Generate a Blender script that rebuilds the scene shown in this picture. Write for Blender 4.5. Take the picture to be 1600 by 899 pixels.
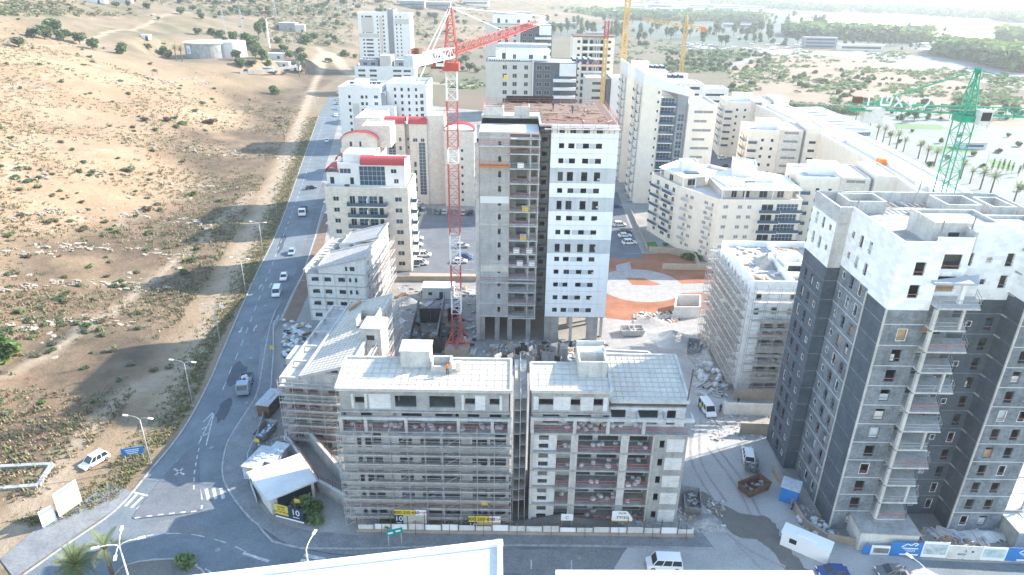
import bpy, math, random
from mathutils import Vector, Matrix
random.seed(7)
R=math.radians
for o in list(bpy.data.objects): bpy.data.objects.remove(o)
scene=bpy.context.scene; col=scene.collection
# ---------------------------------------------------------------- camera
CH=75.0; FP=1067.0; PT=R(24.2); RL=R(.85)
cam_d=bpy.data.cameras.new('camera'); cam=bpy.data.objects.new('camera',cam_d); col.objects.link(cam)
cam_d.sensor_width=36; cam_d.lens=36*FP/1600; cam_d.clip_start=.5; cam_d.clip_end=60000
cam.location=(0,0,CH)
cam.rotation_euler=(Matrix.Rotation(R(90)-PT,3,'X')@Matrix.Rotation(RL,3,'Z')).to_euler()
scene.camera=cam
# ---------------------------------------------------------------- sky, sun, exposure
SUN_AZ=R(67); SUN_EL=R(29.5)
w=bpy.data.worlds.new('World'); scene.world=w; w.use_nodes=True
nt=w.node_tree; bg=nt.nodes['Background']; sk=nt.nodes.new('ShaderNodeTexSky')
sk.sky_type='NISHITA'; sk.sun_disc=False; sk.sun_elevation=SUN_EL; sk.sun_rotation=SUN_AZ
sk.air_density=1.5; sk.dust_density=.25; sk.ozone_density=2.4
nt.links.new(sk.outputs[0],bg.inputs[0]); bg.inputs[1].default_value=.143
sl=bpy.data.lights.new('sun','SUN'); sl.energy=3.8; sl.angle=R(.5); sl.color=(1,.92,.82)
so=bpy.data.objects.new('sun',sl); col.objects.link(so)
SD=Vector((math.sin(SUN_AZ)*math.cos(SUN_EL),math.cos(SUN_AZ)*math.cos(SUN_EL),math.sin(SUN_EL)))
so.rotation_euler=(-SD).to_track_quat('-Z','Y').to_euler(); so.location=(200,200,300)
vs=scene.view_settings; vs.view_transform='Standard'; vs.look='None'; vs.gamma=1; vs.exposure=1.78
# ---------------------------------------------------------------- pixel -> place
def ray(u,v):
    x=u-800;y=450-v;c,s=math.cos(RL),math.sin(RL)
    x2=x*c-y*s;y2=x*s+y*c
    return Vector((x2,FP*math.cos(PT)+y2*math.sin(PT),-FP*math.sin(PT)+y2*math.cos(PT)))
def G(u,v,z=0.):
    r=ray(u,v);t=(CH-z)/-r.z
    return (r.x*t,r.y*t)
def atY(u,v,Y):
    r=ray(u,v);t=Y/r.y
    return Vector((r.x*t,Y,CH+r.z*t))
# ---------------------------------------------------------------- terrain height
RD=[(-110,40),(-86,62),(-60.8,83.8),(-59.5,106.3),(-64.7,133.2),(-69.2,168.6),(-77.2,216.2),(-91.4,287.5),(-116.8,415.8),(-130,490),(-132,600),(-30,900),(330,1800),(1500,6000),(9000,40000)]
def roadx(y):
    if y<=RD[0][1]: return RD[0][0]
    for (x0,y0),(x1,y1) in zip(RD,RD[1:]):
        if y<=y1: return x0+(x1-x0)*(y-y0)/(y1-y0)
    return RD[-1][0]
def sm(a,b,t):
    t=max(0.,min(1.,(t-a)/(b-a)));return t*t*(3-2*t)
def hill(x,y):
    s=roadx(y)-x
    if s<10: return 0.
    k=s-14
    h=0
    if k>0: h=.055*min(k,20)+.245*max(0,k-20)*sm(0,60,k)
    h=h if h<105 else 105+40*(1-math.exp(-(h-105)/40))
    n=math.sin(x*.031+1.3*math.sin(y*.017))*math.sin(y*.027+.9*math.sin(x*.013))
    n2=math.sin(x*.11+y*.05)*math.sin(y*.13-x*.07)
    h+=(n*2.6+n2*.5)*sm(15,70,s)
    h+=sm(10,14,s)*.5*(1-sm(18,26,s))
    if y>520: h*=1-.45*sm(520,900,y)*(1-sm(300,700,s))
    # terrace of the water tank and pump house
    for (tx,ty,tr,tz) in TER:
        d=math.hypot(x-tx,(y-ty)); f=1-sm(tr,tr*1.45,d); h=h*(1-f)+tz*f
    return max(h,0)
TER=[];HAZE=1.8e-4
def onhill(u,v):
    r=ray(u,v);a=0.;t=20/r.length
    last=0
    while t*r.y<9000:
        p=r*t; z=CH+p.z
        if z<=hill(p.x,p.y):
            lo,hi=last,t
            for _ in range(18):
                m=(lo+hi)/2;p=r*m
                if CH+p.z<=hill(p.x,p.y):hi=m
                else: lo=m
            p=r*hi;return Vector((p.x,p.y,hill(p.x,p.y)))
        last=t;t*=1.02
    return None
_t=[onhill(325,92),onhill(430,95),onhill(460,50)]
TER=[(_t[0].x,_t[0].y+10,38,_t[0].z),(_t[1].x,_t[1].y,26,_t[1].z),(_t[2].x,_t[2].y,24,_t[2].z)]
# ---------------------------------------------------------------- materials
MT={}
def lk(nt,a,b): nt.links.new(a,b)
def mat(name,c,c2=None,rough=.85,scale=.4,detail=4,bump=0,streak=0,metal=0,brick=None,spec=.3,alpha=None,fine=0,grid=None):
    if name in MT: return MT[name]
    m=bpy.data.materials.new(name);m.use_nodes=True;nt=m.node_tree;p=nt.nodes['Principled BSDF']
    p.inputs['Roughness'].default_value=rough;p.inputs['Metallic'].default_value=metal
    p.inputs['Specular IOR Level'].default_value=spec
    c=tuple(c)+(1,)
    if c2 is None and not streak and not brick: p.inputs['Base Color'].default_value=c
    else:
        geo=nt.nodes.new('ShaderNodeNewGeometry');pos=geo.outputs['Position']
        nz=nt.nodes.new('ShaderNodeTexNoise');nz.inputs['Scale'].default_value=scale;nz.inputs['Detail'].default_value=detail;nz.inputs['Roughness'].default_value=.65
        lk(nt,pos,nz.inputs['Vector'])
        rp=nt.nodes.new('ShaderNodeMapRange');rp.inputs[1].default_value=.36;rp.inputs[2].default_value=.64
        lk(nt,nz.outputs[0],rp.inputs[0])
        mx=nt.nodes.new('ShaderNodeMix');mx.data_type='RGBA'
        mx.inputs[6].default_value=c;mx.inputs[7].default_value=tuple(c2 or c[:3])+(1,)
        lk(nt,rp.outputs[0],mx.inputs[0]);out=mx.outputs[2]
        def over(out,colr,fac):
            a=nt.nodes.new('ShaderNodeMix');a.data_type='RGBA';a.blend_type='MULTIPLY'
            a.inputs[7].default_value=colr
            lk(nt,out,a.inputs[6]);lk(nt,fac,a.inputs[0]);return a.outputs[2]
        if streak:
            mp=nt.nodes.new('ShaderNodeMapping');mp.inputs['Scale'].default_value=(1.3,1.3,.12);lk(nt,pos,mp.inputs[0])
            n2=nt.nodes.new('ShaderNodeTexNoise');n2.inputs['Scale'].default_value=1;n2.inputs['Detail'].default_value=5;lk(nt,mp.outputs[0],n2.inputs['Vector'])
            r2=nt.nodes.new('ShaderNodeMapRange');r2.inputs[1].default_value=.48;r2.inputs[2].default_value=.75;r2.inputs[4].default_value=streak;lk(nt,n2.outputs[0],r2.inputs[0])
            out=over(out,(.35,.33,.3,1),r2.outputs[0])
        if fine:
            n3=nt.nodes.new('ShaderNodeTexNoise');n3.inputs['Scale'].default_value=3.1;n3.inputs['Detail'].default_value=6;lk(nt,pos,n3.inputs['Vector'])
            r3=nt.nodes.new('ShaderNodeMapRange');r3.inputs[1].default_value=.45;r3.inputs[2].default_value=.7;r3.inputs[4].default_value=fine;lk(nt,n3.outputs[0],r3.inputs[0])
            out=over(out,(.3,.29,.27,1),r3.outputs[0])
        if brick:  # block coursework: (width,height,mortar colour)
            sx=nt.nodes.new('ShaderNodeSeparateXYZ');lk(nt,pos,sx.inputs[0])
            ad=nt.nodes.new('ShaderNodeMath');lk(nt,sx.outputs[0],ad.inputs[0]);lk(nt,sx.outputs[1],ad.inputs[1])
            cb=nt.nodes.new('ShaderNodeCombineXYZ');lk(nt,ad.outputs[0],cb.inputs[0]);lk(nt,sx.outputs[2],cb.inputs[1])
            bk=nt.nodes.new('ShaderNodeTexBrick');bk.inputs['Scale'].default_value=1
            bk.inputs['Brick Width'].default_value=brick[0];bk.inputs['Row Height'].default_value=brick[1];bk.inputs['Mortar Size'].default_value=brick[3] if len(brick)>3 else .02
            bk.inputs['Color1'].default_value=(1,1,1,1);bk.inputs['Color2'].default_value=(.82,.82,.82,1);bk.inputs['Mortar'].default_value=(brick[2],)*3+(1,)
            lk(nt,cb.outputs[0],bk.inputs['Vector'])
            a=nt.nodes.new('ShaderNodeMix');a.data_type='RGBA';a.blend_type='MULTIPLY';a.inputs[0].default_value=1
            lk(nt,out,a.inputs[6]);lk(nt,bk.outputs[0],a.inputs[7]);out=a.outputs[2]
        lk(nt,out,p.inputs['Base Color'])
        if bump:
            b=nt.nodes.new('ShaderNodeBump');b.inputs['Strength'].default_value=bump;b.inputs['Distance'].default_value=.143
            nb=nt.nodes.new('ShaderNodeTexNoise');nb.inputs['Scale'].default_value=scale*5;nb.inputs['Detail'].default_value=5;lk(nt,pos,nb.inputs['Vector'])
            lk(nt,nb.outputs[0],b.inputs['Height']);lk(nt,b.outputs[0],p.inputs['Normal'])
    MT[name]=m;return m
mat('concrete',(.44,.43,.41),(.31,.31,.3),streak=.35,fine=.25)
mat('concrete_pale',(.6,.58,.55),(.47,.46,.44),streak=.35,fine=.25)
mat('concrete_dark',(.27,.27,.27),(.19,.19,.2),streak=.3)
mat('block_pale',(.76,.75,.73),(.66,.66,.65),streak=.2,brick=(.5,.22,.82))
mat('block_grey',(.52,.51,.5),(.43,.425,.42),streak=.25,brick=(.4,.2,.75))
mat('plaster_white',(.86,.87,.87),(.76,.77,.78),streak=.12,fine=.08)
mat('white_blocks',(.92,.925,.93),(.87,.88,.89),streak=.06,brick=(1.2,.6,.93))
mat('panel_white',(.91,.91,.91),(.86,.865,.87),streak=.16,fine=.06)
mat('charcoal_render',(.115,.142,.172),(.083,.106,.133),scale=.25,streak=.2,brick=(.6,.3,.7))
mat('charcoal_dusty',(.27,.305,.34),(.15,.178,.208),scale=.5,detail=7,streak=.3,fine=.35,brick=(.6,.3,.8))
mat('grey_wet',(.58,.6,.62),(.5,.52,.54),streak=.2)
mat('stone_cream',(.8,.72,.62),(.7,.62,.53),streak=.08,scale=.8,brick=(.7,.35,.88,.03))
mat('stone_beige',(.74,.66,.58),(.66,.58,.5),streak=.08,scale=.8,brick=(.7,.35,.85,.03))
mat('cream',(.84,.75,.63),(.77,.68,.56),streak=.1)
mat('white_wall',(.82,.79,.75),(.75,.725,.69),streak=.08)
mat('grey_wall',(.3,.31,.33),(.25,.26,.28),streak=.08)
mat('slate',(.13,.14,.15),(.1,.105,.115),scale=1)
mat('beige_wall',(.6,.56,.5),(.53,.5,.45),streak=.08)
mat('roof_white',(.72,.71,.69),(.6,.595,.58),scale=.25,fine=.12)
mat('roof_dusty',(.52,.5,.47),(.38,.36,.34),scale=.5,fine=.4)
mat('roof_grey',(.5,.52,.55),(.4,.42,.45),scale=.3,fine=.2)
mat('roof_red',(.5,.07,.075),(.42,.07,.07),rough=.5)
mat('insul',(.68,.62,.54),(.56,.51,.44),scale=.5,fine=.15)
mat('batten',(.58,.53,.46),(.45,.41,.36),scale=1.5)
mat('asphalt',(.185,.21,.228),(.125,.147,.165),scale=.18,detail=7,fine=.3,rough=.8)
mat('asphalt_old',(.16,.17,.185),(.12,.13,.145),scale=.2,detail=7,fine=.3)
mat('paving',(.24,.245,.25),(.18,.185,.19),scale=.4,detail=6,fine=.35)
mat('paving_warm',(.42,.35,.28),(.34,.28,.22),scale=.4,fine=.2)
mat('kerb',(.4,.4,.39),(.27,.27,.27),scale=1,fine=.3)
mat('paint',(.62,.62,.6),(.34,.34,.34),scale=1.6,fine=.5)
mat('site_dirt',(.36,.34,.31),(.25,.24,.225),scale=.12,detail=9,bump=.4,fine=.35)
mat('site_dust',(.44,.43,.41),(.34,.335,.325),scale=.1,detail=9,bump=.3,fine=.25)
mat('wet_dirt',(.2,.185,.165),(.155,.145,.13),scale=.4,detail=8,fine=.3)
mat('red_soil',(.33,.145,.08),(.23,.09,.05),scale=.2,detail=8,bump=.5,fine=.2)
mat('gravel',(.36,.34,.32),(.28,.27,.26),scale=.6,detail=9,fine=.4)
mat('glass',(.03,.04,.05),rough=.08,spec=.6)
mat('glass_blue',(.05,.09,.13),rough=.1,spec=.6)
mat('shutter',(.27,.26,.25),rough=.6)
mat('frame_white',(.72,.72,.72),rough=.5)
mat('frame_dark',(.05,.055,.06),rough=.5)
mat('steel',(.33,.33,.34),(.22,.21,.2),rough=.55,metal=.3,scale=2)
mat('galv',(.5,.5,.5),(.38,.37,.36),rough=.5,metal=.2,scale=2)
mat('rust',(.19,.11,.075),(.12,.075,.055),scale=2)
mat('deck',(.52,.49,.45),(.36,.34,.31),scale=.7,fine=.3)
mat('timber',(.47,.32,.18),(.36,.24,.13),scale=1.5)
mat('form_dark',(.06,.058,.055),(.035,.035,.035),scale=1)
mat('crane_red',(.52,.1,.085),(.42,.08,.07),rough=.5)
mat('crane_white',(.8,.8,.78),(.7,.7,.68),rough=.5)
mat('crane_green',(.03,.38,.23),(.03,.3,.19),rough=.5)
mat('crane_yellow',(.7,.46,.16),(.6,.38,.12),rough=.5)
mat('rail_red',(.5,.17,.14),rough=.6)
mat('yellow',(.75,.6,.1),(.66,.5,.08),scale=1)
mat('blue',(.03,.2,.52),rough=.5)
mat('navy',(.022,.045,.09),rough=.5)
mat('white',(.84,.84,.84),rough=.45)
mat('offwhite',(.7,.69,.66),(.6,.59,.56),scale=.8,fine=.2)
mat('black',(.015,.015,.017),rough=.6)
mat('tyre',(.025,.025,.025),rough=.9)
mat('lamp_glow',(.9,.88,.8),rough=.3)
mat('sign_green',(.0,.32,.26),rough=.4)
mat('magenta',(.5,.03,.12),rough=.5)
mat('orange',(.75,.2,.03),rough=.6)
mat('tarp',(.55,.6,.64),(.42,.47,.52),scale=1,rough=.6)
mat('bag',(.66,.66,.66),(.5,.51,.53),scale=1.5,rough=.8)
mat('rubble',(.44,.42,.4),(.28,.27,.26),scale=1.2,fine=.4)
mat('bark',(.16,.12,.09),(.11,.085,.065),scale=3)
mat('turf',(.07,.22,.05),(.06,.17,.04),scale=2)
mat('stone',(.42,.36,.285),(.33,.28,.22),scale=1,fine=.3)
mat('solar',(.02,.03,.06),rough=.15,spec=.6)
mat('water',(.35,.4,.42),rough=.06,spec=.9)
def leafy(n,c,c2):
    m=mat(n,c,c2,scale=.5,rough=.75);nt=m.node_tree;p=nt.nodes['Principled BSDF'];out=[x for x in nt.nodes if x.type=='OUTPUT_MATERIAL'][0]
    tr=nt.nodes.new('ShaderNodeBsdfTranslucent');mx=nt.nodes.new('ShaderNodeMixShader');mx.inputs[0].default_value=.38
    src=p.inputs['Base Color'].links[0].from_socket;lk(nt,src,tr.inputs[0]);lk(nt,p.outputs[0],mx.inputs[1]);lk(nt,tr.outputs[0],mx.inputs[2]);lk(nt,mx.outputs[0],out.inputs[0])
leafy('leaf',(.2,.29,.09),(.14,.21,.065));leafy('leaf_olive',(.26,.3,.17),(.19,.23,.12));leafy('leaf_dark',(.13,.19,.08),(.09,.14,.06));leafy('leaf_dry',(.29,.21,.135),(.2,.15,.1));leafy('frond',(.19,.25,.1),(.26,.27,.14))
mat('skin',(.4,.24,.16),rough=.6);mat('cloth',(.05,.055,.07),rough=.9);mat('vest',(.55,.55,.08),rough=.8)
# ---------------------------------------------------------------- object helpers
def link(o,parent=None):
    col.objects.link(o)
    if parent is not None: o.parent=parent
    return o
def tag(o,label,cat,group=None,kind=None):
    o['label']=label
    if cat: o['category']=cat
    if group: o['group']=group
    if kind: o['kind']=kind
    return o
def thing(name,label,cat,loc=(0,0,0),rz=0,group=None):
    o=bpy.data.objects.new(name,None);o.empty_display_size=.5;link(o);o.location=loc;o.rotation_euler=(0,0,rz)
    return tag(o,label,cat,group)
def mesh(name,vs,fs,mats,mi=None,smooth=False):
    me=bpy.data.meshes.new(name);me.from_pydata([tuple(v) for v in vs],[],fs)
    for m in (mats if isinstance(mats,(list,tuple)) else [mats]): me.materials.append(MT[m])
    if mi: me.polygons.foreach_set('material_index',mi)
    if smooth: me.polygons.foreach_set('use_smooth',[True]*len(me.polygons))
    me.update();return me
def mo(name,vs,fs,mats,parent=None,loc=(0,0,0),mi=None,smooth=False):
    o=bpy.data.objects.new(name,mesh(name,vs,fs,mats,mi,smooth));o.location=loc;return link(o,parent)
UC={}
CV=[(-.5,-.5,-.5),(.5,-.5,-.5),(.5,.5,-.5),(-.5,.5,-.5),(-.5,-.5,.5),(.5,-.5,.5),(.5,.5,.5),(-.5,.5,.5)]
CF=[(0,3,2,1),(4,5,6,7),(0,1,5,4),(1,2,6,5),(2,3,7,6),(3,0,4,7)]
def box(name,m,parent,c,s,rz=0,rx=0,ry=0):
    if m not in UC: UC[m]=mesh('unit_'+m,CV,CF,m)
    o=bpy.data.objects.new(name,UC[m]);o.location=c;o.scale=s
    if rz or rx or ry:o.rotation_euler=(rx,ry,rz)
    return link(o,parent)
def box2(name,m,parent,a,b):
    return box(name,m,parent,[(p+q)/2 for p,q in zip(a,b)],[abs(q-p) for p,q in zip(a,b)])
def bar(name,m,parent,p,q,wd=.1,hd=None):
    p=Vector(p);q=Vector(q);d=q-p
    o=box(name,m,parent,(p+q)/2,(wd,hd or wd,d.length))
    o.rotation_euler=d.to_track_quat('Z','X').to_euler() if abs(d.normalized().z)<.999 else (0,0,0)
    return o
class MB:
    "collects boxes, bars and polygons for ONE mesh"
    def __init__(s): s.v=[];s.f=[];s.m=[]
    def add(s,vs,fs,mi=0):
        k=len(s.v);s.v+=[tuple(v) for v in vs];s.f+=[tuple(i+k for i in f) for f in fs];s.m+=[mi]*len(fs)
    def box(s,c,sz,rz=0,mi=0,tilt=None):
        M=Matrix.Rotation(rz,3,'Z')
        if tilt: M=M@Matrix.Rotation(tilt[0],3,'X')@Matrix.Rotation(tilt[1],3,'Y')
        s.add([Vector(c)+M@Vector((v[0]*sz[0],v[1]*sz[1],v[2]*sz[2])) for v in CV],CF,mi)
    def b2(s,a,b,mi=0): s.box([(p+q)/2 for p,q in zip(a,b)],[abs(q-p) for p,q in zip(a,b)],0,mi)
    def bar(s,p,q,wd=.1,mi=0,hd=None):
        p=Vector(p);q=Vector(q);d=q-p;M=d.to_track_quat('Z','X').to_matrix();hd=hd or wd
        s.add([(p+q)/2+M@Vector((v[0]*wd,v[1]*hd,v[2]*d.length)) for v in CV],CF,mi)
    def prism(s,poly,z0,z1,mi=0):
        n=len(poly);s.add([(x,y,z0) for x,y in poly]+[(x,y,z1) for x,y in poly],[tuple(range(n))[::-1],tuple(range(n,2*n))]+[(i,(i+1)%n,n+(i+1)%n,n+i) for i in range(n)],mi)
    def tube(s,pts,r,n=6,mi=0,cap=True):
        rings=[]
        for i,p in enumerate(pts):
            p=Vector(p);a=Vector(pts[max(i-1,0)]);b=Vector(pts[min(i+1,len(pts)-1)]);d=(b-a).normalized()
            M=d.to_track_quat('Z','X').to_matrix();rr=r[i] if isinstance(r,(list,tuple)) else r
            rings.append([p+M@Vector((rr*math.cos(k*2*math.pi/n),rr*math.sin(k*2*math.pi/n),0)) for k in range(n)])
        fs=[];vs=[v for g in rings for v in g]
        for i in range(len(pts)-1):
            for k in range(n): fs.append((i*n+k,i*n+(k+1)%n,(i+1)*n+(k+1)%n,(i+1)*n+k))
        if cap: fs+=[tuple(range(n))[::-1],tuple(range((len(pts)-1)*n,len(pts)*n))]
        s.add(vs,fs,mi)
    def obj(s,name,mats,parent=None,loc=(0,0,0),rz=0,smooth=False):
        o=mo(name,s.v,s.f,mats,parent,loc,s.m,smooth)
        if rz:o.rotation_euler=(0,0,rz)
        return o
def copy_tree(o,parent=None):
    c=o.copy();link(c)
    if parent is not None:c.parent=parent
    for ch in o.children: copy_tree(ch,c)
    return c
def sheet(name,pts,z,m,kind='structure',label=None):
    o=mo(name,[(x,y,z) for x,y in pts],[tuple(range(len(pts)))],m)
    if sum(a[0]*b[1]-b[0]*a[1] for a,b in zip(pts,pts[1:]+pts[:1]))<0: o.data.flip_normals()
    o['kind']=kind
    if label:o['label']=label
    return o
def organic(name,pts,z,m,jit=.5,n=5,seed=1):
    rr=random.Random(seed);P=[Vector(p) for p in pts];N=len(P);out=[]
    for i in range(N):
        a,b,c,d=P[i-1],P[i],P[(i+1)%N],P[(i+2)%N]
        for k in range(n):
            t=k/n;q=.5*((2*b)+(c-a)*t+(2*a-5*b+4*c-d)*t*t+(3*b-a-3*c+d)*t**3);out.append((q.x+rr.uniform(-jit,jit),q.y+rr.uniform(-jit,jit)))
    return sheet(name,out,z,m)
def px(*ps): return [G(u,v) for u,v in ps]
def smooth_line(pts,n=8):
    out=[]
    P=[Vector(pts[0])]+[Vector(p) for p in pts]+[Vector(pts[-1])]
    for i in range(1,len(P)-2):
        for k in range(n):
            t=k/n;a,b,c,d=P[i-1],P[i],P[i+1],P[i+2]
            out.append(.5*((2*b)+(c-a)*t+(2*a-5*b+4*c-d)*t*t+(3*b-a-3*c+d)*t**3))
    return out+[P[-2]]
def strip(name,pts,wd,z,m,parent=None,off=0):
    "flat ribbon along 2-D points"
    vs=[];n=len(pts)
    for i in range(n):
        a=Vector(pts[max(i-1,0)][:2]);b=Vector(pts[min(i+1,n-1)][:2]);d=(b-a).normalized();nn=Vector((-d.y,d.x));p=Vector(pts[i][:2])+nn*off
        vs+=[(p.x+nn.x*wd/2,p.y+nn.y*wd/2,z),(p.x-nn.x*wd/2,p.y-nn.y*wd/2,z)]
    return mo(name,vs,[(2*i+1,2*i+3,2*i+2,2*i) for i in range(n-1)],m,parent)
def ribbon_solid(name,pts,wd,z0,z1,m,parent=None):
    vs=[];n=len(pts);fs=[]
    for i in range(n):
        a=Vector(pts[max(i-1,0)][:2]);b=Vector(pts[min(i+1,n-1)][:2]);d=(b-a).normalized();nn=Vector((-d.y,d.x));p=Vector(pts[i][:2])
        l=p+nn*wd/2;r=p-nn*wd/2
        vs+=[(l.x,l.y,z0),(r.x,r.y,z0),(r.x,r.y,z1),(l.x,l.y,z1)]
    for i in range(n-1):
        for k in range(4): fs.append((4*i+k,4*i+(k+1)%4,4*i+4+(k+1)%4,4*i+4+k))
    fs+=[(3,2,1,0),(4*n-4,4*n-3,4*n-2,4*n-1)]
    return mo(name,vs,fs,m,parent)
# ================================================================ SETTING
def axis(a,b,step,far,n):
    l=[a+i*step for i in range(int((b-a)/step)+1)]
    k=(far/step)**(1/n) if n else 1
    return l
ys=[-60+i*6 for i in range(15)]+[30+i*2.6 for i in range(240)]
st=2.6
while ys[-1]<45000: st*=1.09;ys.append(ys[-1]+st)
xr=[-330+i*2.6 for i in range(130)]
xl=[];st=2.6;v=-330.
while v>-30000: st*=1.1;v-=st;xl.append(v)
xx=xl[::-1]+xr;st=2.6
while xx[-1]<45000: st*=1.1;xx.append(xx[-1]+st)
tracks=[([onhill(*p) for p in [(0,870),(60,775),(170,640),(250,590)]],2.2),
        ([onhill(*p) for p in [(262,625),(285,580),(320,520),(352,450),(385,380),(410,330),(430,285),(450,245),(470,190),(492,130),(505,95),(497,75)]],2.6),
        ([onhill(*p) for p in [(0,590),(90,545),(190,475),(260,425),(330,360),(400,300)]],1.6),
        ([onhill(*p) for p in [(300,20),(150,60),(20,75)]],1.6),
        ([onhill(*p) for p in [(497,100),(520,85),(560,120),(640,128),(740,135)]],6)]
tracks=[(smooth_line([q for q in l if q],6),w_) for l,w_ in tracks]
vs=[];fs=[];colr=[]
tseg=[]
for l,w_ in tracks:
    for a,b in zip(l,l[1:]): tseg.append((a.x,a.y,b.x,b.y,w_,min(a.x,b.x)-12,max(a.x,b.x)+12,min(a.y,b.y)-12,max(a.y,b.y)+12))
nx=len(xx)
for j,y in enumerate(ys):
    segs=[s for s in tseg if s[7]<=y<=s[8]]
    rx=roadx(y)
    for x in xx:
        h=hill(x,y)
        if x>rx-4 : h=0
        vs.append((x,y,h-.03))
        t=0
        for (ax,ay,bx,by,w_,x0,x1,y0,y1) in segs:
            if x0<=x<=x1:
                dx,dy=bx-ax,by-ay;q=max(0,min(1,((x-ax)*dx+(y-ay)*dy)/(dx*dx+dy*dy+1e-9)))
                d=math.hypot(x-ax-q*dx,y-ay-q*dy);t=max(t,1-sm(w_*.6,w_*1.3,d))
        colr.append((t,1-sm(-30,30,rx-x),sm(380,620,y-.1*x),sm(9,16,rx-x)*(1-sm(38+14*math.sin(y*.045),62+18*math.sin(y*.045),rx-x))))
for j in range(len(ys)-1):
    for i in range(nx-1): fs.append((j*nx+i,j*nx+i+1,(j+1)*nx+i+1,(j+1)*nx+i))
me=bpy.data.meshes.new('ground');me.from_pydata(vs,[],fs)
at=me.color_attributes.new('zone','FLOAT_COLOR','POINT');at.data.foreach_set('color',[c for q in colr for c in q])
me.polygons.foreach_set('use_smooth',[True]*len(fs));me.update()
ground=link(bpy.data.objects.new('ground',me));ground['kind']='structure';ground['label']='dry grassy hillside and brown plain'
m=bpy.data.materials.new('dry_ground');m.use_nodes=True;nt=m.node_tree;P_=nt.nodes['Principled BSDF'];P_.inputs['Roughness'].default_value=.95;P_.inputs['Specular IOR Level'].default_value=.1
geo=nt.nodes.new('ShaderNodeNewGeometry');pos=geo.outputs['Position']
def noise(sc,det=6,ro=.6,stretch=None):
    n=nt.nodes.new('ShaderNodeTexNoise');n.inputs['Scale'].default_value=sc;n.inputs['Detail'].default_value=det;n.inputs['Roughness'].default_value=ro
    if stretch:
        mp=nt.nodes.new('ShaderNodeMapping');mp.inputs['Scale'].default_value=stretch;mp.inputs['Rotation'].default_value=(0,0,.25);lk(nt,pos,mp.inputs[0]);lk(nt,mp.outputs[0],n.inputs['Vector'])
    else: lk(nt,pos,n.inputs['Vector'])
    return n.outputs[0]
def rng(s,a,b,c=0,d=1):
    r=nt.nodes.new('ShaderNodeMapRange');r.inputs[1].default_value=a;r.inputs[2].default_value=b;r.inputs[3].default_value=c;r.inputs[4].default_value=d;lk(nt,s,r.inputs[0]);return r.outputs[0]
def mix(a,b,f):
    x=nt.nodes.new('ShaderNodeMix');x.data_type='RGBA'
    for s,i in ((a,6),(b,7)):
        if isinstance(s,tuple): x.inputs[i].default_value=s+(1,)
        else: lk(nt,s,x.inputs[i])
    lk(nt,f,x.inputs[0]);return x.outputs[2]
def mul(a,b):
    x=nt.nodes.new('ShaderNodeMath');x.operation='MULTIPLY';lk(nt,a,x.inputs[0]);lk(nt,b,x.inputs[1]);return x.outputs[0]
vc=nt.nodes.new('ShaderNodeVertexColor');vc.layer_name='zone';sp=nt.nodes.new('ShaderNodeSeparateColor');lk(nt,vc.outputs[0],sp.inputs[0])
c=mix((.3,.194,.116),(.37,.275,.176),rng(noise(.02,8,.65),.35,.65))
c=mix(c,(.23,.15,.1),rng(noise(.045,7,.7),.5,.7,0,.8))
c=mix(c,(.48,.42,.34),rng(noise(.055,9,.75,(1,.55,1)),.57,.7,0,.8))          # pale rock ledges
c=mix(c,(.18,.155,.09),rng(noise(.12,8,.75),.6,.7,0,.45))           # low scrub
c=mix(c,(.5,.42,.31),rng(noise(.6,8,.85),.53,.68,0,.7))
c=mix(c,(.18,.122,.075),rng(noise(.8,7,.85),.53,.66,0,.55))
c=mix(c,mix((.25,.19,.13),(.135,.125,.078),rng(noise(.035,9,.7),.42,.6)),mul(sp.outputs[2],rng(noise(.008,5,.6),.2,.5,.5,.95)))
c=mix(c,(.38,.33,.265),mul(sp.outputs[2],rng(noise(.06,8,.75,(1,.4,1)),.6,.7,0,.8)))
pl=mix((.2,.16,.12),(.155,.15,.1),rng(noise(.012,8,.6),.4,.6))
pl=mix(pl,(.14,.16,.085),rng(noise(.03,8,.7),.55,.66,0,.7))
c=mix(c,mix((.165,.112,.078),(.095,.082,.055),rng(noise(.25,8,.75),.4,.62)),mul(vc.outputs[1],rng(noise(.05,6,.6),.34,.56,.3,1)))
c=mix(c,pl,sp.outputs[1])
c=mix(c,mix((.39,.31,.225),(.31,.24,.17),rng(noise(.5,6,.7),.4,.65)),sp.outputs[0])
lk(nt,c,P_.inputs['Base Color'])
bp=nt.nodes.new('ShaderNodeBump');bp.inputs['Strength'].default_value=.9;bp.inputs['Distance'].default_value=.5;lk(nt,noise(.7,8,.75),bp.inputs['Height']);lk(nt,bp.outputs[0],P_.inputs['Normal'])
me.materials.append(m)

# ---- flat quarter right of the road: dusty site ground
edgeR=[(407,824),(380,799),(353,759),(348,726),(362,679),(400,620),(412,560),(425,500),(443,463),(462,427),(480,370),(493,320),(512,250),(530,190),(538,160)]
edgeL=[(0,925),(43,897),(100,852),(182,796),(233,739),(287,672),(327,600),(353,540),(400,433),(440,350),(470,265),(500,180),(515,150)]
eR=smooth_line(px(*edgeR),5);eL=smooth_line(px(*edgeL),5)
site=[(-33,76.5),(110,72)]+[(122,95),(118,215),(60,400),(-90,470)]+[(p.x,p.y) for p in eR[::-1]]
sheet('construction_ground',site,.004,'site_dirt')
# main road carriageway
road=[(p.x,p.y) for p in eL]+[(p.x,p.y) for p in eR[::-1]]+px((441,848),(470,858),(516,866),(560,870))+[(0,75.3),(30,75.3),(120,70.5),(120,48),(-110,48),(-118,56)]
sheet('road',road,.012,'asphalt')
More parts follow.
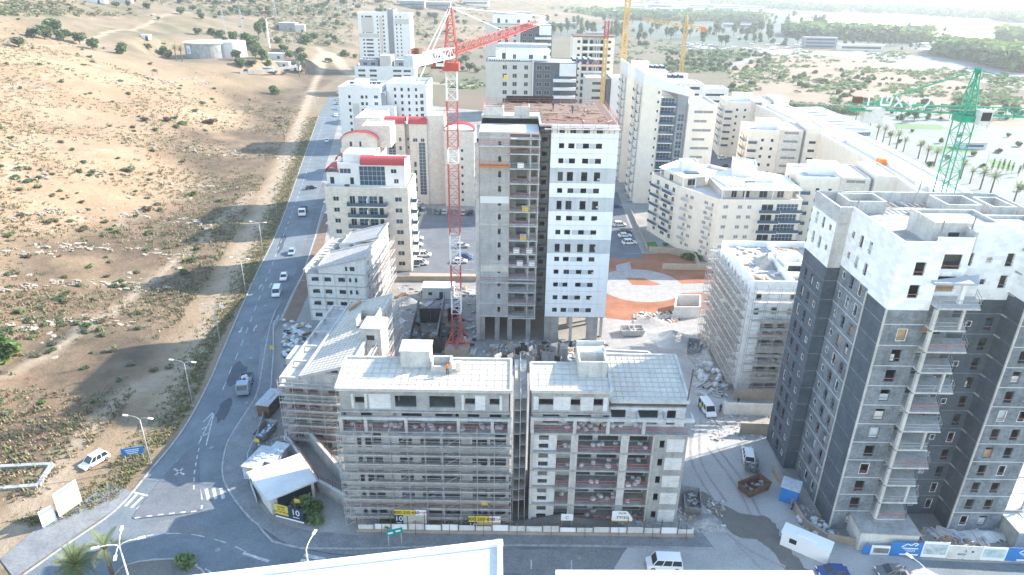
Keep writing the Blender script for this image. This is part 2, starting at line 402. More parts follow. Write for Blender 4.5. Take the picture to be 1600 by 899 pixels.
# pavement right of the road and along the front street
def kerbline(name,pts,m='kerb'):
    o=ribbon_solid(name,pts,.3,0,.15,m);o['kind']='structure';return o
fr=[(p.x,p.y) for p in eR[::-1][-38:]]+px((441,848),(470,858),(516,866),(560,870))+[(0,75.3),(30,75.2)]
frs=[(p.x,p.y) for p in smooth_line([Vector(q) for q in fr[::3]+[fr[-1]]],3)]
kerbline('kerb',frs)
for i in range(0,len(frs)-2,2):
    a=Vector(frs[i]);b=Vector(frs[i+1])
pv=px((407,533),(400,620),(362,679),(348,726),(353,759),(380,799),(407,824),(441,848),(470,858),(516,866),(560,870))
pvin=px((428,513),(428,560),(425,620),(400,690),(385,720),(389,760),(400,785),(425,812),(455,825),(490,832),(560,838))
sheet('pavement',pv+[(0,75.3),(30,75.2)]+[(29,78.2),(0,78.6)]+pvin[::-1],.11,'paving')
kerbline('kerb',[(p.x,p.y) for p in smooth_line([Vector(q) for q in px((20,912),(100,855),(180,799),(231,741),(285,674),(325,602),(351,542),(398,435),(438,352),(468,267),(498,182))],4)])
lp=px((0,875),(60,825),(120,790),(175,755));lq=px((22,905),(98,853),(180,797),(205,770))
sheet('footpath',lq+lp[::-1],.1,'paving')
# bottom roundabout planting with painted kerb
isl=px((175,905),(193,886),(218,879),(247,876),(268,875),(287,877),(303,884),(315,892),(325,905),(330,930),(170,930))
sheet('traffic_island',isl,.13,'wet_dirt')
mt='kerb'
ik=ribbon_solid('kerb',isl[:9],.25,0,.18,'kerb');ik['kind']='structure'
spl=px((308,696),(311,740),(314,775),(316,797),(296,803),(268,806),(240,809),(209,812),(207,809),(213,800),(236,770),(262,738),(290,707))
sheet('traffic_island',spl,.1,'asphalt_old')
def marks(name,lst):
    root=thing(name[0],name[1],'road marking');root['kind']='structure'
    del root['category']
    for q in lst: mo('painted_stripe',[(x,y,.022+q[1]) for x,y in q[0]],[tuple(range(len(q[0])))],'paint',root)
def quadline(a,b,wd):
    a=Vector(a);b=Vector(b);d=(b-a).normalized();n=Vector((-d.y,d.x))*wd/2
    return [tuple(a+n),tuple(a-n),tuple(b-n),tuple(b+n)]
L=[]
for i in range(5):   # zebra near the hillside kerb
    a=(186+i*9.5,790+i*2.2);b=(204+i*9.5,770+i*3.6)
    L.append((quadline(G(*a),G(*b),.5),0))
marks(('zebra_crossing','white zebra crossing stripes by the hillside kerb'),L)
L=[]
for i in range(5):
    u=303+i*11.5;L.append((quadline(G(u,782.5-i*.6),G(u-4,765-i*.4),.5),0))
marks(('zebra_crossing','white zebra crossing stripes beside the site pavement'),L)
L=[]
def dashes(pts,on,off,wd,z=0):
    acc=0;pts=[Vector(p[:2]) for p in pts];state=True;rem=on;cur=pts[0];i=1
    while i<len(pts):
        d=pts[i]-cur
        if d.length<rem: 
            if state and d.length>.05: L.append((quadline(cur,pts[i],wd),z))
            rem-=d.length;cur=pts[i];i+=1
        else:
            n=cur+d.normalized()*rem
            if state: L.append((quadline(cur,n,wd),z))
            cur=n;state=not state;rem=on if state else off
cl=smooth_line(px((348,610),(362,575),(377,540),(400,480),(425,415),(448,355),(472,290),(492,230),(510,180)),6)
dashes(cl,3,3,.16)
dashes(smooth_line(px((308,696),(280,718),(262,740),(237,772)),4),1,1,.22)
dashes(smooth_line(px((311,702),(304,740),(303,770)),4),1,1,.22,.085)
dashes(smooth_line(px((211,811),(240,807),(285,802),(312,799),(316,788)),4),.8,.8,.3,.085)
dashes(smooth_line(px((215,842),(250,835),(300,836),(350,848),(395,868)),6),2.2,1.6,.16)
dashes(smooth_line(px((193,884),(247,874),(300,880),(335,899)),6),1.5,1.5,.2)
L.append((quadline(G(204,769),G(234,776),.35),0))
for a,b in (((318,660),(333,645)),((315,672),(328,664)),((313,684),(325,678))): L.append((quadline(G(*a),G(*b),.25),0))
L.append((quadline(G(335,643),G(310,695),.2),0));L.append((quadline(G(335,643),G(322,697),.2),0))
L.append((quadline(G(272,734),G(288,743),.35),.085));L.append((quadline(G(286,733),G(274,744),.35),.085))
for u,v in ((375,520),(396,518),(405,452),(421,450)):
    g=Vector(G(u,v));L.append((quadline(g,g+Vector((-.4,2.6)),.25),0));L.append(([(g.x-.5,g.y+(1.8 if u>390 else .9)),(g.x+.2,g.y+(1.8 if u>390 else .9)),(g.x-.3,g.y+(3.2 if u>390 else -.4))],.002))
L.append((quadline(G(380,865),G(420,878),.45),0));L.append((quadline(G(475,868),G(508,875),.6),0));L.append((quadline(G(470,876),G(500,882),.6),0))
for u in (830,893): L.append((quadline(G(u,876),G(u,890),.2),0))
marks(('road_markings','white dashed lane lines and arrows on the asphalt'),L)
# lay-by and kerbs by the road
lay=px((425,500),(443,463),(462,427),(480,370),(493,320),(503,285));lay2=px((437,503),(455,463),(474,427),(492,372),(505,322),(514,290))
sheet('lay_by',lay+lay2[::-1],.02,'asphalt_old')
L=[]
for (u,v) in ((470,440),(478,405),(484,375),(489,347),(494,325)): L.append((quadline(G(u-8,v),G(u+7,v-1),.15),.004))
dashes(px((437,503),(455,463),(474,427),(492,372),(505,322)),5,.01,.2,.004)
marks(('parking_marks','white parking bay lines of the lay-by'),L)
mat('earth_brown',(.25,.165,.12),(.18,.125,.095),scale=.4,detail=8,fine=.3)
sheet('red_earth_strip',px((440,503),(476,425),(494,372),(508,330),(516,330),(500,420),(462,505)),.016,'earth_brown')
# site surfaces
sheet('site_road',px((960,505),(1085,500),(1075,560),(1110,600),(1200,690),(1260,830),(1330,868),(1100,866),(1060,740),(1075,660)),.010,'site_dust')
organic('dust_spread',[(18,75.1),(26,77.4),(40,77.8),(56,75),(62,66),(45,60),(30,58),(14,66)],.02,'site_dust',.5)
organic('dust_spread',[(-8,75.0),(5,74.8),(15,74.8),(14,71),(0,70),(-14,72)],.0185,'paving',.5)
organic('wet_track',px((1100,770),(1120,785),(1160,803),(1200,808),(1215,830),(1240,868),(1265,895),(1235,895),(1210,868),(1188,848),(1150,838),(1122,812),(1092,785)),.028,'wet_dirt',.35)
for k_,(a_,b_,c_) in enumerate((((1105,700),(1150,760),(1190,840)),((1120,700),(1165,760),(1203,840)),((1085,660),(1080,720),(1120,790)),((1095,655),(1095,720),(1135,785)),((1130,830),(1170,860),(1230,890)),((1150,850),(1180,880),(1200,899)))): strip('wheel_rut',smooth_line(px(a_,b_,c_),8),.45,.0225+.0004*k_,'gravel')['kind']='structure'
organic('sand_apron',px((950,497),(1100,497),(1080,540),(1055,560),(950,560)),.014,'gravel',.5)
organic('red_earth',px((940,400),(1010,397),(1060,400),(1125,428),(1125,445),(1105,490),(950,498),(935,450)),.018,'red_soil',.4)
cc=Vector(G(1000,446));ring=[]
sheet('gravel_circle',[(cc.x+11.5*math.cos(a),cc.y+11*math.sin(a)) for a in [i*2*math.pi/40 for i in range(40)]],.026,'gravel')
sheet('gravel_path',px((962,415),(984,410),(992,445),(968,450)),.022,'gravel')
sheet('gravel_path',px((1045,445),(1110,443),(1112,457),(1045,460)),.022,'gravel')
c2=Vector(G(1003,441));sheet('earth_island',[(c2.x+a,c2.y+b) for a,b in ((-4,2.6),(1,2.4),(5,-1.8),(2,-2.6),(-3,-2.2))],.032,'red_soil')
# residents' car parks
park=px((620,437),(752,437),(748,330),(640,325),(620,380))
sheet('car_park',park,.02,'asphalt_old')
sheet('car_park',px((945,405),(1006,404),(980,345),(965,300),(945,310)),.02,'asphalt_old')
sheet('turf_patch',px((1007,380),(1024,378),(1031,391),(1012,393)),.03,'turf')
sheet('courtyard',px((1110,290),(1250,300),(1245,225),(1110,230)),.02,'asphalt_old')
sheet('paving_court',px((640,440),(752,440),(752,429),(640,427)),.024,'paving_warm')
sheet('paving_court',px((700,322),(750,322),(750,312),(700,312)),.024,'paving_warm')
L=[]
for i in range(7): L.append((quadline(G(648+0*i,362+i*11),G(668,362+i*11),.12),.01))
for i in range(8): L.append((quadline(G(666+i*11,335),G(664+i*11,322),.12),.01))
for i in range(7): L.append((quadline(G(722+i*.5,350+i*12),G(738+i*.5,350+i*12),.12),.01))
for i in range(6): L.append((quadline(G(957+i*4,338+i*12),G(985+i*4,336+i*12),.12),.01))
marks(('parking_marks','white bay lines in the residents car park'),L)
# ---- the plain beyond
def far(name,pts,z,m,**k): return sheet(name,px(*pts),z,m,**k)
mat('field_brown',(.31,.22,.155),(.24,.18,.125),scale=.03,detail=8,fine=.2)
mat('field_tan',(.33,.28,.21),(.26,.22,.165),scale=.02,detail=8,fine=.2)
mat('field_grey',(.25,.24,.235),(.19,.18,.18),scale=.02,detail=8)
mat('field_green',(.13,.22,.08),(.12,.19,.07),scale=.02,detail=8)
mat('lot_pale',(.27,.29,.26),(.2,.22,.19),scale=.05,detail=8,fine=.2)
mat('greenhouse',(.75,.76,.77),(.62,.64,.66),scale=.02,rough=.4)
mat('town_ground',(.13,.15,.12),(.08,.1,.075),scale=.012,detail=8)
mat('sea_water',(.1,.16,.2),rough=.25,spec=.6)
far('field',[(1145,150),(1300,165),(1360,178),(1600,215),(1950,280),(1950,210),(1600,160),(1440,110),(1300,90),(1190,85),(1140,100)],.05,'field_brown')
far('stubble_field',[(1190,86),(1300,89),(1440,112),(1600,142),(1600,128),(1450,98),(1330,82),(1180,76)],.09,'field_tan')
far('ploughed_field',[(1310,86),(1450,100),(1600,128),(1600,112),(1480,92),(1340,80)],.12,'field_grey')
far('car_park',[(1200,172),(1330,182),(1420,175),(1600,205),(1950,270),(1980,620),(1600,420),(1480,330),(1380,262),(1310,222)],.06,'lot_pale')
far('boulevard',[(1322,228),(1600,360),(1950,540),(1950,500),(1600,338),(1335,222)],.09,'paving')
far('lawn',[(1395,194),(1470,196),(1480,204),(1400,202)],.1,'field_green')
far('lawn',[(1450,228),(1520,232),(1530,240),(1460,237)],.1,'field_green')
far('lawn',[(1545,250),(1580,256),(1585,268),(1550,262)],.1,'field_green')
far('hedge_strip',[(1345,238),(1480,300),(1600,352),(1600,357),(1480,306),(1340,241)],.12,'field_brown')
far('town_ground',[(760,60),(980,55),(1130,75),(1220,72),(1330,70),(1470,82),(1600,105),(1600,62),(1420,44),(1200,22),(1000,6),(760,2)],.06,'town_ground')
far('fish_pond',[(1212,14),(1300,27),(1400,34),(1480,44),(1566,58),(1555,64),(1470,58),(1380,48),(1290,45),(1240,32)],.1,'water')
far('fish_pond',[(1150,1),(1300,2),(1390,9),(1380,12),(1260,8)],.1,'water')
far('green_field',[(1455,32),(1540,36),(1600,44),(1600,56),(1540,52),(1480,42)],.12,'field_green')
far('greenhouse_sheet',[(1440,70),(1490,66),(1530,78),(1470,80)],.12,'greenhouse')
far('greenhouse_sheet',[(1485,84),(1530,80),(1575,88),(1530,94)],.12,'greenhouse')
sea=[G(1360,-4),G(1420,4),G(1500,14),G(1600,24),G(1750,42)]
sheet('sea',sea+[(40000,9000),(40000,44000),(9000,44000)],.3,'sea_water')
sheet('access_road',px((1140,104),(1180,86),(1300,90),(1300,92),(1185,88),(1150,106)),.14,'lot_pale')
# ---- haze: one closed box of thin air round everything
hz=mo('haze',[(-12000,-300,-4),(12000,-300,-4),(12000,20000,-4),(-12000,20000,-4),(-12000,-300,190),(12000,-300,190),(12000,20000,190),(-12000,20000,190)],CF,'white')
hz['kind']='stuff';hz.data.materials.clear()
hm=bpy.data.materials.new('haze_air');hm.use_nodes=True;hn=hm.node_tree;hn.nodes.clear()
ho=hn.nodes.new('ShaderNodeOutputMaterial');pv_=hn.nodes.new('ShaderNodeVolumePrincipled');pv_.inputs['Color'].default_value=(.92,.96,1,1);pv_.inputs['Density'].default_value=HAZE;pv_.inputs['Anisotropy'].default_value=.35
hn.links.new(pv_.outputs[0],ho.inputs['Volume']);hz.data.materials.append(hm)
# worn patches and covers on the asphalt
mat('asphalt_patch',(.085,.098,.115),(.07,.08,.095),scale=.6,fine=.3);mat('asphalt_worn',(.19,.2,.21),(.15,.16,.175),scale=.5,detail=8,fine=.3)
rgp=random.Random(2);zp_=.0135
for u,v,wx,wy,m_ in ((370,585,1.6,5,'asphalt_patch'),(402,520,1.2,7,'asphalt_worn'),(300,830,5,1.5,'asphalt_worn'),(255,822,2.6,1.1,'asphalt_worn'),(350,640,1.1,4,'asphalt_patch'),(430,440,1.2,8,'asphalt_worn'),(462,345,1.3,14,'asphalt_worn'),(200,880,2.2,1.0,'asphalt_worn'),(440,380,.9,9,'asphalt_patch'),(240,800,1.6,.9,'asphalt_patch'),(950,880,5,1.2,'asphalt_worn'),(870,882,3,.9,'asphalt_patch'),(492,230,1.4,20,'asphalt_worn')):
    g=G(u,v);a=rgp.uniform(-.25,.25) if wx>wy else .17
    pts=[]
    for k in range(14):
        t=2*math.pi*k/14;q=1+rgp.uniform(-.22,.22);x=wx*math.cos(t)*q;y=wy*math.sin(t)*q;pts.append((g[0]+x*math.cos(a)-y*math.sin(a),g[1]+x*math.sin(a)+y*math.cos(a)))
    zp_+=.0003;sheet('road_patch',pts,zp_,m_)
for u,v in ((385,630),(330,700),(392,560),(415,478),(300,780),(340,860),(905,872),(680,867)):
    g=G(u,v);sheet('drain_cover',[(g[0]+.4*math.cos(k*.628),g[1]+.4*math.sin(k*.628)) for k in range(10)],.02,'steel')
# ================================================================ BUILDING TOOLKIT
WMC={}
def winmesh(w,h,kind):
    k=(round(w,2),round(h,2),kind)
    if k in WMC: return WMC[k]
    fm,gm={'g':('frame_white','glass'),'d':('frame_dark','glass'),'b':('frame_white','glass_blue'),'s':('frame_white','shutter')}[kind]
    b=MB();t=.07;W,Hh=w/2,h/2
    b.add([(-W,0,-Hh),(W,0,-Hh),(W,0,Hh),(-W,0,Hh)],[(0,1,2,3)],1)
    for x0,x1,z0,z1 in ((-W,W,-Hh,-Hh+t),(-W,W,Hh-t,Hh),(-W,-W+t,-Hh+t,Hh-t),(W-t,W,-Hh+t,Hh-t)): b.b2((x0,-.06,z0),(x1,.02,z1),0)
    if w>1.2:
        n=2 if kind!='b' else max(2,round(w/1.1))
        for i in range(1,n): b.b2((-W+w*i/n-.03,-.05,-Hh+t),(-W+w*i/n+.03,.02,Hh-t),0)
    if kind=='b' and h>1.8:
        n=round(h/1.2)
        for i in range(1,n): b.b2((-W+t,-.05,-Hh+h*i/n-.03),(W-t,.02,-Hh+h*i/n+.03),0)
    me=mesh('window',b.v,b.f,[fm,gm],b.m);WMC[k]=me;return me
def wall(root,p,q,z0,z1,ops,m,depth=.25,name='wall',sill=False):
    p=Vector(p);q=Vector(q);Lw=(q-p).length;ang=math.atan2(q.y-p.y,q.x-p.x)
    ops=[o for o in ops if o[0]-o[2]/2>.02 and o[0]+o[2]/2<Lw-.02 and o[1]>z0-.001 and o[1]+o[3]<z1+.001]
    xs=sorted({0,Lw}|{round(o[0]-o[2]/2,3) for o in ops}|{round(o[0]+o[2]/2,3) for o in ops})
    zs=sorted({z0,z1}|{round(o[1],3) for o in ops}|{round(o[1]+o[3],3) for o in ops})
    vs=[];fs=[];R_=[(o[0]-o[2]/2,o[0]+o[2]/2,o[1],o[1]+o[3]) for o in ops]
    # per column, merge solid runs
    for i in range(len(xs)-1):
        xm=(xs[i]+xs[i+1])/2;rr=[r for r in R_ if r[0]<xm<r[1]]
        cuts=sorted((r[2],r[3]) for r in rr);z=z0
        for a,b in cuts+[(z1,z1)]:
            if a>z+.003:
                k=len(vs);vs+=[(xs[i],0,z),(xs[i+1],0,z),(xs[i+1],0,a),(xs[i],0,a)];fs.append((k,k+1,k+2,k+3))
            z=max(z,b)
    for x0,x1,a,b in R_:
        k=len(vs);vs+=[(x0,0,a),(x1,0,a),(x1,0,b),(x0,0,b),(x0,depth,a),(x1,depth,a),(x1,depth,b),(x0,depth,b)]
        fs+=[(k,k+4,k+5,k+1),(k+1,k+5,k+6,k+2),(k+2,k+6,k+7,k+3),(k+3,k+7,k+4,k)]
    o=mo(name,vs,fs,m,root,(p.x,p.y,0));o.rotation_euler=(0,0,ang)
    for op in ops:
        if len(op)>4 and op[4]:
            w_=bpy.data.objects.new('window',winmesh(op[2],op[3],op[4]));w_.location=(op[0],depth*.7,op[1]+op[3]/2);link(w_,o)
    return o
def rows(cols,zs,h,kind=None): return [(x,z,w_,h,kind) for z in zs for x,w_ in cols]
def parapet(root,poly,z,h,m,t=.25):
    n=len(poly)
    for i in range(n):
        a=Vector(poly[i]);b=Vector(poly[(i+1)%n]);d=(b-a).normalized();nn=Vector((d.y,-d.x))
        mb=MB();c=(a+b)/2-nn*(t/2-.004);L_=(b-a).length
        o=box('parapet',m,root,(c.x,c.y,z+h/2),(L_-t*(.98 if i%2 else -.01),t,h),math.atan2(d.y,d.x))
def prismo(root,poly,z0,z1,m,name): 
    b=MB();b.prism(poly,z0,z1);return b.obj(name,m,root)
def pblock(root,poly,z0,z1,m,faces=None,roof='roof_white',par=.9,pm=None,depth=.25):
    "closed block over a counter-clockwise footprint; faces: {edge index: openings}"
    n=len(poly)
    for i in range(n):
        wall(root,poly[i],poly[(i+1)%n],z0,z1,(faces or {}).get(i,[]),m if not isinstance(m,dict) else m.get(i,m[None]),depth)
    mo('roof',[(x,y,z1-.05) for x,y in poly],[tuple(range(n))],roof,root)
    if par: parapet(root,poly,z1,par,pm or (m if not isinstance(m,dict) else m[None]))
def rect(x0,y0,x1,y1): return [(x0,y0),(x1,y0),(x1,y1),(x0,y1)]
def stairhead(root,x,y,z,sx=4,sy=4,h=3,m='white_wall'):
    b=MB();b.box((x,y,z+h/2),(sx,sy,h));b.box((x,y,z+h+.12),(sx+.3,sy+.3,.25))
    b.obj('stair_head',m,root)
HEAT=None
def heater(x,y,z,rz=0,label='white solar water heater with tilted panel on a white flat roof',group='solar water heaters on roofs'):
    global HEAT
    if HEAT is None:
        t=thing('solar_water_heater',label,'water heater',(x,y,z),rz,group)
        b=MB();b.tube([(-.6,.7,1.2),(.6,.7,1.2)],.28,8);b.obj('tank','white',t)
        b=MB();b.add([(-.9,-.7,.35),(.9,-.7,.35),(.9,.5,1.15),(-.9,.5,1.15),(-.9,-.7,.27),(.9,-.7,.27),(.9,.5,1.07),(-.9,.5,1.07)],[(0,1,2,3),(7,6,5,4),(0,4,5,1),(1,5,6,2),(2,6,7,3),(3,7,4,0)]);b.obj('panel','solar',t)
        b=MB()
        for sx in (-.7,.7): b.bar((sx,-.6,0),(sx,-.6,.32),.07);b.bar((sx,.7,0),(sx,.7,.95),.07)
        b.obj('frame','galv',t);HEAT=t;return t
    c=copy_tree(HEAT);c.location=(x,y,z);c.rotation_euler=(0,0,rz);c['label']=label;c['group']=group;return c
ACU=None
def aircon(x,y,z,label,group):
    global ACU
    if ACU is None:
        t=thing('air_conditioner',label,'air conditioner',(x,y,z),0,group)
        box('casing','white',t,(0,0,.45),(.95,.4,.8));box('fan_grille','frame_dark',t,(-.1,-.21,.45),(.55,.03,.55));box('feet','galv',t,(0,0,.03),(.8,.42,.06));ACU=t;return t
    c=copy_tree(ACU);c.location=(x,y,z);c['label']=label;c['group']=group;return c
def batten_roof(root,P4,nu,nv,m='insul'):
    "sloping slab between 4 corners (ccw from front-left) with proud battens"
    A,B_,C_,D_=[Vector(p) for p in P4]
    t=Vector((0,0,-.3));o=mo('roof_slab',[A,B_,C_,D_,A+t,B_+t,C_+t,D_+t],[(0,1,2,3),(7,6,5,4),(0,4,5,1),(1,5,6,2),(2,6,7,3),(3,7,4,0)],m,root)
    up=Vector((0,0,.03))
    f=lambda u,v:(A*(1-u)+B_*u)*(1-v)+(D_*(1-u)+C_*u)*v+up
    for i in range(nu+1): bar('batten','batten',o,f(i/nu,0),f(i/nu,1),.07,.07)
    for j in range(1,nv): bar('batten','batten',o,f(0,j/nv)+Vector((0,0,.035)),f(1,j/nv)+Vector((0,0,.035)),.06,.05)
    for a,b in ((A,B_),(B_,C_),(C_,D_),(D_,A)): bar('roof_edge','concrete_pale',o,a+Vector((0,0,.1)),b+Vector((0,0,.1)),.3,.35)
    return o
BAGM=None
random.seed(3)
def blob(r,seed,sq=.8,n=1):
    rr=random.Random(seed);vs=[];fs=[];N=7;K=5
    for j in range(K+1):
        a=math.pi*j/K-math.pi/2
        for i in range(N):
            q=1+rr.uniform(-.16,.16);b=2*math.pi*i/N
            vs.append((r*q*math.cos(a)**.6*math.cos(b) if j not in(0,K) else r*.3*math.cos(b),r*q*max(math.cos(a),0)**.6*math.sin(b) if j not in(0,K) else r*.3*math.sin(b),r*sq*math.sin(a)+r*sq))
    for j in range(K):
        for i in range(N): fs.append((j*N+i,j*N+(i+1)%N,(j+1)*N+(i+1)%N,(j+1)*N+i))
    fs.append(tuple(range(N))[::-1]);fs.append(tuple(range(K*N,K*N+N)))
    return vs,fs
BAGS=[mesh('rubble_bag',*blob(.5,i,.75),'bag') for i in range(3)]
def bag(x,y,z,label,group,s=1):
    o=bpy.data.objects.new('bulk_bag',random.choice(BAGS));link(o);o.location=(x,y,z);o.scale=(s*random.uniform(.8,1.2),s*random.uniform(.8,1.1),s*random.uniform(.7,1.1));o.rotation_euler=(0,0,random.uniform(0,6))
    return tag(o,label,'bag',group)
def rails(root,p,q,z,m='rail_red',name='guard_rail',posts=True,hs=(.55,1.05)):
    b=MB()
    for h in hs: b.bar((p[0],p[1],z+h),(q[0],q[1],z+h),.06)
    if posts:
        n=max(1,int(math.hypot(q[0]-p[0],q[1]-p[1])/2.4))
        for i in range(n+1): t=i/n;b.bar((p[0]+(q[0]-p[0])*t,p[1]+(q[1]-p[1])*t,z),(p[0]+(q[0]-p[0])*t,p[1]+(q[1]-p[1])*t,z+1.1),.06)
    return b.obj(name,m,root)
def scaffold(label,p,q,z0,levels,bay=2.5,wd=1.0,group='tube scaffolds round the new buildings',diag=True,deckm='deck',toe=True):
    "tube scaffold along p->q, standing off to the right of the line"
    p=Vector(p);q=Vector(q);d=(q-p);L_=d.length;d.normalize();nn=Vector((d.y,-d.x))
    t=thing('scaffold',label,'scaffold',(p.x,p.y,z0),math.atan2(d.y,d.x),group)
    n=max(1,round(L_/bay));top=levels[-1]+1.2
    for i in range(n+1):
        x=L_*i/n
        for y in (-.35,-.35-wd): box('standard','galv',t,(x,y,top/2+random.uniform(-.1,.3)),(.075,.075,top))
    for k,z in enumerate(levels):
        for i in range(n):
            if random.random()<.93:
                box('deck_board',deckm,t,(L_*(i+.5)/n,-.35-wd/2+random.uniform(-.03,.03),z),(L_/n-.06,wd-.1,.07))
        for zz,nm in ((z-.08,'ledger'),(z+.95,'guard_tube')): box(nm,'galv' if nm!='guard_tube' else random.choice(['galv','galv','galv','galv','rail_red']) ,t,(L_/2,-.35-wd-.04,zz+random.uniform(-.04,.04)),(L_+.3,.06,.06))
        if toe: box('toe_board','deck',t,(L_/2,-.35-wd+.03,z+.14),(L_,.04,.22))
    if diag:
        z=[0]+levels
        for i in range(0,n,3):
            for k in range(len(levels)): 
                if random.random()<.6: bar('brace','galv',t,(L_*i/n,-.4-wd,z[k]),(L_*(i+1)/n,-.4-wd,z[k+1]),.06)
    return t
# ================================================================ NEW LOW BLOCKS ON THE SITE
LV=[0.02,3.4,6.6,9.8,13.0,16.3]
GRB='bulk bags left on open floors'
def clutter(x0,x1,y0,y1,z,n,lab,s=.8,o=(0,0)):
    for i in range(n): bag(o[0]+random.uniform(x0,x1),o[1]+random.uniform(y0,y1),z,lab,GRB,s)
def frame_floor(b,x0,x1,y0,y1,zs,cols,colm='concrete_pale',back=2.4,ops=None,backm='block_grey',slabm='concrete'):
    for z in zs:
        box2('floor_slab',slabm,b,(x0,y0,z-.28),(x1,y1,z))
    for a,c in zip(zs,zs[1:]):
        for x,w_ in cols: box2('column',colm,b,(x-w_/2,y0+.05,a),(x+w_/2,y0+.45,c-.28))
    for z,z2 in zip(zs,zs[1:]):
        o=[(x,z+zz,w_,h) for x,zz,w_,h in (ops or [])]
        wall(b,(x0+.02,y0+back),(x1-.02,y0+back),z,z2-.28,o,backm,.2,'partition_wall')
    for sx in (x0+.02,x1-.02):
        pass
# ---------- A : block whose street face is wrapped in scaffold
A=thing('apartment_block','unfinished concrete apartment block with scaffold on its whole street face and gridded pale roof','building',(-24,80,0))
frame_floor(A,0,24,0,11,LV,[(.25,.5),(3.0,.5),(6.2,1.1),(10.6,1.2),(14.2,.4),(17.6,1.1),(21,.4),(23.75,.5)],ops=[(2.2,.3,1.6,2.0),(5,.1,2.4,2.4),(9,.1,3.4,2.5),(12.6,.4,1.2,2),(16,.1,3.4,2.5),(19.5,.4,1.6,2),(22,.1,2,2.4)],back=3.6,backm='block_grey')
for z,z2 in zip(LV,LV[1:]):
    for xa,xb in ((0.3,2.1),(7.0,8.1),(17,18.6)): wall(A,(xa,.25),(xb,.25),z,z2-.28,[],'block_pale',.2,'infill_wall')
    box2('parapet_beam','concrete_pale',A,(0,.02,z+.0),(24,.2,z+.45))
for x in (0,24): 
    wall(A,*( ((0,11),(0,0)) if x==0 else ((24,0),(24,11)) ),0.02,16.3,rows([(3,1.4),(8,1.4)],[z+.9 for z in LV[:-1]],1.3),'block_grey',.25)
wall(A,(24,11),(0,11),.02,16.3,rows([(4,1.4),(9,1.6),(15,1.6),(20,1.4)],[z+.9 for z in LV[:-1]],1.3),'block_grey',.25)
# upper two storeys
U=[16.3,19.75,23.1]
wall(A,(.3,2.2),(23.7,2.2),16.3,19.5,[(3,.2+16.3,1.7,2.6),(9.5,16.5,2.9,2.6),(14.6,16.5,3.4,2.6),(18.4,16.5,1.7,2.6),(21.6,16.5,1.7,2.6)],'block_pale',.3)
box2('floor_slab','concrete',A,(0,0,19.5),(24,8,19.75))
tw=[(2.9,20.9,1.6,1.0),(9.2,20.3,3.0,1.9),(14.3,20.3,3.6,1.9),(18.3,20.9,1.6,1.0),(21.7,20.9,1.6,1.0)]
wall(A,(.2,.3),(23.8,.3),19.75,23.1,tw,'concrete',.3)
for xa,xb in ((1.9,2.05),(3.75,3.9),(4.4,7.2),(17.3,17.42),(19.2,20.4),(22.6,22.75)): box2('infill_panel','block_pale',A,(xa-.1,.26,20),(xb+.1,.3,22.4))
for x,s in ((.2,1),(23.8,-1)): wall(A,*(((x,8),(x,.3)) if s>0 else ((x,.3),(x,8))),16.3,23.1,[(3.5,17.2,1.4,1.3),(3.5,20.7,1.4,1.3)],'concrete',.25)
wall(A,(23.8,8),(.2,8),16.3,23.1,[],'concrete',.25)
for x in (4,8,12,16,20): box2('partition_wall','block_grey',A,(x-.1,2.6,16.3),(x+.1,7.9,23.0))
box2('core_wall','concrete_dark',A,(.5,5,19.8),(23.5,5.2,23.0))
batten_roof(A,[(-.1,0,23.3),(24.05,0,23.3),(24.05,6.9,24.3),(-.1,6.9,24.3)],22,6)
box2('terrace_beam','concrete_pale',A,(-.2,-.1,18.35),(24.2,.35,18.8))
for x in (.1,3.6,9.3,16.7,21.5,23.9): box2('terrace_column','concrete_pale',A,(x-.22,0,16.3),(x+.22,.3,18.35))
for x in (.1,7.6,15.9,23.9): box2('terrace_beam','concrete_pale',A,(x-.15,.36,18.37),(x+.15,2.1,18.78))
rails(A,(.2,.1),(23.8,.1),16.3,'rail_red')
h=MB();h.box((10.3,6.4,25.0),(4.2,3.2,3.2));h.box((10.3,6.4,26.7),(4.5,3.5,.2));h.obj('stair_head','concrete_pale',A)
for a,b_ in (((12.6,3.9,23.7),(12.9,5.6,25.6)),((15.3,3.9,23.7),(15.6,5.6,25.6)),((12.6,3.9,23.7),(15.6,4.2,24.8)),((12.6,5.4,23.9),(15.6,5.7,25.6))): box2('shaft_wall','concrete_pale',A,a,b_)
box2('roof_vent','stone_cream',A,(16.1,4,23.8),(16.9,4.7,25.4))
clutter(1,23,.5,1.8,16.3,24,'bulk bag on the scaffolded block\'s open terrace floor',.8,(-24,80))
for z in LV[:-1]: clutter(1,23,.6,2.1,z,7,'bulk bag on a lower floor behind the scaffold of the street block',.7,(-24,80))
scaffold('grey tube scaffold covering the street face of the block with gridded roof',(-24.3,79.85),(.3,79.85),.12,[1.6,3.3,4.9,6.5,8.1,9.7,11.3,12.9,14.6,16.2],2.45,.85)
scaffold('narrow tube scaffold between the two street blocks, on the scaffolded block\'s end wall',(.2,80.2),(.2,91),.01,[2,4,6,8,10,12,14,16,18,20,22],2.7,.9)
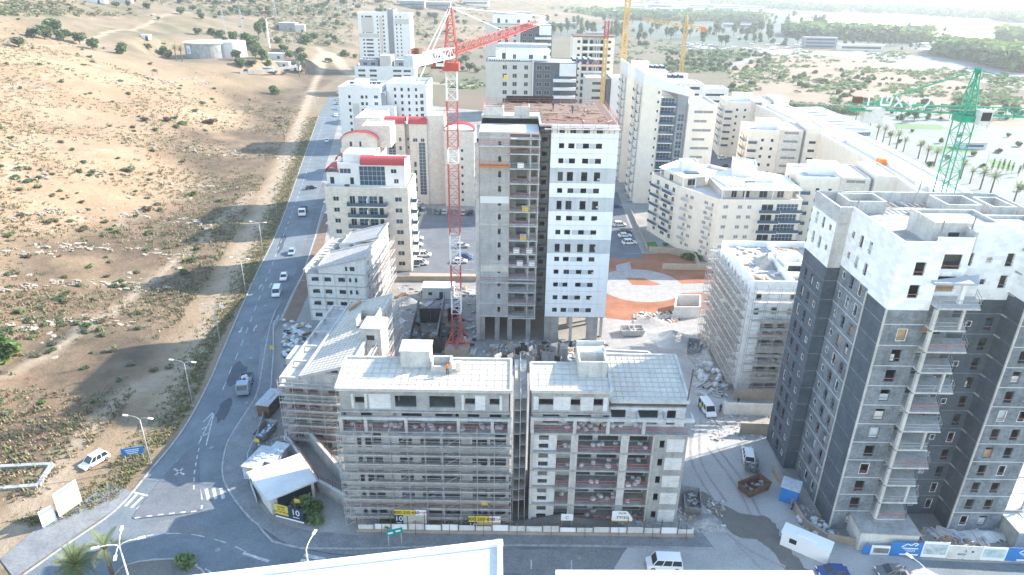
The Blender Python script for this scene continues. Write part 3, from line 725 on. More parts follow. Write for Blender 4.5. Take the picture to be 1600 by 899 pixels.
# ---------- B : block with open floors and red guard rails
B=thing('apartment_block','unfinished concrete block with open floors, red guard rails and pale gridded roofs','building',(3,80.2,0))
frame_floor(B,0,22.4,0,12,LV,[(.2,.4),(6.3,1.0),(13.5,1.1),(17.7,.4)],ops=[(2.2,.1+.5,1.5,1.1),(8,.1,2.4,2.4),(11.5,.1,3.0,2.4),(16.0,.1,2.6,2.4)],back=2.8,backm='block_pale')
for z,z2 in zip(LV,LV[1:]):
    wall(B,(.3,.5),(3.8,.5),z,z2-.28,[(1.6,z+.3,1.4,.8),(1.6,z+1.75,1.4,.8)],'block_pale',.2,'infill_wall')
    wall(B,(17.7,.02),(22.4,.02),z,z2-.28,[(1.15,z+1.0,.7,1.3)]+([(2.6,z+1.0,.7,1.3)] if z<1 else []),'concrete',.25)
    box2('infill_panel','block_pale',B,(19.5,-.03,z+.35),(22.0,.02,z2-.75))
    rails(B,(4,.2),(17.5,.2),z,'rail_red')
    box2('side_wall','concrete',B,(17.5,.45,z),(17.69,2.5,z2-.3))
wall(B,(22.4,.02),(22.4,12),.02,16.0,rows([(3,1.4),(8.5,1.4)],[z+.9 for z in LV[:-1]],1.3),'concrete',.25)
wall(B,(0,12),(0,.5),.02,16.0,rows([(3,1.2),(8,1.2)],[z+.9 for z in LV[:-1]],1.3),'block_grey',.25)
wall(B,(22.4,12),(0,12),.02,16.0,[],'block_grey',.25)
wall(B,(.2,2),(22.2,2),16.3,19.5,[(2.7,16.6,2.4,2.5),(6.8,16.6,3.4,2.5),(11.8,16.6,3.2,2.5),(16.6,16.6,2.9,2.5),(20.0,16.6,1.3,2.5)],'block_pale',.3)
box2('floor_slab','concrete',B,(0,0,19.5),(11.2,8,19.72));box2('floor_slab','concrete',B,(11.2,2,19.5),(22.3,11.9,19.72))
wall(B,(0,.25),(10.8,.25),19.72,23.1,[(2.0,20.9,2.0,1.0),(6.1,20.9,1.3,1.0),(9.3,20.9,1.3,1.1)],'concrete',.3)
for xa,xb in ((.6,3.0),(3.9,6.9),(7.6,10.4)): pass
for xa,xb,za,zb in ((.25,.95,20.1,22.3),(3.05,5.4,20.1,22.3),(6.8,8.6,20.1,22.3),(9.98,10.6,20.1,22.3)): box2('infill_panel','block_pale',B,(xa,.2,za),(xb,.25,zb))
wall(B,(0,8),(0,.25),16.3,23.1,[(4,17.2,1.4,1.2),(4,20.7,1.4,1.2)],'concrete',.25);wall(B,(10.8,.25),(10.8,8),19.72,23.1,[],'concrete',.25);wall(B,(10.8,8),(0,8),19.72,23.1,[],'concrete',.25)
wall(B,(22.2,2),(22.2,11.9),16.3,20.6,[],'concrete',.25);wall(B,(22.2,11.9),(0,11.9),16.3,20.6,[],'concrete',.25)
box2('core_wall','concrete_dark',B,(.4,4.6,19.8),(10.5,4.8,23.0));box2('core_wall','concrete_dark',B,(.4,6,16.3),(22,6.2,19.4))
batten_roof(B,[(-.1,0,23.3),(11,0,23.3),(11,6.2,24.1),(-.1,6.2,24.1)],10,5)
batten_roof(B,[(11.3,1.6,20.75),(22.4,1.6,20.75),(22.4,12,22.4),(11.3,12,22.4)],12,10)
batten_roof(B,[(12,12.4,20.6),(20,12.4,20.6),(19,15.5,20.9),(12,16,20.9)],8,4)
wall(B,(12,12.5),(20,12.5),.02,20.3,[],'concrete',.25);wall(B,(20,12.5),(19,15.6),.02,20.4,[],'concrete');wall(B,(19,15.6),(12,16),.02,20.5,[],'concrete');wall(B,(12,16),(12,12.5),.02,20.4,[],'concrete')
for a,b_ in (((6.6,3.2,23.6),(10.6,3.45,26.2)),((6.6,3.45,23.6),(6.85,8.2,26.2)),((10.35,3.45,23.6),(10.6,8.2,26.2)),((6.85,6,23.6),(10.35,6.2,26.2)),((6.6,8.2,23.6),(10.6,8.45,26.8))): box2('shaft_wall','concrete_pale',B,a,b_)
box2('shaft_lid','roof_white',B,(6.86,6.21,26.0),(10.34,8.19,26.15))
box2('terrace_beam','concrete_pale',B,(-.1,-.15,18.5),(23,.3,19.0))
for x in (.15,6.2,10.9,16): box2('terrace_column','concrete_pale',B,(x-.25,0,16.3),(x+.25,.3,18.5))
for x in (11.2,15.2,18.9,22.85): box2('terrace_beam','concrete_pale',B,(x-.15,.31,18.55),(x+.15,1.9,18.95))
rails(B,(.3,.15),(22.3,.15),16.3,'rail_red');box2('terrace_slab','concrete',B,(22.41,.0,16.05),(23.2,11,16.3))
bar('rebar_post','rust',B,(22.2,1.9,20.7),(22.3,1.6,26.2),.14)
for z,n in zip(LV,(3,8,9,10,8,18)): clutter(4.2,17,.5,2.3,z,n,'bulk bag on an open floor behind the red guard rails',.85,(3,80.2))
scaffold('narrow ladder-like scaffold on the end wall of the red railed block',(2.7,91),(2.7,80.4),.01,[2,4,6,8,10,12,14,16,18,20,22],2.7,.9)
# ---------- C : shed-roofed block along the road
Cb=thing('apartment_block','unfinished block with long shed roof beside the road bend, scaffold at its gable end','building',(-38.6,99,0),R(-4.2))
CL=[.02,3.0,6.0,9.0,12.2]
fo=[(2.6,.9,1.3,1.2),(8.2,.9,.8,1),(9.6,.9,.8,1)]
for z,z2 in zip(CL,CL[1:]):
    wall(Cb,(0,.2),(12,.2),z,z2-.25,[(2.0,z+.3,2.4,2),(4.9,z+.3,1.7,2)]+([(8.4,z+1,.85,1.1),(9.9,z+1,.85,1.1)] if z<8 else [(8.6,z+.6,2,1.8),(10.9,z+1,1.2,1.1)]),'concrete',.3)
    box2('floor_slab','concrete_pale',Cb,(-.3,-.15,z2-.25),(12.1,28,z2))
    box2('partition_wall','block_grey',Cb,(.3,3,z),(11.7,3.2,z2-.26))
    wall(Cb,(0,28),(0,.2),z,z2-.25,rows([(4,2.6),(9,2.6),(14,2.6),(19,2.6),(24,2.6)],[z+.5],1.9),'concrete',.3)
    wall(Cb,(12,.2),(12,28),z,z2-.25,rows([(4,1.3),(9,1.3),(14,1.3),(19,1.3),(24,1.3)],[z+.9],1.2),'concrete',.3)
wall(Cb,(12,28),(0,28),.02,12,[],'concrete')
mo('gable_wall',[(.3,.25,12.2),(12,.25,12.2),(12,.25,16.2),(3.2,.25,13.6),(.3,.25,12.8)],[(0,1,2,3,4)],'concrete_pale',Cb)
box2('window_hood','concrete_pale',Cb,(7.6,-.5,14.3),(12.1,.24,14.5))
for x in (9.0,11): box2('dark_opening','form_dark',Cb,(x-.6,.2,14.55),(x+.6,.26,14.95))
wall(Cb,(12.05,.2),(12.05,28),12.2,16.4,rows([(5,1.3),(17,1.3),(23,1.3)],[13.4],1.2),'concrete_pale',.3);wall(Cb,(3.2,28),(3.2,.3),12.2,13.4,[],'concrete_pale')
batten_roof(Cb,[(3.0,0,13.5),(12.1,0,16.3),(12.1,28,16.3),(3.0,28,13.5)],12,30)
for y in (0,5.5,11,16.5,22,27.8): box2('pergola_beam','concrete_pale',Cb,(-.2,y,12.9),(2.85,y+.3,13.3))
box2('pergola_beam','concrete_pale',Cb,(-.55,-.1,12.9),(-.21,28.2,13.3));box2('terrace_wall','concrete_pale',Cb,(-.5,0,12.2),(-.25,28,12.85))
for y in (.2,5.5,11,16.5,22,27.6): box2('pergola_post','concrete_pale',Cb,(-.5,y,12.2),(-.2,y+.25,12.9))
box2('terrace_box','concrete_pale',Cb,(-2.3,7,9),(-.6,12,12.7))
h=MB();h.box((13.0,11.4,15.2),(3.6,4.6,6.2));h.box((13,11.4,18.4),(3.9,4.9,.25));h.obj('stair_head','concrete_pale',Cb)
box2('stair_opening','form_dark',Cb,(12.2,9.02,16.2),(13.6,9.08,17.1))
for a,b_ in (((8.4,15,15.2),(8.6,19.5,17.0)),((8.6,19.3,15.2),(12.2,19.5,17.6)),((12.0,15,15.2),(12.2,19.3,17.6))): box2('skylight_wall','concrete_pale',Cb,a,b_)
box2('skylight_floor','concrete_dark',Cb,(8.6,15,15.62),(12.0,19.3,15.66))
bar('timber_stack','timber',Cb,(4.3,24.3,14.3),(5.6,27.5,14.7),.7,.4)
scaffold('grey tube scaffold on the gable end of the shed roofed block by the road',(-38.9,98.7),(-26.6,97.8),.01,[1.6,3.1,4.6,6.1,7.6,9.2,10.8,12.3],2.5)
scaffold('tube scaffold on the yard side of the shed roofed block',(-25.8,99),(-23.9,126),.01,[2.5,5,7.5,10,12.5,15],2.6)
for i in range(10): bag(*(lambda p:(p.x,p.y,p.z))(Cb.matrix_basis@Vector((random.uniform(1,5),random.uniform(.5,2.5),random.choice(CL[1:4])))),'bulk bag on the shed roofed block by the road',GRB,.8)
# podium steps and ramp in front of C
pod=thing('retaining_walls','concrete stepped retaining walls and basement slab between shed roofed block and street block','wall',(-36,88,0))
for i,(p,q,h_) in enumerate((((478,690),(545,770),3.2),((452,700),(500,770),2.2),((500,770),(545,795),2.4),((520,700),(560,680),3.6))):
    a=Vector(G(*p));b_=Vector(G(*q));d=(b_-a);o=box('wall_panel','concrete',pod,((a.x+b_.x)/2+36,(a.y+b_.y)/2-88,h_/2),(d.length,.3,h_),math.atan2(d.y,d.x))
    box('coping','concrete_pale',o,(0,0,.51),(1,1.6,.04));
    rails(pod,(a.x+36,a.y-88),(b_.x+36,b_.y-88),h_+.15,'rust')
# ---------- D : two-part block with mono-pitch roofs
D=thing('apartment_block','unfinished pale block with two sloping roofs, bare window openings, next to the lay-by','building',(-48,146,0),R(-3))
DL=[.02,3.1,6.2,9.3,12.4]
for z,z2 in zip(DL,DL[1:]):
    wall(D,(0,0),(14,0),z,z2-.2,[(2,z+1,1.7,1.1),(5,z+1,1.6,1.1),(8.3,z+1,1.6,1.1),(10.3,z+1,.6,1.1),(11.7,z+1,.6,1.1)],'block_pale',.3)
    box2('floor_slab','concrete',D,(-.1,-.1,z2-.2),(14.1,24,z2));box2('partition_wall','block_grey',D,(.3,3,z),(13.7,3.2,z2-.21))
    wall(D,(14,0),(14,24),z,z2-.2,rows([(3,1.2),(6,1.2),(10,1.2),(14,1.2),(18,1.2),(21,1.2)],[z+.9],1.3),'block_pale',.3);wall(D,(0,24),(0,0),z,z2-.2,rows([(4,2),(10,2),(16,2),(21,2)],[z+.5],1.8),'block_pale',.3)
    for x in (.2,4,6.7,9.4,13.8): box2('column','concrete_pale',D,(x-.18,-.05,z),(x+.18,-.002,z2-.21))
wall(D,(14,24),(0,24),.02,12.2,[],'block_pale')
mo('gable_wall',[(3,0.02,12.4),(14,.02,12.4),(14,.02,16.6),(3,.02,13.6)],[(0,1,2,3)],'block_pale',D)
for x,s_ in ((9.6,.5),(11,1.1)): box2('dark_opening','form_dark',D,(x-s_/2,-.02,13.2),(x+s_/2,.03,14.2))
wall(D,(14.02,0),(14.02,24),12.4,16.4,rows([(3,1.1),(7,1.1),(15,1.1),(20,1.1)],[13.4],1.3),'block_pale',.3);wall(D,(3,24),(3,0),12.4,13.4,[],'block_pale')
batten_roof(D,[(2.8,-.2,13.7),(14.2,-.2,16.7),(14.2,9.8,16.7),(2.8,9.8,13.7)],14,10,'concrete_pale')
batten_roof(D,[(4.2,13.5,13.9),(14.2,13.5,16.7),(14.2,24,16.7),(4.2,24,13.9)],14,10,'roof_grey')
box2('roof_court','roof_grey',D,(3.2,9.9,12.41),(13.9,13.4,13.0))
wall(D,(4.2,13.4),(14,13.4),13.0,15.0,[(3,13.1,1,1.6),(7.4,13.1,1,1.6)],'block_pale',.2)
for y in (2,6,10,14,18): box2('pergola_beam','concrete_pale',D,(-.3,y,12.9),(2.75,y+.3,13.2))
box2('pergola_beam','concrete_pale',D,(-.6,0,12.9),(-.31,20,13.2));box2('terrace_wall','concrete_pale',D,(-.25,0,12.41),(-.05,22,13.3))
scaffold('light tube scaffold on the yard side of the two-roofed pale block',(-33.4,146),(-32.3,168),.01,[2.5,5,7.5,10,12.5],2.8)
# ================================================================ CENTRAL TOWER (J)
J=thing('apartment_tower','tall unfinished tower with white panelled right wing, grey balcony wing and brown formwork on top','building',(0,137,0))
jr=[205,229,252.5,275,299,320,342,364,387,406,426,446,466,485.5]
jz=[atY(905,v,137.0).z for v in jr]           # mid heights of window rows, top first
jx=[atY(u,205,137.0).x for u in (878.5,896,917,937.5)]
XL,XR=7.4,20.9
band={3,5,8}
edges=[49.0]+[(a+b)/2 for a,b in zip(jz,jz[1:])]+[jz[-1]-1.7]
for k,zc in enumerate(jz):
    zt,zb=edges[k],edges[k+1];hh=1.9 if k in band else 1.05
    off=0 if k%3 else .25
    ops=[(x-XL+(-.25 if (k%2 and i==1) else 0),zc-hh/2-(.25 if k in band else 0),1.25 if i else 1.05,hh) for i,x in enumerate(jx)]
    ops=[q_+((random.choice(['d',None,None]),) if k>2 else (None,)) for q_ in ops]
    o=wall(J,(XL,0),(XR,0),zb+.035,zt,ops,'concrete_dark' if False else ('grey_wet' if k in band else 'panel_white'),.3,'wall_panel')
    if k not in band:
        pr=[(1,2),(2,3)] if k%3==1 else ([(0,1),(2,3)] if k%3==2 else [(1,2)])
        for i,j2 in pr:
            xa=jx[i]-XL+.7;xb=jx[j2]-XL-.7
            if xb-xa>.3: box2('grey_infill','grey_wet',o,(xa,-.02,zc-.52),(xb,.1,zc+.52))
    box2('floor_slab','concrete',J,(XL+.1,.35,zb-.1),(XR-.1,25.5,zb+.12))
    wall(J,(XR,0),(XR,26),zb+.035,zt,[(4,zc-.6,1.3,1.2),(9,zc-.6,1.3,1.2),(15,zc-.6,1.3,1.2),(21,zc-.6,1.3,1.2)],'panel_white',.3,'wall_panel')
    box2('floor_slab','concrete_pale',J,(-7.05,-.15,zb-.2),(5.2,.0,zb+.12)) if k in (0,12,13,6,9) else None
box2('partition_wall','concrete_dark',J,(XL+.2,4.5,5),(XR-.2,4.7,48.8))
wall(J,(XR,26),(-7,26),.02,48.9,[],'concrete');wall(J,(-7,26),(-7,0),.02,47.5,rows([(6,1.2),(12,1.2),(20,1.2)],[z-.6 for z in jz],1.2),'block_grey',.3)
# pilotis under the white wing
for xa,xb in ((7.4,10.6),(17.0,19.4)): box2('pilotis_wall','concrete',J,(xa,.1,.02),(xb,.9,edges[-1]+.03))
for x,y in ((13.4,.5),(20.6,3),(20.6,12),(13.4,8),(8,8),(18,9)): box2('pilotis_column','concrete_pale',J,(x-.3,y-.3,.02),(x+.3,y+.3,edges[-1]+.03))
box2('pilotis_slab','concrete',J,(7.4,.3,edges[-1]-.25),(20.9,26,edges[-1]-.02))
# balcony wing
fz=[e for e in edges[1:]]                     # slab levels
lev=sorted(fz)+[47.3]
wx=atY(780.5,300,137).x+7
for z,z2 in zip(lev,lev[1:]):
    wall(J,(-7,0),(-.8,0),z,z2-.03,[(wx,z+1.0,.62,1.25)],'block_grey',.3,'wall_panel')
    wall(J,(-.8,2.4),(5.2,2.4),z,z2-.25,[(2.5,z+.05,2.2,2.3),(5,z+.6,1.2,1.5)],'concrete',.25,'balcony_wall')
    s=box2('balcony_slab','concrete_pale',J,(-.8,-1.0,z-.22),(5.3,2.5,z))
    box2('column','concrete_pale',J,(3.2,.1,z),(3.5,.4,z2-.22));box2('column','concrete_pale',J,(5.0,-.8,z),(5.2,-.6,z2-.22))
    rails(J,(-.7,-.9),(5.2,-.9),z,'rail_red' if random.random()<.7 else 'galv')
    box2('recess_slab','concrete',J,(5.31,4.2,z-.2),(7.38,9,z));wall(J,(5.25,5.4),(7.4,5.4),z,z2-.2,[(1.1,z+1.2,1.1,.9)],'block_grey',.2,'recess_wall')
    wall(J,(5.3,2.5),(5.3,5.4),z,z2-.2,[],'concrete',.2,'recess_wall');wall(J,(7.35,5.4),(7.35,.1),z,z2-.2,[],'concrete',.2,'recess_wall')
    box2('partition_wall','block_grey',J,(-6.8,4.6,z),(5.1,4.8,z2-.23))
zb_=lev[0]
for x in (-6.7,-3.4,-.6,3.6): box2('pilotis_wall','concrete',J,(x-.35,.3,.02),(x+.7,.7,zb_-.23))
for v,m_ in ((313,'stone_cream'),(420,'stone_cream')): 
    z=atY(780,v,137).z;box2('plaster_band','frame_white' if v<400 else 'insul',J,(-6.9,-.05,z-.75),(-.9,-.01,z+.75))
for v in (228,440): 
    z=atY(780,v,137).z;box2('facade_slab','concrete_pale',J,(-7.1,-.9,z-.15),(5.3,-.02,z+.1));rails(J,(-7,-.8),(-.9,-.8),z+.1,'rail_red')
z=atY(780,258,137).z;box2('loading_platform','orange',J,(-7,-1.6,z-.1),(-1,-.02,z+.05));rails(J,(-7,-1.5),(-1,-1.5),z,'rail_red')
box2('hoist_mast','concrete_pale',J,(-7.9,.2,.02),(-7.05,1.0,45))
# top deck: formwork, timbers, rails
box2('roof_slab','roof_dusty',J,(5,.2,48.6),(20.8,25.9,49.0));box2('roof_slab','roof_white',J,(-7,.2,47.0),(5,9,47.4));box2('roof_slab','roof_dusty',J,(-7,9,48.5),(5,25.9,49.0))
mat('formply',(.26,.165,.12),(.17,.115,.09),scale=.8,fine=.3)
deck=box2('formwork_deck','formply',J,(5.6,1.5,49.02),(20.6,25.6,49.1));deck2=box2('formwork_deck','formply',J,(-6.6,14,49.02),(5.5,25.6,49.1))
for i in range(90):
    x=random.uniform(-6,20);y=random.uniform(3,25);
    if x<5.5 and y<15:continue
    o=box('plank',random.choice(['timber','deck','formply','rust','formply']),J,(x,y,49.16+random.uniform(0,.25)),(random.uniform(1,3.5),random.uniform(.12,.35),.08),random.choice([0,1.57,random.uniform(0,3)]))
rails(J,(5.6,.3),(20.7,.3),49.05,'rail_red');rails(J,(20.7,.3),(20.7,25.7),49.05,'rail_red');rails(J,(20.7,25.7),(-6.8,25.7),49.05,'rail_red');rails(J,(-6.8,25.7),(-6.8,10),49.05,'rail_red')
for i in range(14): bar('bracket','timber',J,(6.5+i*1.03,-1.0,48.2),(6.5+i*1.03,.0,47.4),.1);
box2('edge_platform','deck',J,(6,-1.2,48.25),(21,-.06,48.35));rails(J,(6,-1.1),(21,-1.1),48.35,'rail_red')
for (xa,ya,xb,yb,h_) in ((-6.5,9.2,-2.5,9.5,1.6),(-2.6,9.5,-2.3,13,1.6),(0,9.2,3,9.5,1.9),(3,9.5,3.2,13.5,1.9),(-6.5,13,-2.5,13.3,1.4)): box2('shaft_wall','concrete_pale',J,(xa,ya,48.9),(xb,yb,49+h_))
box2('site_screen','form_dark',J,(-2,25.9,49),(9,26.05,50.6))
for i,(x,y,z,s) in enumerate(((18.3,-.3,0,0),)): pass
tg='yellow and white material crates on tower balconies'
for i,(k,x,m_) in enumerate(((7,2.5,'yellow'),(5,2.2,'yellow'),(4,.8,'white'),(4,3.6,'white'),(3,1.6,'white'),(3,4.2,'white'),(10,1.4,'white'))):
    z=lev[k+1] if k+1<len(lev)-1 else lev[-3]
    t=thing('material_crate',('yellow' if m_=='yellow' else 'white')+' crate standing on a balcony of the formwork topped tower','crate',(x,136.8,z),0,tg)
    box('crate_body',m_,t,(0,0,.5),(1.3,.9,.9));box('pallet','timber',t,(0,0,.03),(1.35,.95,.06));box('crate_lid','white',t,(0,0,.98),(1.4,1,.06))
# ================================================================ RIGHT DARK TOWER (P)
P=thing('apartment_tower','tall tower under construction with charcoal lower storeys and white upper storeys','building',(0,0,0))
FH=3.12;ZW=36.9;TOP=46.2
pz=[.6+FH*i for i in range(15)]
def pw(p,q,cols,mlow,mhigh,zw=ZW,top=TOP,tall=1.85,small=None):
    op=[]
    for z in pz:
        for c_ in cols:
            x,w_=c_[:2];h_=c_[2] if len(c_)>2 else tall;zz=z+(.55 if h_>1.2 else 1.0)
            if zz<zw<zz+h_: continue
            op.append((x,zz,w_,h_))
    a=wall(P,p,q,.02,zw,[o for o in op if o[1]+o[3]<zw],mlow,.3);b=wall(P,p,q,zw,top,[o for o in op if o[1]>zw and o[1]+o[3]<top-.6],mhigh,.3)
    Lw=(Vector(q)-Vector(p)).length
    for o in op:
        if random.random()<.42 and o[1]+o[3]<top-.6: box2('window_board',random.choice(['offwhite','timber','glass_blue','tarp','offwhite']),a if o[1]<zw else b,(o[0]-o[2]/2+.01,.27,o[1]+.01),(o[0]+o[2]/2*random.choice([1,1,0])-.01,.31,o[1]+o[3]*random.choice([1,.55,.7])))
    for z in pz[1:]:
        if z<zw-.3: box2('joint_strip','charcoal_dusty' if mlow=='charcoal_render' else 'grey_wet',a,(.02,-.012,z-.16),(Lw-.02,.05,z-.04))
    for o in op:
        if o[1]+o[3]<top-.6:
            par=a if o[1]+o[3]<zw else b
            bar('window_rail','rail_red' if random.random()<.35 else 'steel',par,(o[0]-o[2]/2,-.03,o[1]+.55),(o[0]+o[2]/2,-.03,o[1]+.55),.07)
            if o[3]<1.2 or random.random()<.2: 
                fr=MB();w2,h2=o[2]/2,o[3]/2
                for x0,x1,z0,z1 in ((-w2,w2,-h2,-h2+.09),(-w2,w2,h2-.09,h2),(-w2,-w2+.09,-h2+.09,h2-.09),(w2-.09,w2,-h2+.09,h2-.09)): fr.b2((x0,.02,z0),(x1,.1,z1))
                k=('pf',round(o[2],2),o[3])
                if k not in WMC: WMC[k]=mesh('window_frame',fr.v,fr.f,'frame_white')
                f=bpy.data.objects.new('window_frame',WMC[k]);f.location=(o[0],0,o[1]+h2);link(f,par)
    return a
X1,X2=46.5,48.4;Y0,Y1,Y2=79.5,93.6,102.0
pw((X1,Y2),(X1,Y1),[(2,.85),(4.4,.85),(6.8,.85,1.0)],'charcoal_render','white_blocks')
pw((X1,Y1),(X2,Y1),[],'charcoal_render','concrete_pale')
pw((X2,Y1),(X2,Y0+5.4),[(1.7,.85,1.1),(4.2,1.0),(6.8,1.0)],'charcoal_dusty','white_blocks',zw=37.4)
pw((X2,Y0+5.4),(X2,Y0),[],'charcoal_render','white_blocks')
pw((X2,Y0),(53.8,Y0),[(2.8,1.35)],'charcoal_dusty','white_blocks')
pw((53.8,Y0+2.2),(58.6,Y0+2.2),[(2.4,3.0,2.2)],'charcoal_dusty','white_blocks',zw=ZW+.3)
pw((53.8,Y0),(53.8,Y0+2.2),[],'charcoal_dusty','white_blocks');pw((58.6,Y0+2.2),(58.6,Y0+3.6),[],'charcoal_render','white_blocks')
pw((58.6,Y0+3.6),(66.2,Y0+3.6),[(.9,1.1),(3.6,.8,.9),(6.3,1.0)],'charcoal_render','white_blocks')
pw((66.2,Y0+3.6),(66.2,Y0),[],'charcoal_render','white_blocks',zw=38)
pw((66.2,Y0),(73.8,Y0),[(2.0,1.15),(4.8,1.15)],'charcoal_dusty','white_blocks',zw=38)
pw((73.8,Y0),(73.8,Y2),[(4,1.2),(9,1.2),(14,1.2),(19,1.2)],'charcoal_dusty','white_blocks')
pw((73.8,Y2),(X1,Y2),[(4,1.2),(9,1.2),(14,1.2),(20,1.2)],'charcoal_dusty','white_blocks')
pp=[(X1+.35,Y1+.2),(X2+.35,Y1+.2),(X2+.35,Y0+.35),(53.6,Y0+.35),(53.6,Y0+2.6),(58.8,Y0+2.6),(58.8,Y0+3.9),(66,Y0+3.9),(66.5,Y0+.35),(73.4,Y0+.35),(73.4,Y2-.35),(X1+.35,Y2-.35)]
for z in pz[1:]: prismo(P,pp,z-.25,z,'concrete','floor_slab')
wall(P,(X1+3.2,Y2-1),(X1+3.2,Y0+3),.02,44,[],'block_grey',.2,'partition_wall');wall(P,(X1+3.3,Y0+6.5),(73,Y0+6.5),.02,44,[],'block_grey',.2,'partition_wall')
# open balconies stepping out of the front
for i,z in enumerate(pz[1:13]):
    ext=59.4 if i%2 else 58.4
    s=prismo(P,[(53.85,Y0-1.7),(ext-.2,Y0-1.7),(ext+1.4,Y0+2.1),(53.85,Y0+2.15)],z-.25,z,'concrete_pale','balcony_slab')
    rails(P,(53.9,Y0-1.6),(ext-.2,Y0-1.6),z,'galv' if i%3 else 'rail_red');rails(P,(ext-.2,Y0-1.6),(ext+1.3,Y0+2),z,'galv')
    if i<11:
        box2('balcony_column','concrete_pale',P,(53.55,Y0-1.75,z),(54.0,Y0-1.3,z+FH-.25))
        if i%3==1: box2('balcony_column','concrete_pale',P,(57.2,Y0-1.6,z),(57.5,Y0-1.3,z+FH-.25))
    for sx in (0,):
        s2=prismo(P,[(73.85,Y0+.6),(77.6,Y0+.6),(76.8,Y0+6),(73.85,Y0+6)],z-.25,z,'concrete_pale','balcony_slab');rails(P,(73.9,Y0+.7),(77.5,Y0+.7),z,'galv')
        box2('balcony_column','concrete_pale',P,(77.0,Y0+.8,z),(77.3,Y0+1.1,z+FH-.25))
z=pz[13];prismo(P,[(53.0,Y0-.9),(58.5,Y0-.9),(60.4,Y0+2.1),(53.0,Y0-.02)],z-.3,z,'roof_grey','balcony_slab')
box2('balcony_column','plaster_white',P,(57.0,Y0-.5,z-FH),(57.5,Y0,z-.3))
# crown: deep parapets, plant rooms, open roof
box2('roof_slab','roof_grey',P,(X1+.36,Y1,43.6),(73.4,Y2-.36,43.9));box2('roof_slab','roof_dusty',P,(X2+.4,Y0+4,43.6),(73.4,Y1,43.9));box2('roof_slab','roof_dusty',P,(X2+.4,Y0+.4,43.55),(53.6,Y0+4,43.85));box2('roof_slab','roof_dusty',P,(66.6,Y0+.4,43.55),(73.4,Y0+4,43.85))
def inner(p,q,z0,z1,m='concrete_pale',t=.3,name='parapet'):
    a=Vector(p);b=Vector(q);d=b-a;box(name,m,P,((a.x+b.x)/2,(a.y+b.y)/2,(z0+z1)/2),(d.length,t,z1-z0),math.atan2(d.y,d.x))
for p,q in (((X1+.15,Y1-.1),(X1+.15,Y2)),((X1+.3,Y1+.16),(X2+.4,Y1+.16)),((X2+.16,Y0+.01),(X2+.16,Y1)),((X1+.3,Y2-.16),(73.65,Y2-.16)),((73.64,Y0+.02),(73.64,Y2-.3)),((X2+.31,Y0+.16),(53.5,Y0+.16)),((66.4,Y0+.17),(73.4,Y0+.17))): inner(p,q,43.9,TOP+.03,'white_blocks' if False else 'concrete_pale')
inner((53.95,Y0+2.36),(58.4,Y0+2.36),43.9,TOP-.6);inner((58.9,Y0+3.78),(66.1,Y0+3.78),43.9,TOP+1.2,'white_blocks');inner((58.75,Y0+2.4),(58.75,Y0+9),43.9,TOP+.6)
rm=MB()
for x0,y0,x1,y1,h_ in ((54.5,84,63,90,3.4),(63,85,69.5,89,3.0)):
    for a,b_ in (((x0,y0),(x1,y0+.3)),((x0,y1-.3),(x1,y1)),((x0,y0+.3),(x0+.3,y1-.3)),((x1-.3,y0+.3),(x1,y1-.3))): rm.b2((a[0],a[1],43.9),(b_[0],b_[1],43.9+h_))
    rm.b2((x0+.3,y0+.3,43.9+h_-.6),(x1-.3,y1-.3,43.9+h_-.45))
rm.obj('plant_room','concrete_pale',P)
for x,z0,w_,h_ in ((56.5,45.2,1.4,.8),(61.2,44,1.1,2.2),(66,44.6,1.6,1.3)): box2('plant_opening','form_dark',P,(x,83.97,z0),(x+w_,84.02,z0+h_)) if x<63 else box2('plant_opening','form_dark',P,(x,84.97,z0),(x+w_,85.02,z0+h_))
for x0,y0,x1,y1,h_ in ((62,94,67,99,2.8),(49.5,97,55,101.5,2.2),(68.5,94,72,99,2.6)):
    for a,b_ in (((x0,y0),(x1,y0+.3)),((x0,y1-.3),(x1,y1)),((x0,y0+.3),(x0+.3,y1-.3)),((x1-.3,y0+.3),(x1,y1-.3))): box2('shaft_wall','concrete_pale',P,(a[0],a[1],43.9),(b_[0],b_[1],43.9+h_))
for i in range(11): box('prop_bar',random.choice(['rust','timber','galv']),P,(55+i*.9,98.5+random.uniform(-.4,.4),45.2),(.12,2.4,.12),random.uniform(-.15,.15))
for i in range(46): box('debris_block',random.choice(['offwhite','timber','rubble','concrete_pale']),P,(random.uniform(49,53.2),random.uniform(80.5,92.5),43.98+random.uniform(0,.2)),(random.uniform(.3,1.3),random.uniform(.2,.5),random.uniform(.15,.5)),random.uniform(0,3))
for x,y,h_ in ((54,Y0+2.4,3.6),(49,Y1+.2,3),(58.8,Y0+3.8,3.8),(66.3,Y0+3.9,4),(62,Y2-.2,3.6)): bar('rebar_post','steel',P,(x,y,TOP-.2),(x+.15,y,TOP+h_-1.5),.12)
bar('edge_trim','concrete_pale',P,(X2-.03,Y0+5.4,.1),(X2-.03,Y0+5.4,37),.22);bar('edge_trim','concrete_pale',P,(X2-.03,Y0-.03,.1),(X2-.03,Y0-.03,ZW),.22);bar('edge_trim','concrete_pale',P,(66.17,Y0-.03,.1),(66.17,Y0-.03,38),.22);bar('edge_trim','concrete',P,(X2+.1,Y1-.05,.1),(X2+.1,Y1-.05,ZW),.2)
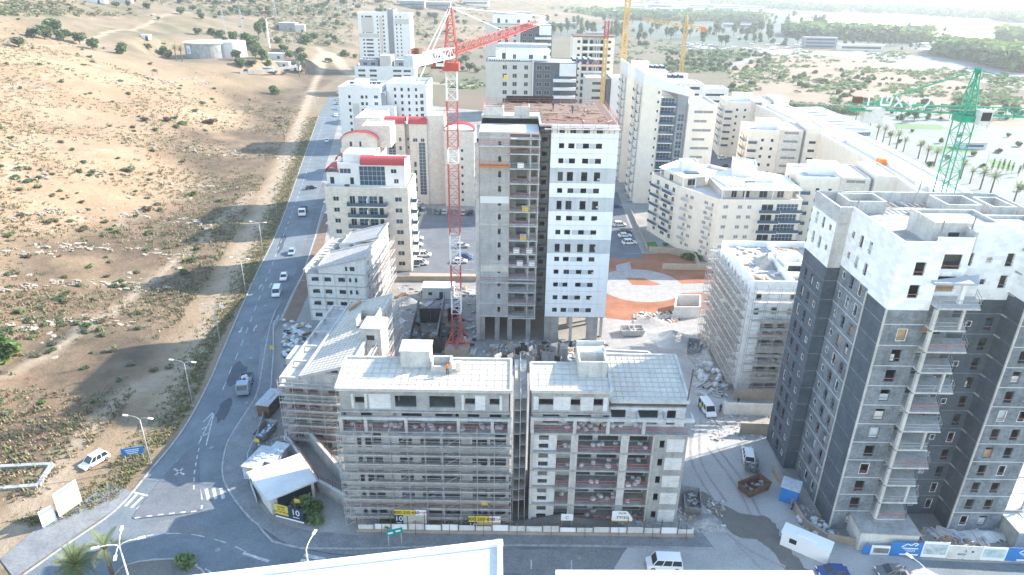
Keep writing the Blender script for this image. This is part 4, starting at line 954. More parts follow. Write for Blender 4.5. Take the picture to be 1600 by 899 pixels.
# ================================================================ WHITE SCAFFOLDED BLOCK (O)
O=thing('apartment_block','white block wrapped in dense scaffold with parapet roof full of debris','building',(45.6,118,0))
OL=[.4+3.15*i for i in range(7)]
w_ops=rows([(2.2,.7),(4.2,.7),(6.4,.7),(9,.7),(11.2,.7),(13.6,.7),(16,.7),(18.6,.7)],[z+1 for z in OL],1.25)
wall(O,(0,22),(0,0),.02,24,w_ops,'white_blocks',.3);wall(O,(0,0),(2.6,0),.02,24,rows([(1.4,1.0)],[z+.8 for z in OL[5:]],1.4),'white_blocks',.3)
wall(O,(2.6,.02),(8.6,.02),15.4,24,rows([(2.2,1.2)],[OL[5]+1.0],1.5)+rows([(5.2,.9)],[z+.9 for z in OL[5:]],1.2),'white_blocks',.3);wall(O,(8.6,0),(18,0),.02,24,rows([(1.2,.9),(4,1.2),(7.5,1.2)],[z+.9 for z in OL],1.2),'white_blocks',.3)
wall(O,(2.6,2.2),(8.6,2.2),.02,15.4,rows([(2,2.6),(5,1.2)],OL[:5],2.2),'block_pale',.25);wall(O,(18,0),(18,22),.02,24,[],'white_blocks');wall(O,(18,22),(0,22),.02,24,[],'white_blocks')
box2('partition_wall','block_grey',O,(3,4.4,.02),(8.4,4.6,15));wall(O,(2.6,0),(2.6,2.2),.02,15.4,[],'white_blocks');wall(O,(8.6,2.2),(8.6,0),.02,15.4,[],'white_blocks')
for z in OL[1:6]:
    s=prismo(O,[(2.0,-1.6),(8.2,-1.6),(8.5,2.1),(2.62,2.1)],z-.3,z,'concrete_pale','balcony_slab');box2('balcony_upstand','concrete_pale',O,(2.0,-1.62,z),(8.2,-1.45,z+.5))
    for i in range(9): bag(45.6+random.uniform(2.6,7.8),118+random.uniform(-1.1,1.4),z,'bulk bag or rubble heap on a balcony of the scaffolded white block',GRB,random.uniform(.5,.9))
mo('roof',[(0,0,22.8),(18,0,22.8),(18,22,22.8),(0,22,22.8)],[(0,1,2,3)],'roof_dusty',O)
parapet(O,rect(0,0,18,22),22.8,1.25,'plaster_white',.3)
for (xa,ya,xb,yb,h_) in ((7.4,0.3,7.7,14,1.5),(7.4,14,13,14.3,1.5),(7.7,4.2,17.7,4.5,1.4),(12.7,4.5,13,14,1.6),(8.2,7,12.5,7.3,2.2),(8.2,11.5,12.5,11.8,2.2),(8.2,7.3,8.5,11.5,2.2),(9.6,14.3,9.9,21.7,1.3)): box2('roof_wall','plaster_white',O,(xa,ya,22.8),(xb,yb,22.8+h_))
box2('water_tank','tarp',O,(9.4,12.6,22.8),(11.4,13.9,24.9));box2('hatch','form_dark',O,(8.9,6.9,23.1),(11.8,6.98,24.4))
for i in range(95): box('debris_board',random.choice(['offwhite','timber','rubble','concrete_pale','bag','tarp']),O,(random.uniform(.8,17),random.uniform(.8,21),22.88+random.uniform(0,.25)),(random.uniform(.4,2.2),random.uniform(.15,.6),random.uniform(.1,.4)),random.uniform(0,3))
hp=MB();hp.add([(3.6,8.5,22.8),(7.3,8.5,22.8),(7.3,13.5,22.8),(3.6,13.5,22.8),(5.6,11,25)],[(0,1,4),(1,2,4),(2,3,4),(3,0,4)]);hp.obj('sand_pile','gravel',O)
scaffold('dense tube scaffold along the long site-road face of the debris roofed white block',(45.2,140.2),(45.2,117.6),.01,[1.8*i for i in range(1,13)],1.9,1.1)
scaffold('tube scaffold on the narrow balcony face of the debris roofed white block',(45.2,116.2),(64,116.2),.01,[1.9*i for i in range(1,13)],2.4,.9,toe=False)
scaffold('tube scaffold behind the debris roofed white block by the red earth',(57,141),(43.8,141),.01,[2.1*i for i in range(1,11)],2.0,1.3)
# ================================================================ FINISHED BUILDINGS
def fl(n,z0=.9,fh=3.1): return [z0+fh*i for i in range(n)]
def balcony(root,x0,x1,y,z,dp=1.6,m='white_wall',glass=True):
    s=box2('balcony',m,root,(x0,y-dp,z-.25),(x1,y-.01,z))
    if glass:
        b=MB();b.b2((x0,y-dp+.02,z),(x1,y-dp+.08,z+1));b.b2((x0,y-dp+.09,z),(x0+.06,y-.02,z+1));b.b2((x1-.06,y-dp+.09,z),(x1,y-.02,z+1));b.obj('balustrade','glass_blue' if glass==True else m,root)
def barrel(root,x0,x1,y0,y1,z,rise,m='roof_red',axis='x',n=10):
    "segment-arched sheet roof; axis x: ridge along x"
    mb=MB();vs=[];t=.18
    for k in range(n+1):
        a=math.pi*k/n;c,s=-math.cos(a),math.sin(a)
        if axis=='x': yy=(y0+y1)/2+c*(y1-y0)/2;vs+=[(x0,yy,z+s*rise),(x1,yy,z+s*rise),(x0,yy,z+s*rise+t),(x1,yy,z+s*rise+t)]
        else: xq=(x0+x1)/2+c*(x1-x0)/2;vs+=[(xq,y0,z+s*rise),(xq,y1,z+s*rise),(xq,y0,z+s*rise+t),(xq,y1,z+s*rise+t)]
    fs=[]
    for k in range(n):
        a=4*k;b=a+4;fs+=[(a+2,a+3,b+3,b+2),(a,b,b+1,a+1),(a,a+2,b+2,b),(a+1,b+1,b+3,a+3)]
    mb.add(vs,fs);o=mb.obj('barrel_roof',m,root)
    L_=(x1-x0) if axis=='x' else (y1-y0)
    for i in range(int(L_/.9)+1):
        p=MB();q=min(i*.9,L_-.06)
        pts=[]
        for k in range(n+1):
            a=math.pi*k/n;c,s=-math.cos(a),math.sin(a)
            pts.append((x0+q,(y0+y1)/2+c*(y1-y0)/2,z+s*rise+t+.03) if axis=='x' else ((x0+x1)/2+c*(x1-x0)/2,y0+q,z+s*rise+t+.03))
        for a_,b_ in zip(pts,pts[1:]): p.bar(a_,b_,.07)
        p.obj('roof_rib',m,o)
    return o
# E : beige block with balconies, glazed top and red barrel roofs
E_=thing('apartment_block','beige stone block with wide balconies, blue glazed penthouse and red barrel roof','building',(-50.5,177,0))
ez=fl(7,1.6);S=rows([(2.8,1.6),(19.6,1.9)],ez,1.3,'g')+rows([(7.2,1.5),(14.9,1.2)],[z-.6 for z in ez],2.1,'g')+rows([(10,2.6),(12.8,2.2)],[z-.8 for z in ez],2.3,'b')
W_=rows([(3,1.4),(8,1.4),(13,1.4)],ez,1.3,'g')
pblock(E_,rect(0,0,22.3,15),0.02,23.2,'stone_cream',{0:S,1:rows([(3,1.3),(7,1.3),(11.5,1.3)],ez,1.3,'g'),3:W_},'roof_white',1.0,'stone_cream')
for z in ez: balcony(E_,6,16.6,0,z-.95,1.7,'white_wall');box2('balcony_divider','white_wall',E_,(11.3,-1.6,z-.95),(11.5,-.02,z+1.2));balcony(E_,22.35,24,6,z-.95,3,'white_wall')
for z in ez[2:]: box2('side_balcony','white_wall',E_,(-1.3,2,z-1.1),(-.02,7,z-.9))
pblock(E_,rect(3.2,3,21.2,13),23.22,29.4,'white_wall',{0:[(3.6,24,1.1,2,'g'),(2,27,3,1.4,'b'),(9.2,23.8,7.0,5.3,'b'),(15.6,24.4,1.3,1.3,'g'),(15,27.2,1.6,1.2,'g')],3:[(5,24.5,1.4,1.4,'g')]},'roof_white',.5)
pblock(E_,rect(4.4,5,13,12.5),29.42,31.6,'white_wall',{},'roof_white',.3)
barrel(E_,9.4,21.3,2.6,6.6,29.5,1.9,'roof_red','x');mo('barrel_end',[(21.2,2.7,29.4),(21.2,6.5,29.4),(21.2,5.9,30.6),(21.2,4.6,31.3),(21.2,3.3,30.6)],[(0,1,2,3,4)],'stone_cream',E_)
barrel(E_,-.2,3.4,2.5,8,27.2,1.6,'roof_red','y');pblock(E_,rect(0,3.2,3.2,11),23.22,27.3,'white_wall',{0:[(1.4,24,1.2,2,'g')]},'roof_white',0)
box2('planter','leaf_dark',E_,(5.2,.6,23.3),(6.4,1.4,24.5))
# F : cluster with red barrel roofs
Fb=thing('apartment_block','pale stone block with two red barrel roofs and glazed stair strips over the car park','building',(-62,240,0))
fz=fl(8,1.7,3.0)
pblock(Fb,rect(16.6,0,23.6,12),.02,29.0,'stone_cream',{0:rows([(2.2,1.7),(5.3,1.0)],fz[3:],1.5,'g')+[(2.3,16.5,2.6,7,'b')],3:rows([(5,1.2)],fz,1.2,'g')},'roof_white',0)
barrel(Fb,16.4,23.8,-.4,5,29.0,2.0,'roof_red','x')
pblock(Fb,rect(25.2,0,31.4,12),.02,29.0,'stone_cream',{0:rows([(1.7,1.0)],fz[1:5],2.0,'g')+[(4.3,3.5,2.4,19,'b')]+rows([(2,1.6),(4.6,1.4)],fz[7:],1.3,'g'),3:[]},'roof_white',0)
barrel(Fb,25.0,31.6,-.4,5,29.0,2.0,'roof_red','x')
pblock(Fb,rect(23.62,2,25.18,12),.02,28,'stone_beige',{0:rows([(.8,.8)],fz,1.1,'g')},'roof_white',.3)
pblock(Fb,rect(31.42,.6,37.5,13),.02,31.5,'stone_beige',{0:[]},'roof_white',.5)
pblock(Fb,rect(37.52,-1.5,48,12),.02,26.8,'stone_cream',{0:rows([(6.2,.9)],fz[:7],1.1,'g'),1:rows([(3,1.5),(7,1.5)],fz,1.4,'g')},'roof_white',.2)
barrel(Fb,37.4,48.2,-1.6,3,26.9,2.6,'roof_red','y')
for z in fz: balcony(Fb,48.0,49.9,4.5,z-.9,4)
pblock(Fb,rect(8,-6,16.5,12),.02,31.6,'stone_beige',{},'roof_white',.4)
G2=thing('apartment_block','pale stone block with arched red roof rims above a terrace beside the road','building',(-55,215,0))
pblock(G2,rect(0,0,12,14),.02,25.5,'stone_cream',{0:rows([(2.5,1.2),(6,1.2)],fz,1.2,'g'),1:rows([(4,1.2),(9,1.2)],fz,1.2,'g'),3:rows([(4,1.4),(9,1.4)],fz,1.3,'g')},'roof_white',.4)
mo('arched_gable',[(.2,1.2,25.5)]+[(5.9-5.7*math.cos(math.pi*k/10),1.2,28.2+2.7*math.sin(math.pi*k/10)) for k in range(11)]+[(11.6,1.2,25.5)],[tuple(range(13))],'stone_cream',G2)
for x,w_ in ((3.2,.9),(6.2,.8)): b_=bpy.data.objects.new('window',winmesh(w_,1.7,'g'));b_.location=(x,1.14,27);link(b_,G2)
barrel(G2,0,11.8,.7,3.2,28.1,2.8,'roof_red','y');pblock(G2,rect(6.5,3.4,15.5,13),25.52,32.2,'stone_beige',{},'roof_white',.3)
barrel(G2,-1.2,2.2,-3.2,0,22.5,1.6,'roof_red','y')
# G : white towers beyond
Gt=thing('apartment_tower','white rendered tower with flat roof and narrow window strips, grey recessed roof deck','building',(-83,330,0))
gz=fl(9,1.6)
pblock(Gt,rect(0,0,20,22),.02,27.6,'white_wall',{0:rows([(5,1.1),(11,1.3),(13,1.0)],gz,1.4,'d')+rows([(17.5,1.8)],gz,1.5,'g'),3:rows([(4,1.4),(9,1.2),(15,1.4)],gz,1.4,'d')},'roof_white',1.0)
box2('grey_panel','beige_wall',Gt,(6.3,-.05,.5),(9.3,-.01,21))
for z in gz: box2('side_balcony','white_wall',Gt,(-1.2,1,z-1),(-.02,4,z-.8))
pblock(Gt,rect(22,4,41,28),.02,28.2,'white_wall',{0:rows([(4,1.0),(7.2,1.1),(10.5,1.0),(14,1.0)],gz,1.5,'d')+rows([(16.6,1.6)],gz,2.0,'g'),3:[]},'roof_grey',1.6)
pblock(Gt,rect(14,-5,27,-.05),.02,19.5,'white_wall',{0:rows([(3,2.4),(7.5,2.4),(10,1.4)],gz[:6],1.6,'b')},'roof_white',.8)
pblock(Gt,rect(20.02,.1,21.98,12),.02,26,'grey_wall',{},'roof_white',.1)
stairhead(Gt,31,14,28.2,6,5,3);stairhead(Gt,9,12,27.6,6,6,2.6)
for i in range(7): heater(-80+i*2.2,346,27.6,0)
# H : slab tower at the end of the track and its low neighbour
Ht=thing('apartment_tower','slim white and grey tower with central dark strip standing alone near the olive trees','building',(-134,620,0))
hz_=fl(16,1.5)
pblock(Ht,rect(0,0,25,20),.02,48,{None:'white_wall'},{0:rows([(4,1.6),(9,6),(16.5,1.2)],hz_,1.4,'d')+rows([(21.5,1.5)],hz_,1.8,'g')},'roof_white',.8)
box2('grey_panel','beige_wall',Ht,(3,-.2,33),(13,-.02,45));box2('grey_panel','beige_wall',Ht,(0,-.15,29),(17,-.02,32))
pblock(Ht,rect(25.02,2,30,22),.02,51,'grey_wall',{},'roof_grey',.5)
pblock(Ht,rect(30.02,0,44,20),.02,47.5,'white_wall',{0:rows([(2.5,1.1),(6,1.1)],hz_,1.5,'d')},'roof_white',.8);box2('grey_panel','beige_wall',Ht,(31,-.15,40),(43,-.02,44));box2('red_strip','stone_beige',Ht,(18,-.12,2),(20.5,-.02,46))
H2=thing('apartment_block','low grey and white block with solar heaters on its terraces before the slim white tower','building',(-113,500,0))
pblock(H2,rect(0,0,42,16),.02,18,'white_wall',{0:rows([(5,5),(13,5),(30,6),(37,5)],fl(5,1.5,3.4),1.6,'g')},'roof_white',.9);pblock(H2,rect(3,4,16,15),18.02,22.5,'grey_wall',{0:[(4,19,3,2,'g'),(9.5,19,3,2,'g')]},'roof_white',.5);pblock(H2,rect(18,1,26,15),18.02,25.5,'beige_wall',{},'roof_white',.5);pblock(H2,rect(28,4,42,15),18.02,22.5,'grey_wall',{0:[(4,19,3,2,'g'),(9.5,19,3,2,'g')]},'roof_white',.5)
for i in range(6): heater(-108+i*2.3,510,22.5,0)
# I : wide grey and white block behind the central tower, and a twin behind it
def iblock(label,x,y,zt,s=1.0):
    t=thing('apartment_block',label,'building',(x,y,0))
    zz=[zt-3.4*(i+1)*s for i in range(int((zt-2)/(3.4*s)))]
    W1=19.5
    pblock(t,rect(0,0,W1,18),.02,zt,'beige_wall',{0:rows([(8,1.9),(12.2,1.9),(17,1.7)],[z+.2 for z in zz],1.8,'g'),3:rows([(6,1.6),(12,1.6)],zz,1.6,'g')},'roof_white',.3,'slate')
    pblock(t,rect(W1+.02,-.4,W1+19,18),.02,zt-.3,{None:'slate'},{0:rows([(3,2.3),(6.4,2.3)],[z+.2 for z in zz],1.9,'g')},'roof_white',.3)
    box2('pilaster','frame_white',t,(W1+.1,-.7,.1),(W1+.6,-.42,zt+1))
    box2('white_wing','white_wall',t,(W1+11.5,-.9,zt-5.5),(W1+18.5,-.42,zt-.4))
    for z in zz[1:6]: box2('balcony','white_wall',t,(W1+9,-2.2,z-1),(W1+18.6,-.42,z+.2));box2('window','glass_blue',t,(W1+9.5,-.5,z+.22),(W1+12,-.42,z+2))
    pblock(t,rect(4,5,27,16),zt+.02,zt+4,'white_wall',{0:[(3.5,zt+.4,1.6,2.6,'d'),(8,zt+.5,1.4,2,'g'),(15,zt+.6,1.8,1.8,'g'),(21,zt+.6,1.4,1.6,'g')]},'roof_white',.2)
    box2('roof_louvre','roof_grey',t,(5,7,zt+4.02),(26,15,zt+6.4));box2('roof_screen','white_wall',t,(4.5,6.6,zt+4.02),(26.5,6.9,zt+5.0))
    return t
I1=iblock('wide block with beige left half, slate clad right half and white corner balconies','' and 0 or -12.4,300,44)
for i in range(14): aircon(-10.5+i*.95,301.0,44.02,'dark fronted air conditioner lined up along the edge of the beige and slate block roof','air conditioners on the slate block roof')
for i in range(4):
    for k in range(3): heater(29+i*2.4-16+12,304+k*4,43.8,0,'solar water heater on the beige and slate block roof')
iblock('second beige and slate block rising further back toward the trees',-17.5,420,52)
low=thing('school_building','low white annexe with blue roof sheets beside the beige and slate block','building',(-32,300,0));pblock(low,rect(0,0,19,16),.02,14,'cream',{0:rows([(3,3),(9,3),(15,3)],[2,6,10],1.6,'g')},'roof_white',.6);box2('roof_sheet','tarp',low,(1,2,14.1),(12,9,15.5));box2('roof_sheet','glass_blue',low,(1,10,14.1),(12,13,14.9))
lo2=thing('community_building','low white flat-roofed building with red canopy, behind the red barrel roofs','building',(-40,285,0));pblock(lo2,rect(0,0,27,14),.02,9,'white_wall',{0:rows([(4,3),(11,3),(18,3)],[1.5,5.3],1.7,'g')},'roof_white',.7);barrel(lo2,19,25,-2,3,9.2,.9,'roof_red','x')
# L : tower under construction with red mast crane
Lt=thing('apartment_tower','distant unfinished tower with open white floors and red platforms near a yellow crane','building',(30,380,0))
lz=fl(14,1.4,3.4)
pblock(Lt,rect(0,0,5,18),.02,47.5,'cream',{0:rows([(3.2,1.5)],lz,1.3,'d')},'roof_dusty',1);pblock(Lt,rect(17,0,22,18),.02,47.5,'cream',{0:rows([(2.4,1.5)],lz,1.3,'d')},'roof_dusty',1)
for z in lz:
    box2('floor_slab','white_wall',Lt,(5.02,-.6,z-1.4),(16.98,10,z-1.1));box2('balcony_upstand','white_wall',Lt,(5.02,-.6,z-1.09),(16.98,-.4,z-.3))
    wall(Lt,(5.05,2),(16.95,2),z-1.1,z+1.98,rows([(1.7,2.3),(5,1.6),(8,1.4),(10.6,1.6)],[z-1.0],2.3),'beige_wall',.3)
    for x in (8.2,12.6): box2('column','white_wall',Lt,(x,-.35,z-1.1),(x+.4,.0,z+1.98))
box2('partition_wall','slate',Lt,(5.1,5,.1),(16.9,5.2,47));box2('formwork_deck','formply',Lt,(.4,.4,48.6),(21.6,17.6,49));rails(Lt,(0,-.2),(22,-.2),48,'rust')
box2('loading_platform','rail_red',Lt,(5,-2.2,35),(16,-.7,35.3));rails(Lt,(5,-2),(16,-2),35.3,'rail_red')
L2=thing('apartment_block','white low-rise block with ribbon windows, attached to the distant unfinished tower','building',(36,360,0))
pblock(L2,rect(0,0,10,16),.02,30,'beige_wall',{0:rows([(6,5.4)],fl(8,2,3.6),1.3,'d')},'roof_white',.6);pblock(L2,rect(13,1,21,16),.02,30,'white_wall',{0:rows([(5.6,1.8)],fl(8,2,3.6),1.3,'d')},'roof_white',.6);box2('dark_strip','slate',L2,(10.5,.3,.1),(12.5,14,30))
# K : pair of tall white towers
K=thing('apartment_tower','tall white tower with sloping parapet, grey glazed balcony strip and ribbon windows','building',(44.6,245,0))
kz=fl(13,1.3,3.2)
def kblock(b,ox,oy,sc=1):
    z1=42.5
    pblock(b,rect(ox,oy,ox+6.6,oy+20),.02,z1,'cream',{0:rows([(5.6,.6)],kz,.9,'d'),3:rows([(3,1.0),(11,1.0)],kz,1.5,'g')+rows([(7.2,2.0),(16,2.0)],[z-.5 for z in kz],2.1,'g')},'roof_white',.6,'white_wall')
    for z in kz:
        for yy in (2.6,11.2): box2('balcony','cream',b,(ox-1.3,oy+yy-.4,z-1.0),(ox-.02,oy+yy+2.6,z-.75));box2('balustrade','glass_blue',b,(ox-1.3,oy+yy-.4,z-.74),(ox-1.22,oy+yy+2.6,z+.2))
    for z in kz[::1]: box2('string_course','white_wall',b,(ox-.05,oy-.06,z-1.25),(ox+6.6,oy-.01,z-1.1))
    pblock(b,rect(ox+6.62,oy+1.6,ox+12.6,oy+18),.02,38,'grey_wall',{0:rows([(2.9,4.6)],[z-.7 for z in kz[:12]],2.2,'b')},'roof_white',.2)
    for z in kz[:12]: box2('balcony','white_wall',b,(ox+6.62,oy-.9,z-1.15),(ox+11.9,oy+1.58,z-.85));box2('balustrade','glass_blue',b,(ox+6.7,oy-.88,z-.84),(ox+11.8,oy-.8,z+.15))
    pblock(b,rect(ox+12.62,oy+.8,ox+16.4,oy+18),.02,40.5,'grey_wall',{0:rows([(1.8,2.2)],kz[:10],2.6,'b')},'roof_white',.2)
    pblock(b,rect(ox+16.42,oy-.6,ox+26.5,oy+18),.02,36,'cream',{0:rows([(5.4,6.8)],kz[0:11:2],1.0,'s')+rows([(4.6,4.6)],kz[1:11:2],1.0,'s'),1:rows([(4,1.4),(11,1.4)],kz[:10],1.4,'g')},'roof_white',.6,'white_wall')
    # sloping white crown
    mo('crown_wall',[(ox-.1,oy-.1,z1),(ox+16.4,oy-.1,z1-3.6),(ox+16.4,oy-.1,z1-1.2),(ox-.1,oy-.1,z1+4.2),(ox-.1,oy+.3,z1),(ox+16.4,oy+.3,z1-3.6),(ox+16.4,oy+.3,z1-1.2),(ox-.1,oy+.3,z1+4.2)],[(0,1,2,3),(7,6,5,4),(3,2,6,7),(0,3,7,4),(1,5,6,2),(0,4,5,1)],'white_wall',b)
    mo('crown_wall',[(ox-.12,oy+.3,z1),(ox-.12,oy+20,z1),(ox-.12,oy+20,z1+4),(ox-.12,oy+.3,z1+4.2),(ox+.3,oy+.3,z1),(ox+.3,oy+20,z1),(ox+.3,oy+20,z1+4),(ox+.3,oy+.3,z1+4.2)],[(3,2,1,0),(4,5,6,7),(2,3,7,6),(0,4,7,3),(1,2,6,5)],'white_wall',b)
    box2('roof_terrace','roof_white',b,(ox+.4,oy+.4,z1+.6),(ox+12.4,oy+18,z1+.9));stairhead(b,ox+6,oy+9,z1+.9,6,6,3)
kblock(K,0,0)
K2=thing('apartment_tower','tall white twin tower standing behind the sloping-parapet tower, balconies down its flank','building',(43.4,274,0));kblock(K2,0,0)
for i in range(4):
    for k in range(2): heater(54+i*2,257+k*3,43.4,0,'solar water heater on the sloping-parapet white tower');heater(53+i*2,286+k*3,43.4,0,'solar water heater on the rear twin white tower')
bk=thing('apartment_block','white low block with dark windows beyond the tall white twin towers','building',(88,420,0));pblock(bk,rect(0,0,24,18),.02,20,'white_wall',{0:rows([(3,3.5),(8,2),(13,1.5),(19,6)],fl(5,2,3.8),1.6,'d'),1:rows([(4,3),(12,3)],fl(5,2,3.8),1.5,'d')},'roof_white',.7);pblock(bk,rect(24.02,2,40,18),.02,17,'white_wall',{0:rows([(8,11)],fl(4,2,3.8),1.3,'d')},'roof_white',.7);stairhead(bk,12,9,20,7,6,5)
for (u,v,y_,w_,h_) in ((870,120,430,36,12),(930,120,470,30,20)):
    pass
# M : curved row of cream blocks with a long white curved roof
def mblock(label,x,y,wd,dp,zt,nf):
    t=thing('apartment_block',label,'building',(x,y,0),R(-6));z=[zt-2.4-3.1*i for i in range(nf)]
    pblock(t,rect(0,0,wd*.42,dp),.02,zt-2,'cream',{0:rows([(wd*.2,1.0),(wd*.33,1.0)],z[1:],1.1,'d'),3:rows([(4,1.6),(8,1.6),(13,1.6)],z[1:],1.6,'g')},'roof_white',.9,'white_wall')
    for q in z[1:]: box2('balcony','white_wall',t,(-1.2,dp*.1,q-.9),(-.02,dp*.55,q-.6));box2('balustrade','glass_blue',t,(-1.2,dp*.1,q-.59),(-1.12,dp*.55,q+.3));balcony(t,.3,wd*.12,0,q-.8,1.0,'white_wall')
    pblock(t,rect(wd*.42+.02,-.6,wd*.72,dp),.02,zt-1,'stone_cream',{0:rows([(wd*.15,wd*.2)],z,1.0,'s')},'roof_white',.3)
    pblock(t,rect(wd*.72+.02,.3,wd*.76,dp),.02,zt-1.4,'grey_wall',{},'roof_white',.1)
    pblock(t,rect(wd*.76+.02,-.8,wd,dp),.02,zt,'cream',{0:rows([(wd*.1,wd*.09)],z[1:],1.0,'d')},'roof_white',.3,'white_wall')
    stairhead(t,wd*.3,dp*.5,zt-2,wd*.3,4,3.4);box2('roof_patch','roof_grey',t,(wd*.1,dp*.2,zt-1.96),(wd*.4,dp*.5,zt-1.9))
    return t
mblock('cream ribbon-shuttered block of the curved-roof row beside the school hall',97,322,28,16,27,7)
mblock('cream block with ribbon shutters in the middle of the curved-roof row',88,258,27,16,26.5,7)
mblock('cream block with stepped white terraces between curved-roof row and charcoal tower',84,196,27,16,25,7)
cur=thing('curved_block','long curved cream block with continuous white roof band along the palm boulevard','building',(0,0,0))
cp=[atY(u,v,Y) for u,v,Y in ((1145,143,345),(1185,160,318),(1240,190,278),(1300,222,245),(1360,262,212),(1420,300,184),(1490,350,156))]
cl2=smooth_line([Vector((p.x+7,p.y)) for p in cp],4)
for i,(a,b_) in enumerate(zip(cl2,cl2[1:])):
    d=(b_-a);n=Vector((d.y,-d.x)).normalized()
    q=[a+n*7,b_+n*7,b_-n*7,a-n*7];q=[(p.x,p.y) for p in q]
    o=prismo(cur,q[::-1],.02,24.0,'cream','wall_bay');t_=i/len(cl2)
    prismo(cur,[(p[0],p[1]) for p in [tuple(a+n*2.6),tuple(a-n*2.6),tuple(b_-n*2.6),tuple(b_+n*2.6)]],24.02,25.2,'white_wall','roof_band')
    prismo(cur,[tuple(a+n*7.1),tuple(a+n*6.6),tuple(b_+n*6.6),tuple(b_+n*7.1)],24.02,24.9,'white_wall','parapet');prismo(cur,[tuple(a-n*6.6),tuple(a-n*7.1),tuple(b_-n*7.1),tuple(b_-n*6.6)],24.02,24.9,'white_wall','parapet')
    if i%3==1:
        m_=(a+b_)/2-n*7.05;w_=bpy.data.objects.new('window',winmesh(3.2,1.6,'d'));w_.location=(m_.x,m_.y,20);w_.rotation_euler=(0,0,math.atan2(d.y,d.x));link(w_,cur)
for i in range(5): p=cl2[4+i*4];box('roof_box','orange' if i==3 else 'white_wall',cur,(p.x-4,p.y,24.9),(2.2,2.2,1.8))
# N : cream block with planted roof terrace and pergolas
N=thing('apartment_block','cream angular block with white pergola roof terraces and glazed corner balconies above the red earth','building',(0,0,0))
np_=[(44.4,215),(49.8,200.4),(58.2,186.6),(82.1,187.4),(83.5,206),(66,228)]
nz_=fl(6,1.6,3.0)
pblock(N,np_,.02,18.4,'cream',{0:rows([(4,1.6),(9,2.4),(13,1.6)],nz_,1.5,'g'),1:rows([(3.6,1.0),(5.8,1.5),(11.5,1.5),(14,.9)],nz_,1.1,'s'),2:rows([(2.2,1.4),(6.3,1.3),(9,1.3)],nz_,1.1,'s')+rows([(14.2,3.4)],[z-.6 for z in nz_],2.0,'g')+rows([(19.9,6.2)],[z-.7 for z in nz_],2.2,'b'),3:rows([(4,1.3),(9,1.3),(14,1.3)],nz_,1.2,'g')},'roof_white',1.0)
for z in nz_[1:]:
    for p,q,t0,t1 in ((0,1,.1,.45),(0,1,.55,.9),(1,2,.16,.3),(1,2,.78,.9)):
        a=Vector(np_[p]);b_=Vector(np_[q]);d=(b_-a);n=Vector((d.y,-d.x)).normalized();c=a+d*(t0+t1)/2+n*.65
        o=box('balcony','white_wall',N,(c.x,c.y,z-.9),(d.length*(t1-t0),1.25,.25),math.atan2(d.y,d.x));c2=c+n*.6
        box('balustrade','galv' if p else 'glass_blue',N,(c2.x,c2.y,z-.3),(d.length*(t1-t0),.06,.9),math.atan2(d.y,d.x))
    box2('balcony','white_wall',N,(69.4,185.2,z-1.0),(75.6,187.3,z-.75));box2('balustrade','glass_blue',N,(69.5,185.2,z-.74),(75.5,185.27,z+.2))
    box2('balcony','white_wall',N,(75.8,185.8,z-1.0),(82,187.3,z-.75));box2('balustrade','glass_blue',N,(75.9,185.8,z-.74),(81.9,185.87,z+.2))
pblock(N,[(61,190.5),(80.5,191),(81.5,204),(68,215),(60,206)],18.42,21.3,'stone_beige',{0:rows([(2.5,1.6),(6,2),(11,2.4),(16,2)],[18.8],2.1,'g')},'roof_white',.2)
pblock(N,[(47.5,212),(51.5,202.5),(58.5,204),(60,216),(54,221)],18.42,21.0,'cream',{0:[(4,18.7,2,2,'g')],1:[(3,18.7,3,2,'g')]},'roof_white',.2)
prismo(N,[(46,213),(51,200),(60,203),(61,216),(54,222.5)],21.6,21.95,'white_wall','pergola_slab')
prismo(N,[(59,188),(82,188.5),(83,204.5),(70,214),(59,204)],21.55,21.9,'white_wall','pergola_slab')
pblock(N,[(52,207),(57,208),(57,214),(52,213)],21.97,24.5,'white_wall',{},'roof_grey',.2);box2('skylight','glass_blue',N,(52.5,204,22.0),(56.5,206.5,22.4))
pblock(N,[(66,203),(73,202),(75,210),(69,214)],21.92,25,'white_wall',{},'roof_white',.3);box2('skylight','glass',N,(68,193,21.95),(76,196.5,22.3));box2('roof_rim','white_wall',N,(67.4,192.5,21.93),(76.6,192.9,22.6));box2('roof_patch','roof_grey',N,(75,198,21.92),(81,202,22.0))
for i in range(5): box('pergola_beam','white_wall',N,(60.6+i*1.5,196,22.2),(.5,11,.4),R(8))
for x,y in ((59.5,188.6),(66,188.8),(74,189),(81.6,189.2),(51,200.6),(46.6,212.6),(55,201.6)): box2('pergola_post','white_wall',N,(x-.15,y-.15,18.45),(x+.15,y+.15,21.58))
box2('retaining_wall','paving_warm',N,(43,181,.02),(57,181.4,1.8))
# school hall by the palms
Sc=thing('school_hall','long low white hall with pale stepped metal roof panels by the palm boulevard','building',(0,0,0))
sp=[(154,343),(183,349),(181,414),(147,407)]
pblock(Sc,sp,.02,9,'white_wall',{0:rows([(19,16)],[1.6,5.6],1.9,'b'),3:rows([(10,3),(25,3),(45,3)],[5.2],1.6,'g')},'roof_white',.4)
for i in range(9):
    y=350+i*6.6;box('roof_panel','roof_white' if i%2 else 'roof_grey',Sc,(164.5-i*.35,y,9.5+.15*(i%2)),(24,4.6,.5),R(-6))
for i in range(6): box('roof_light','tarp',Sc,(170-i,355+i*9,10.1),(9,2.2,.5),R(-6))
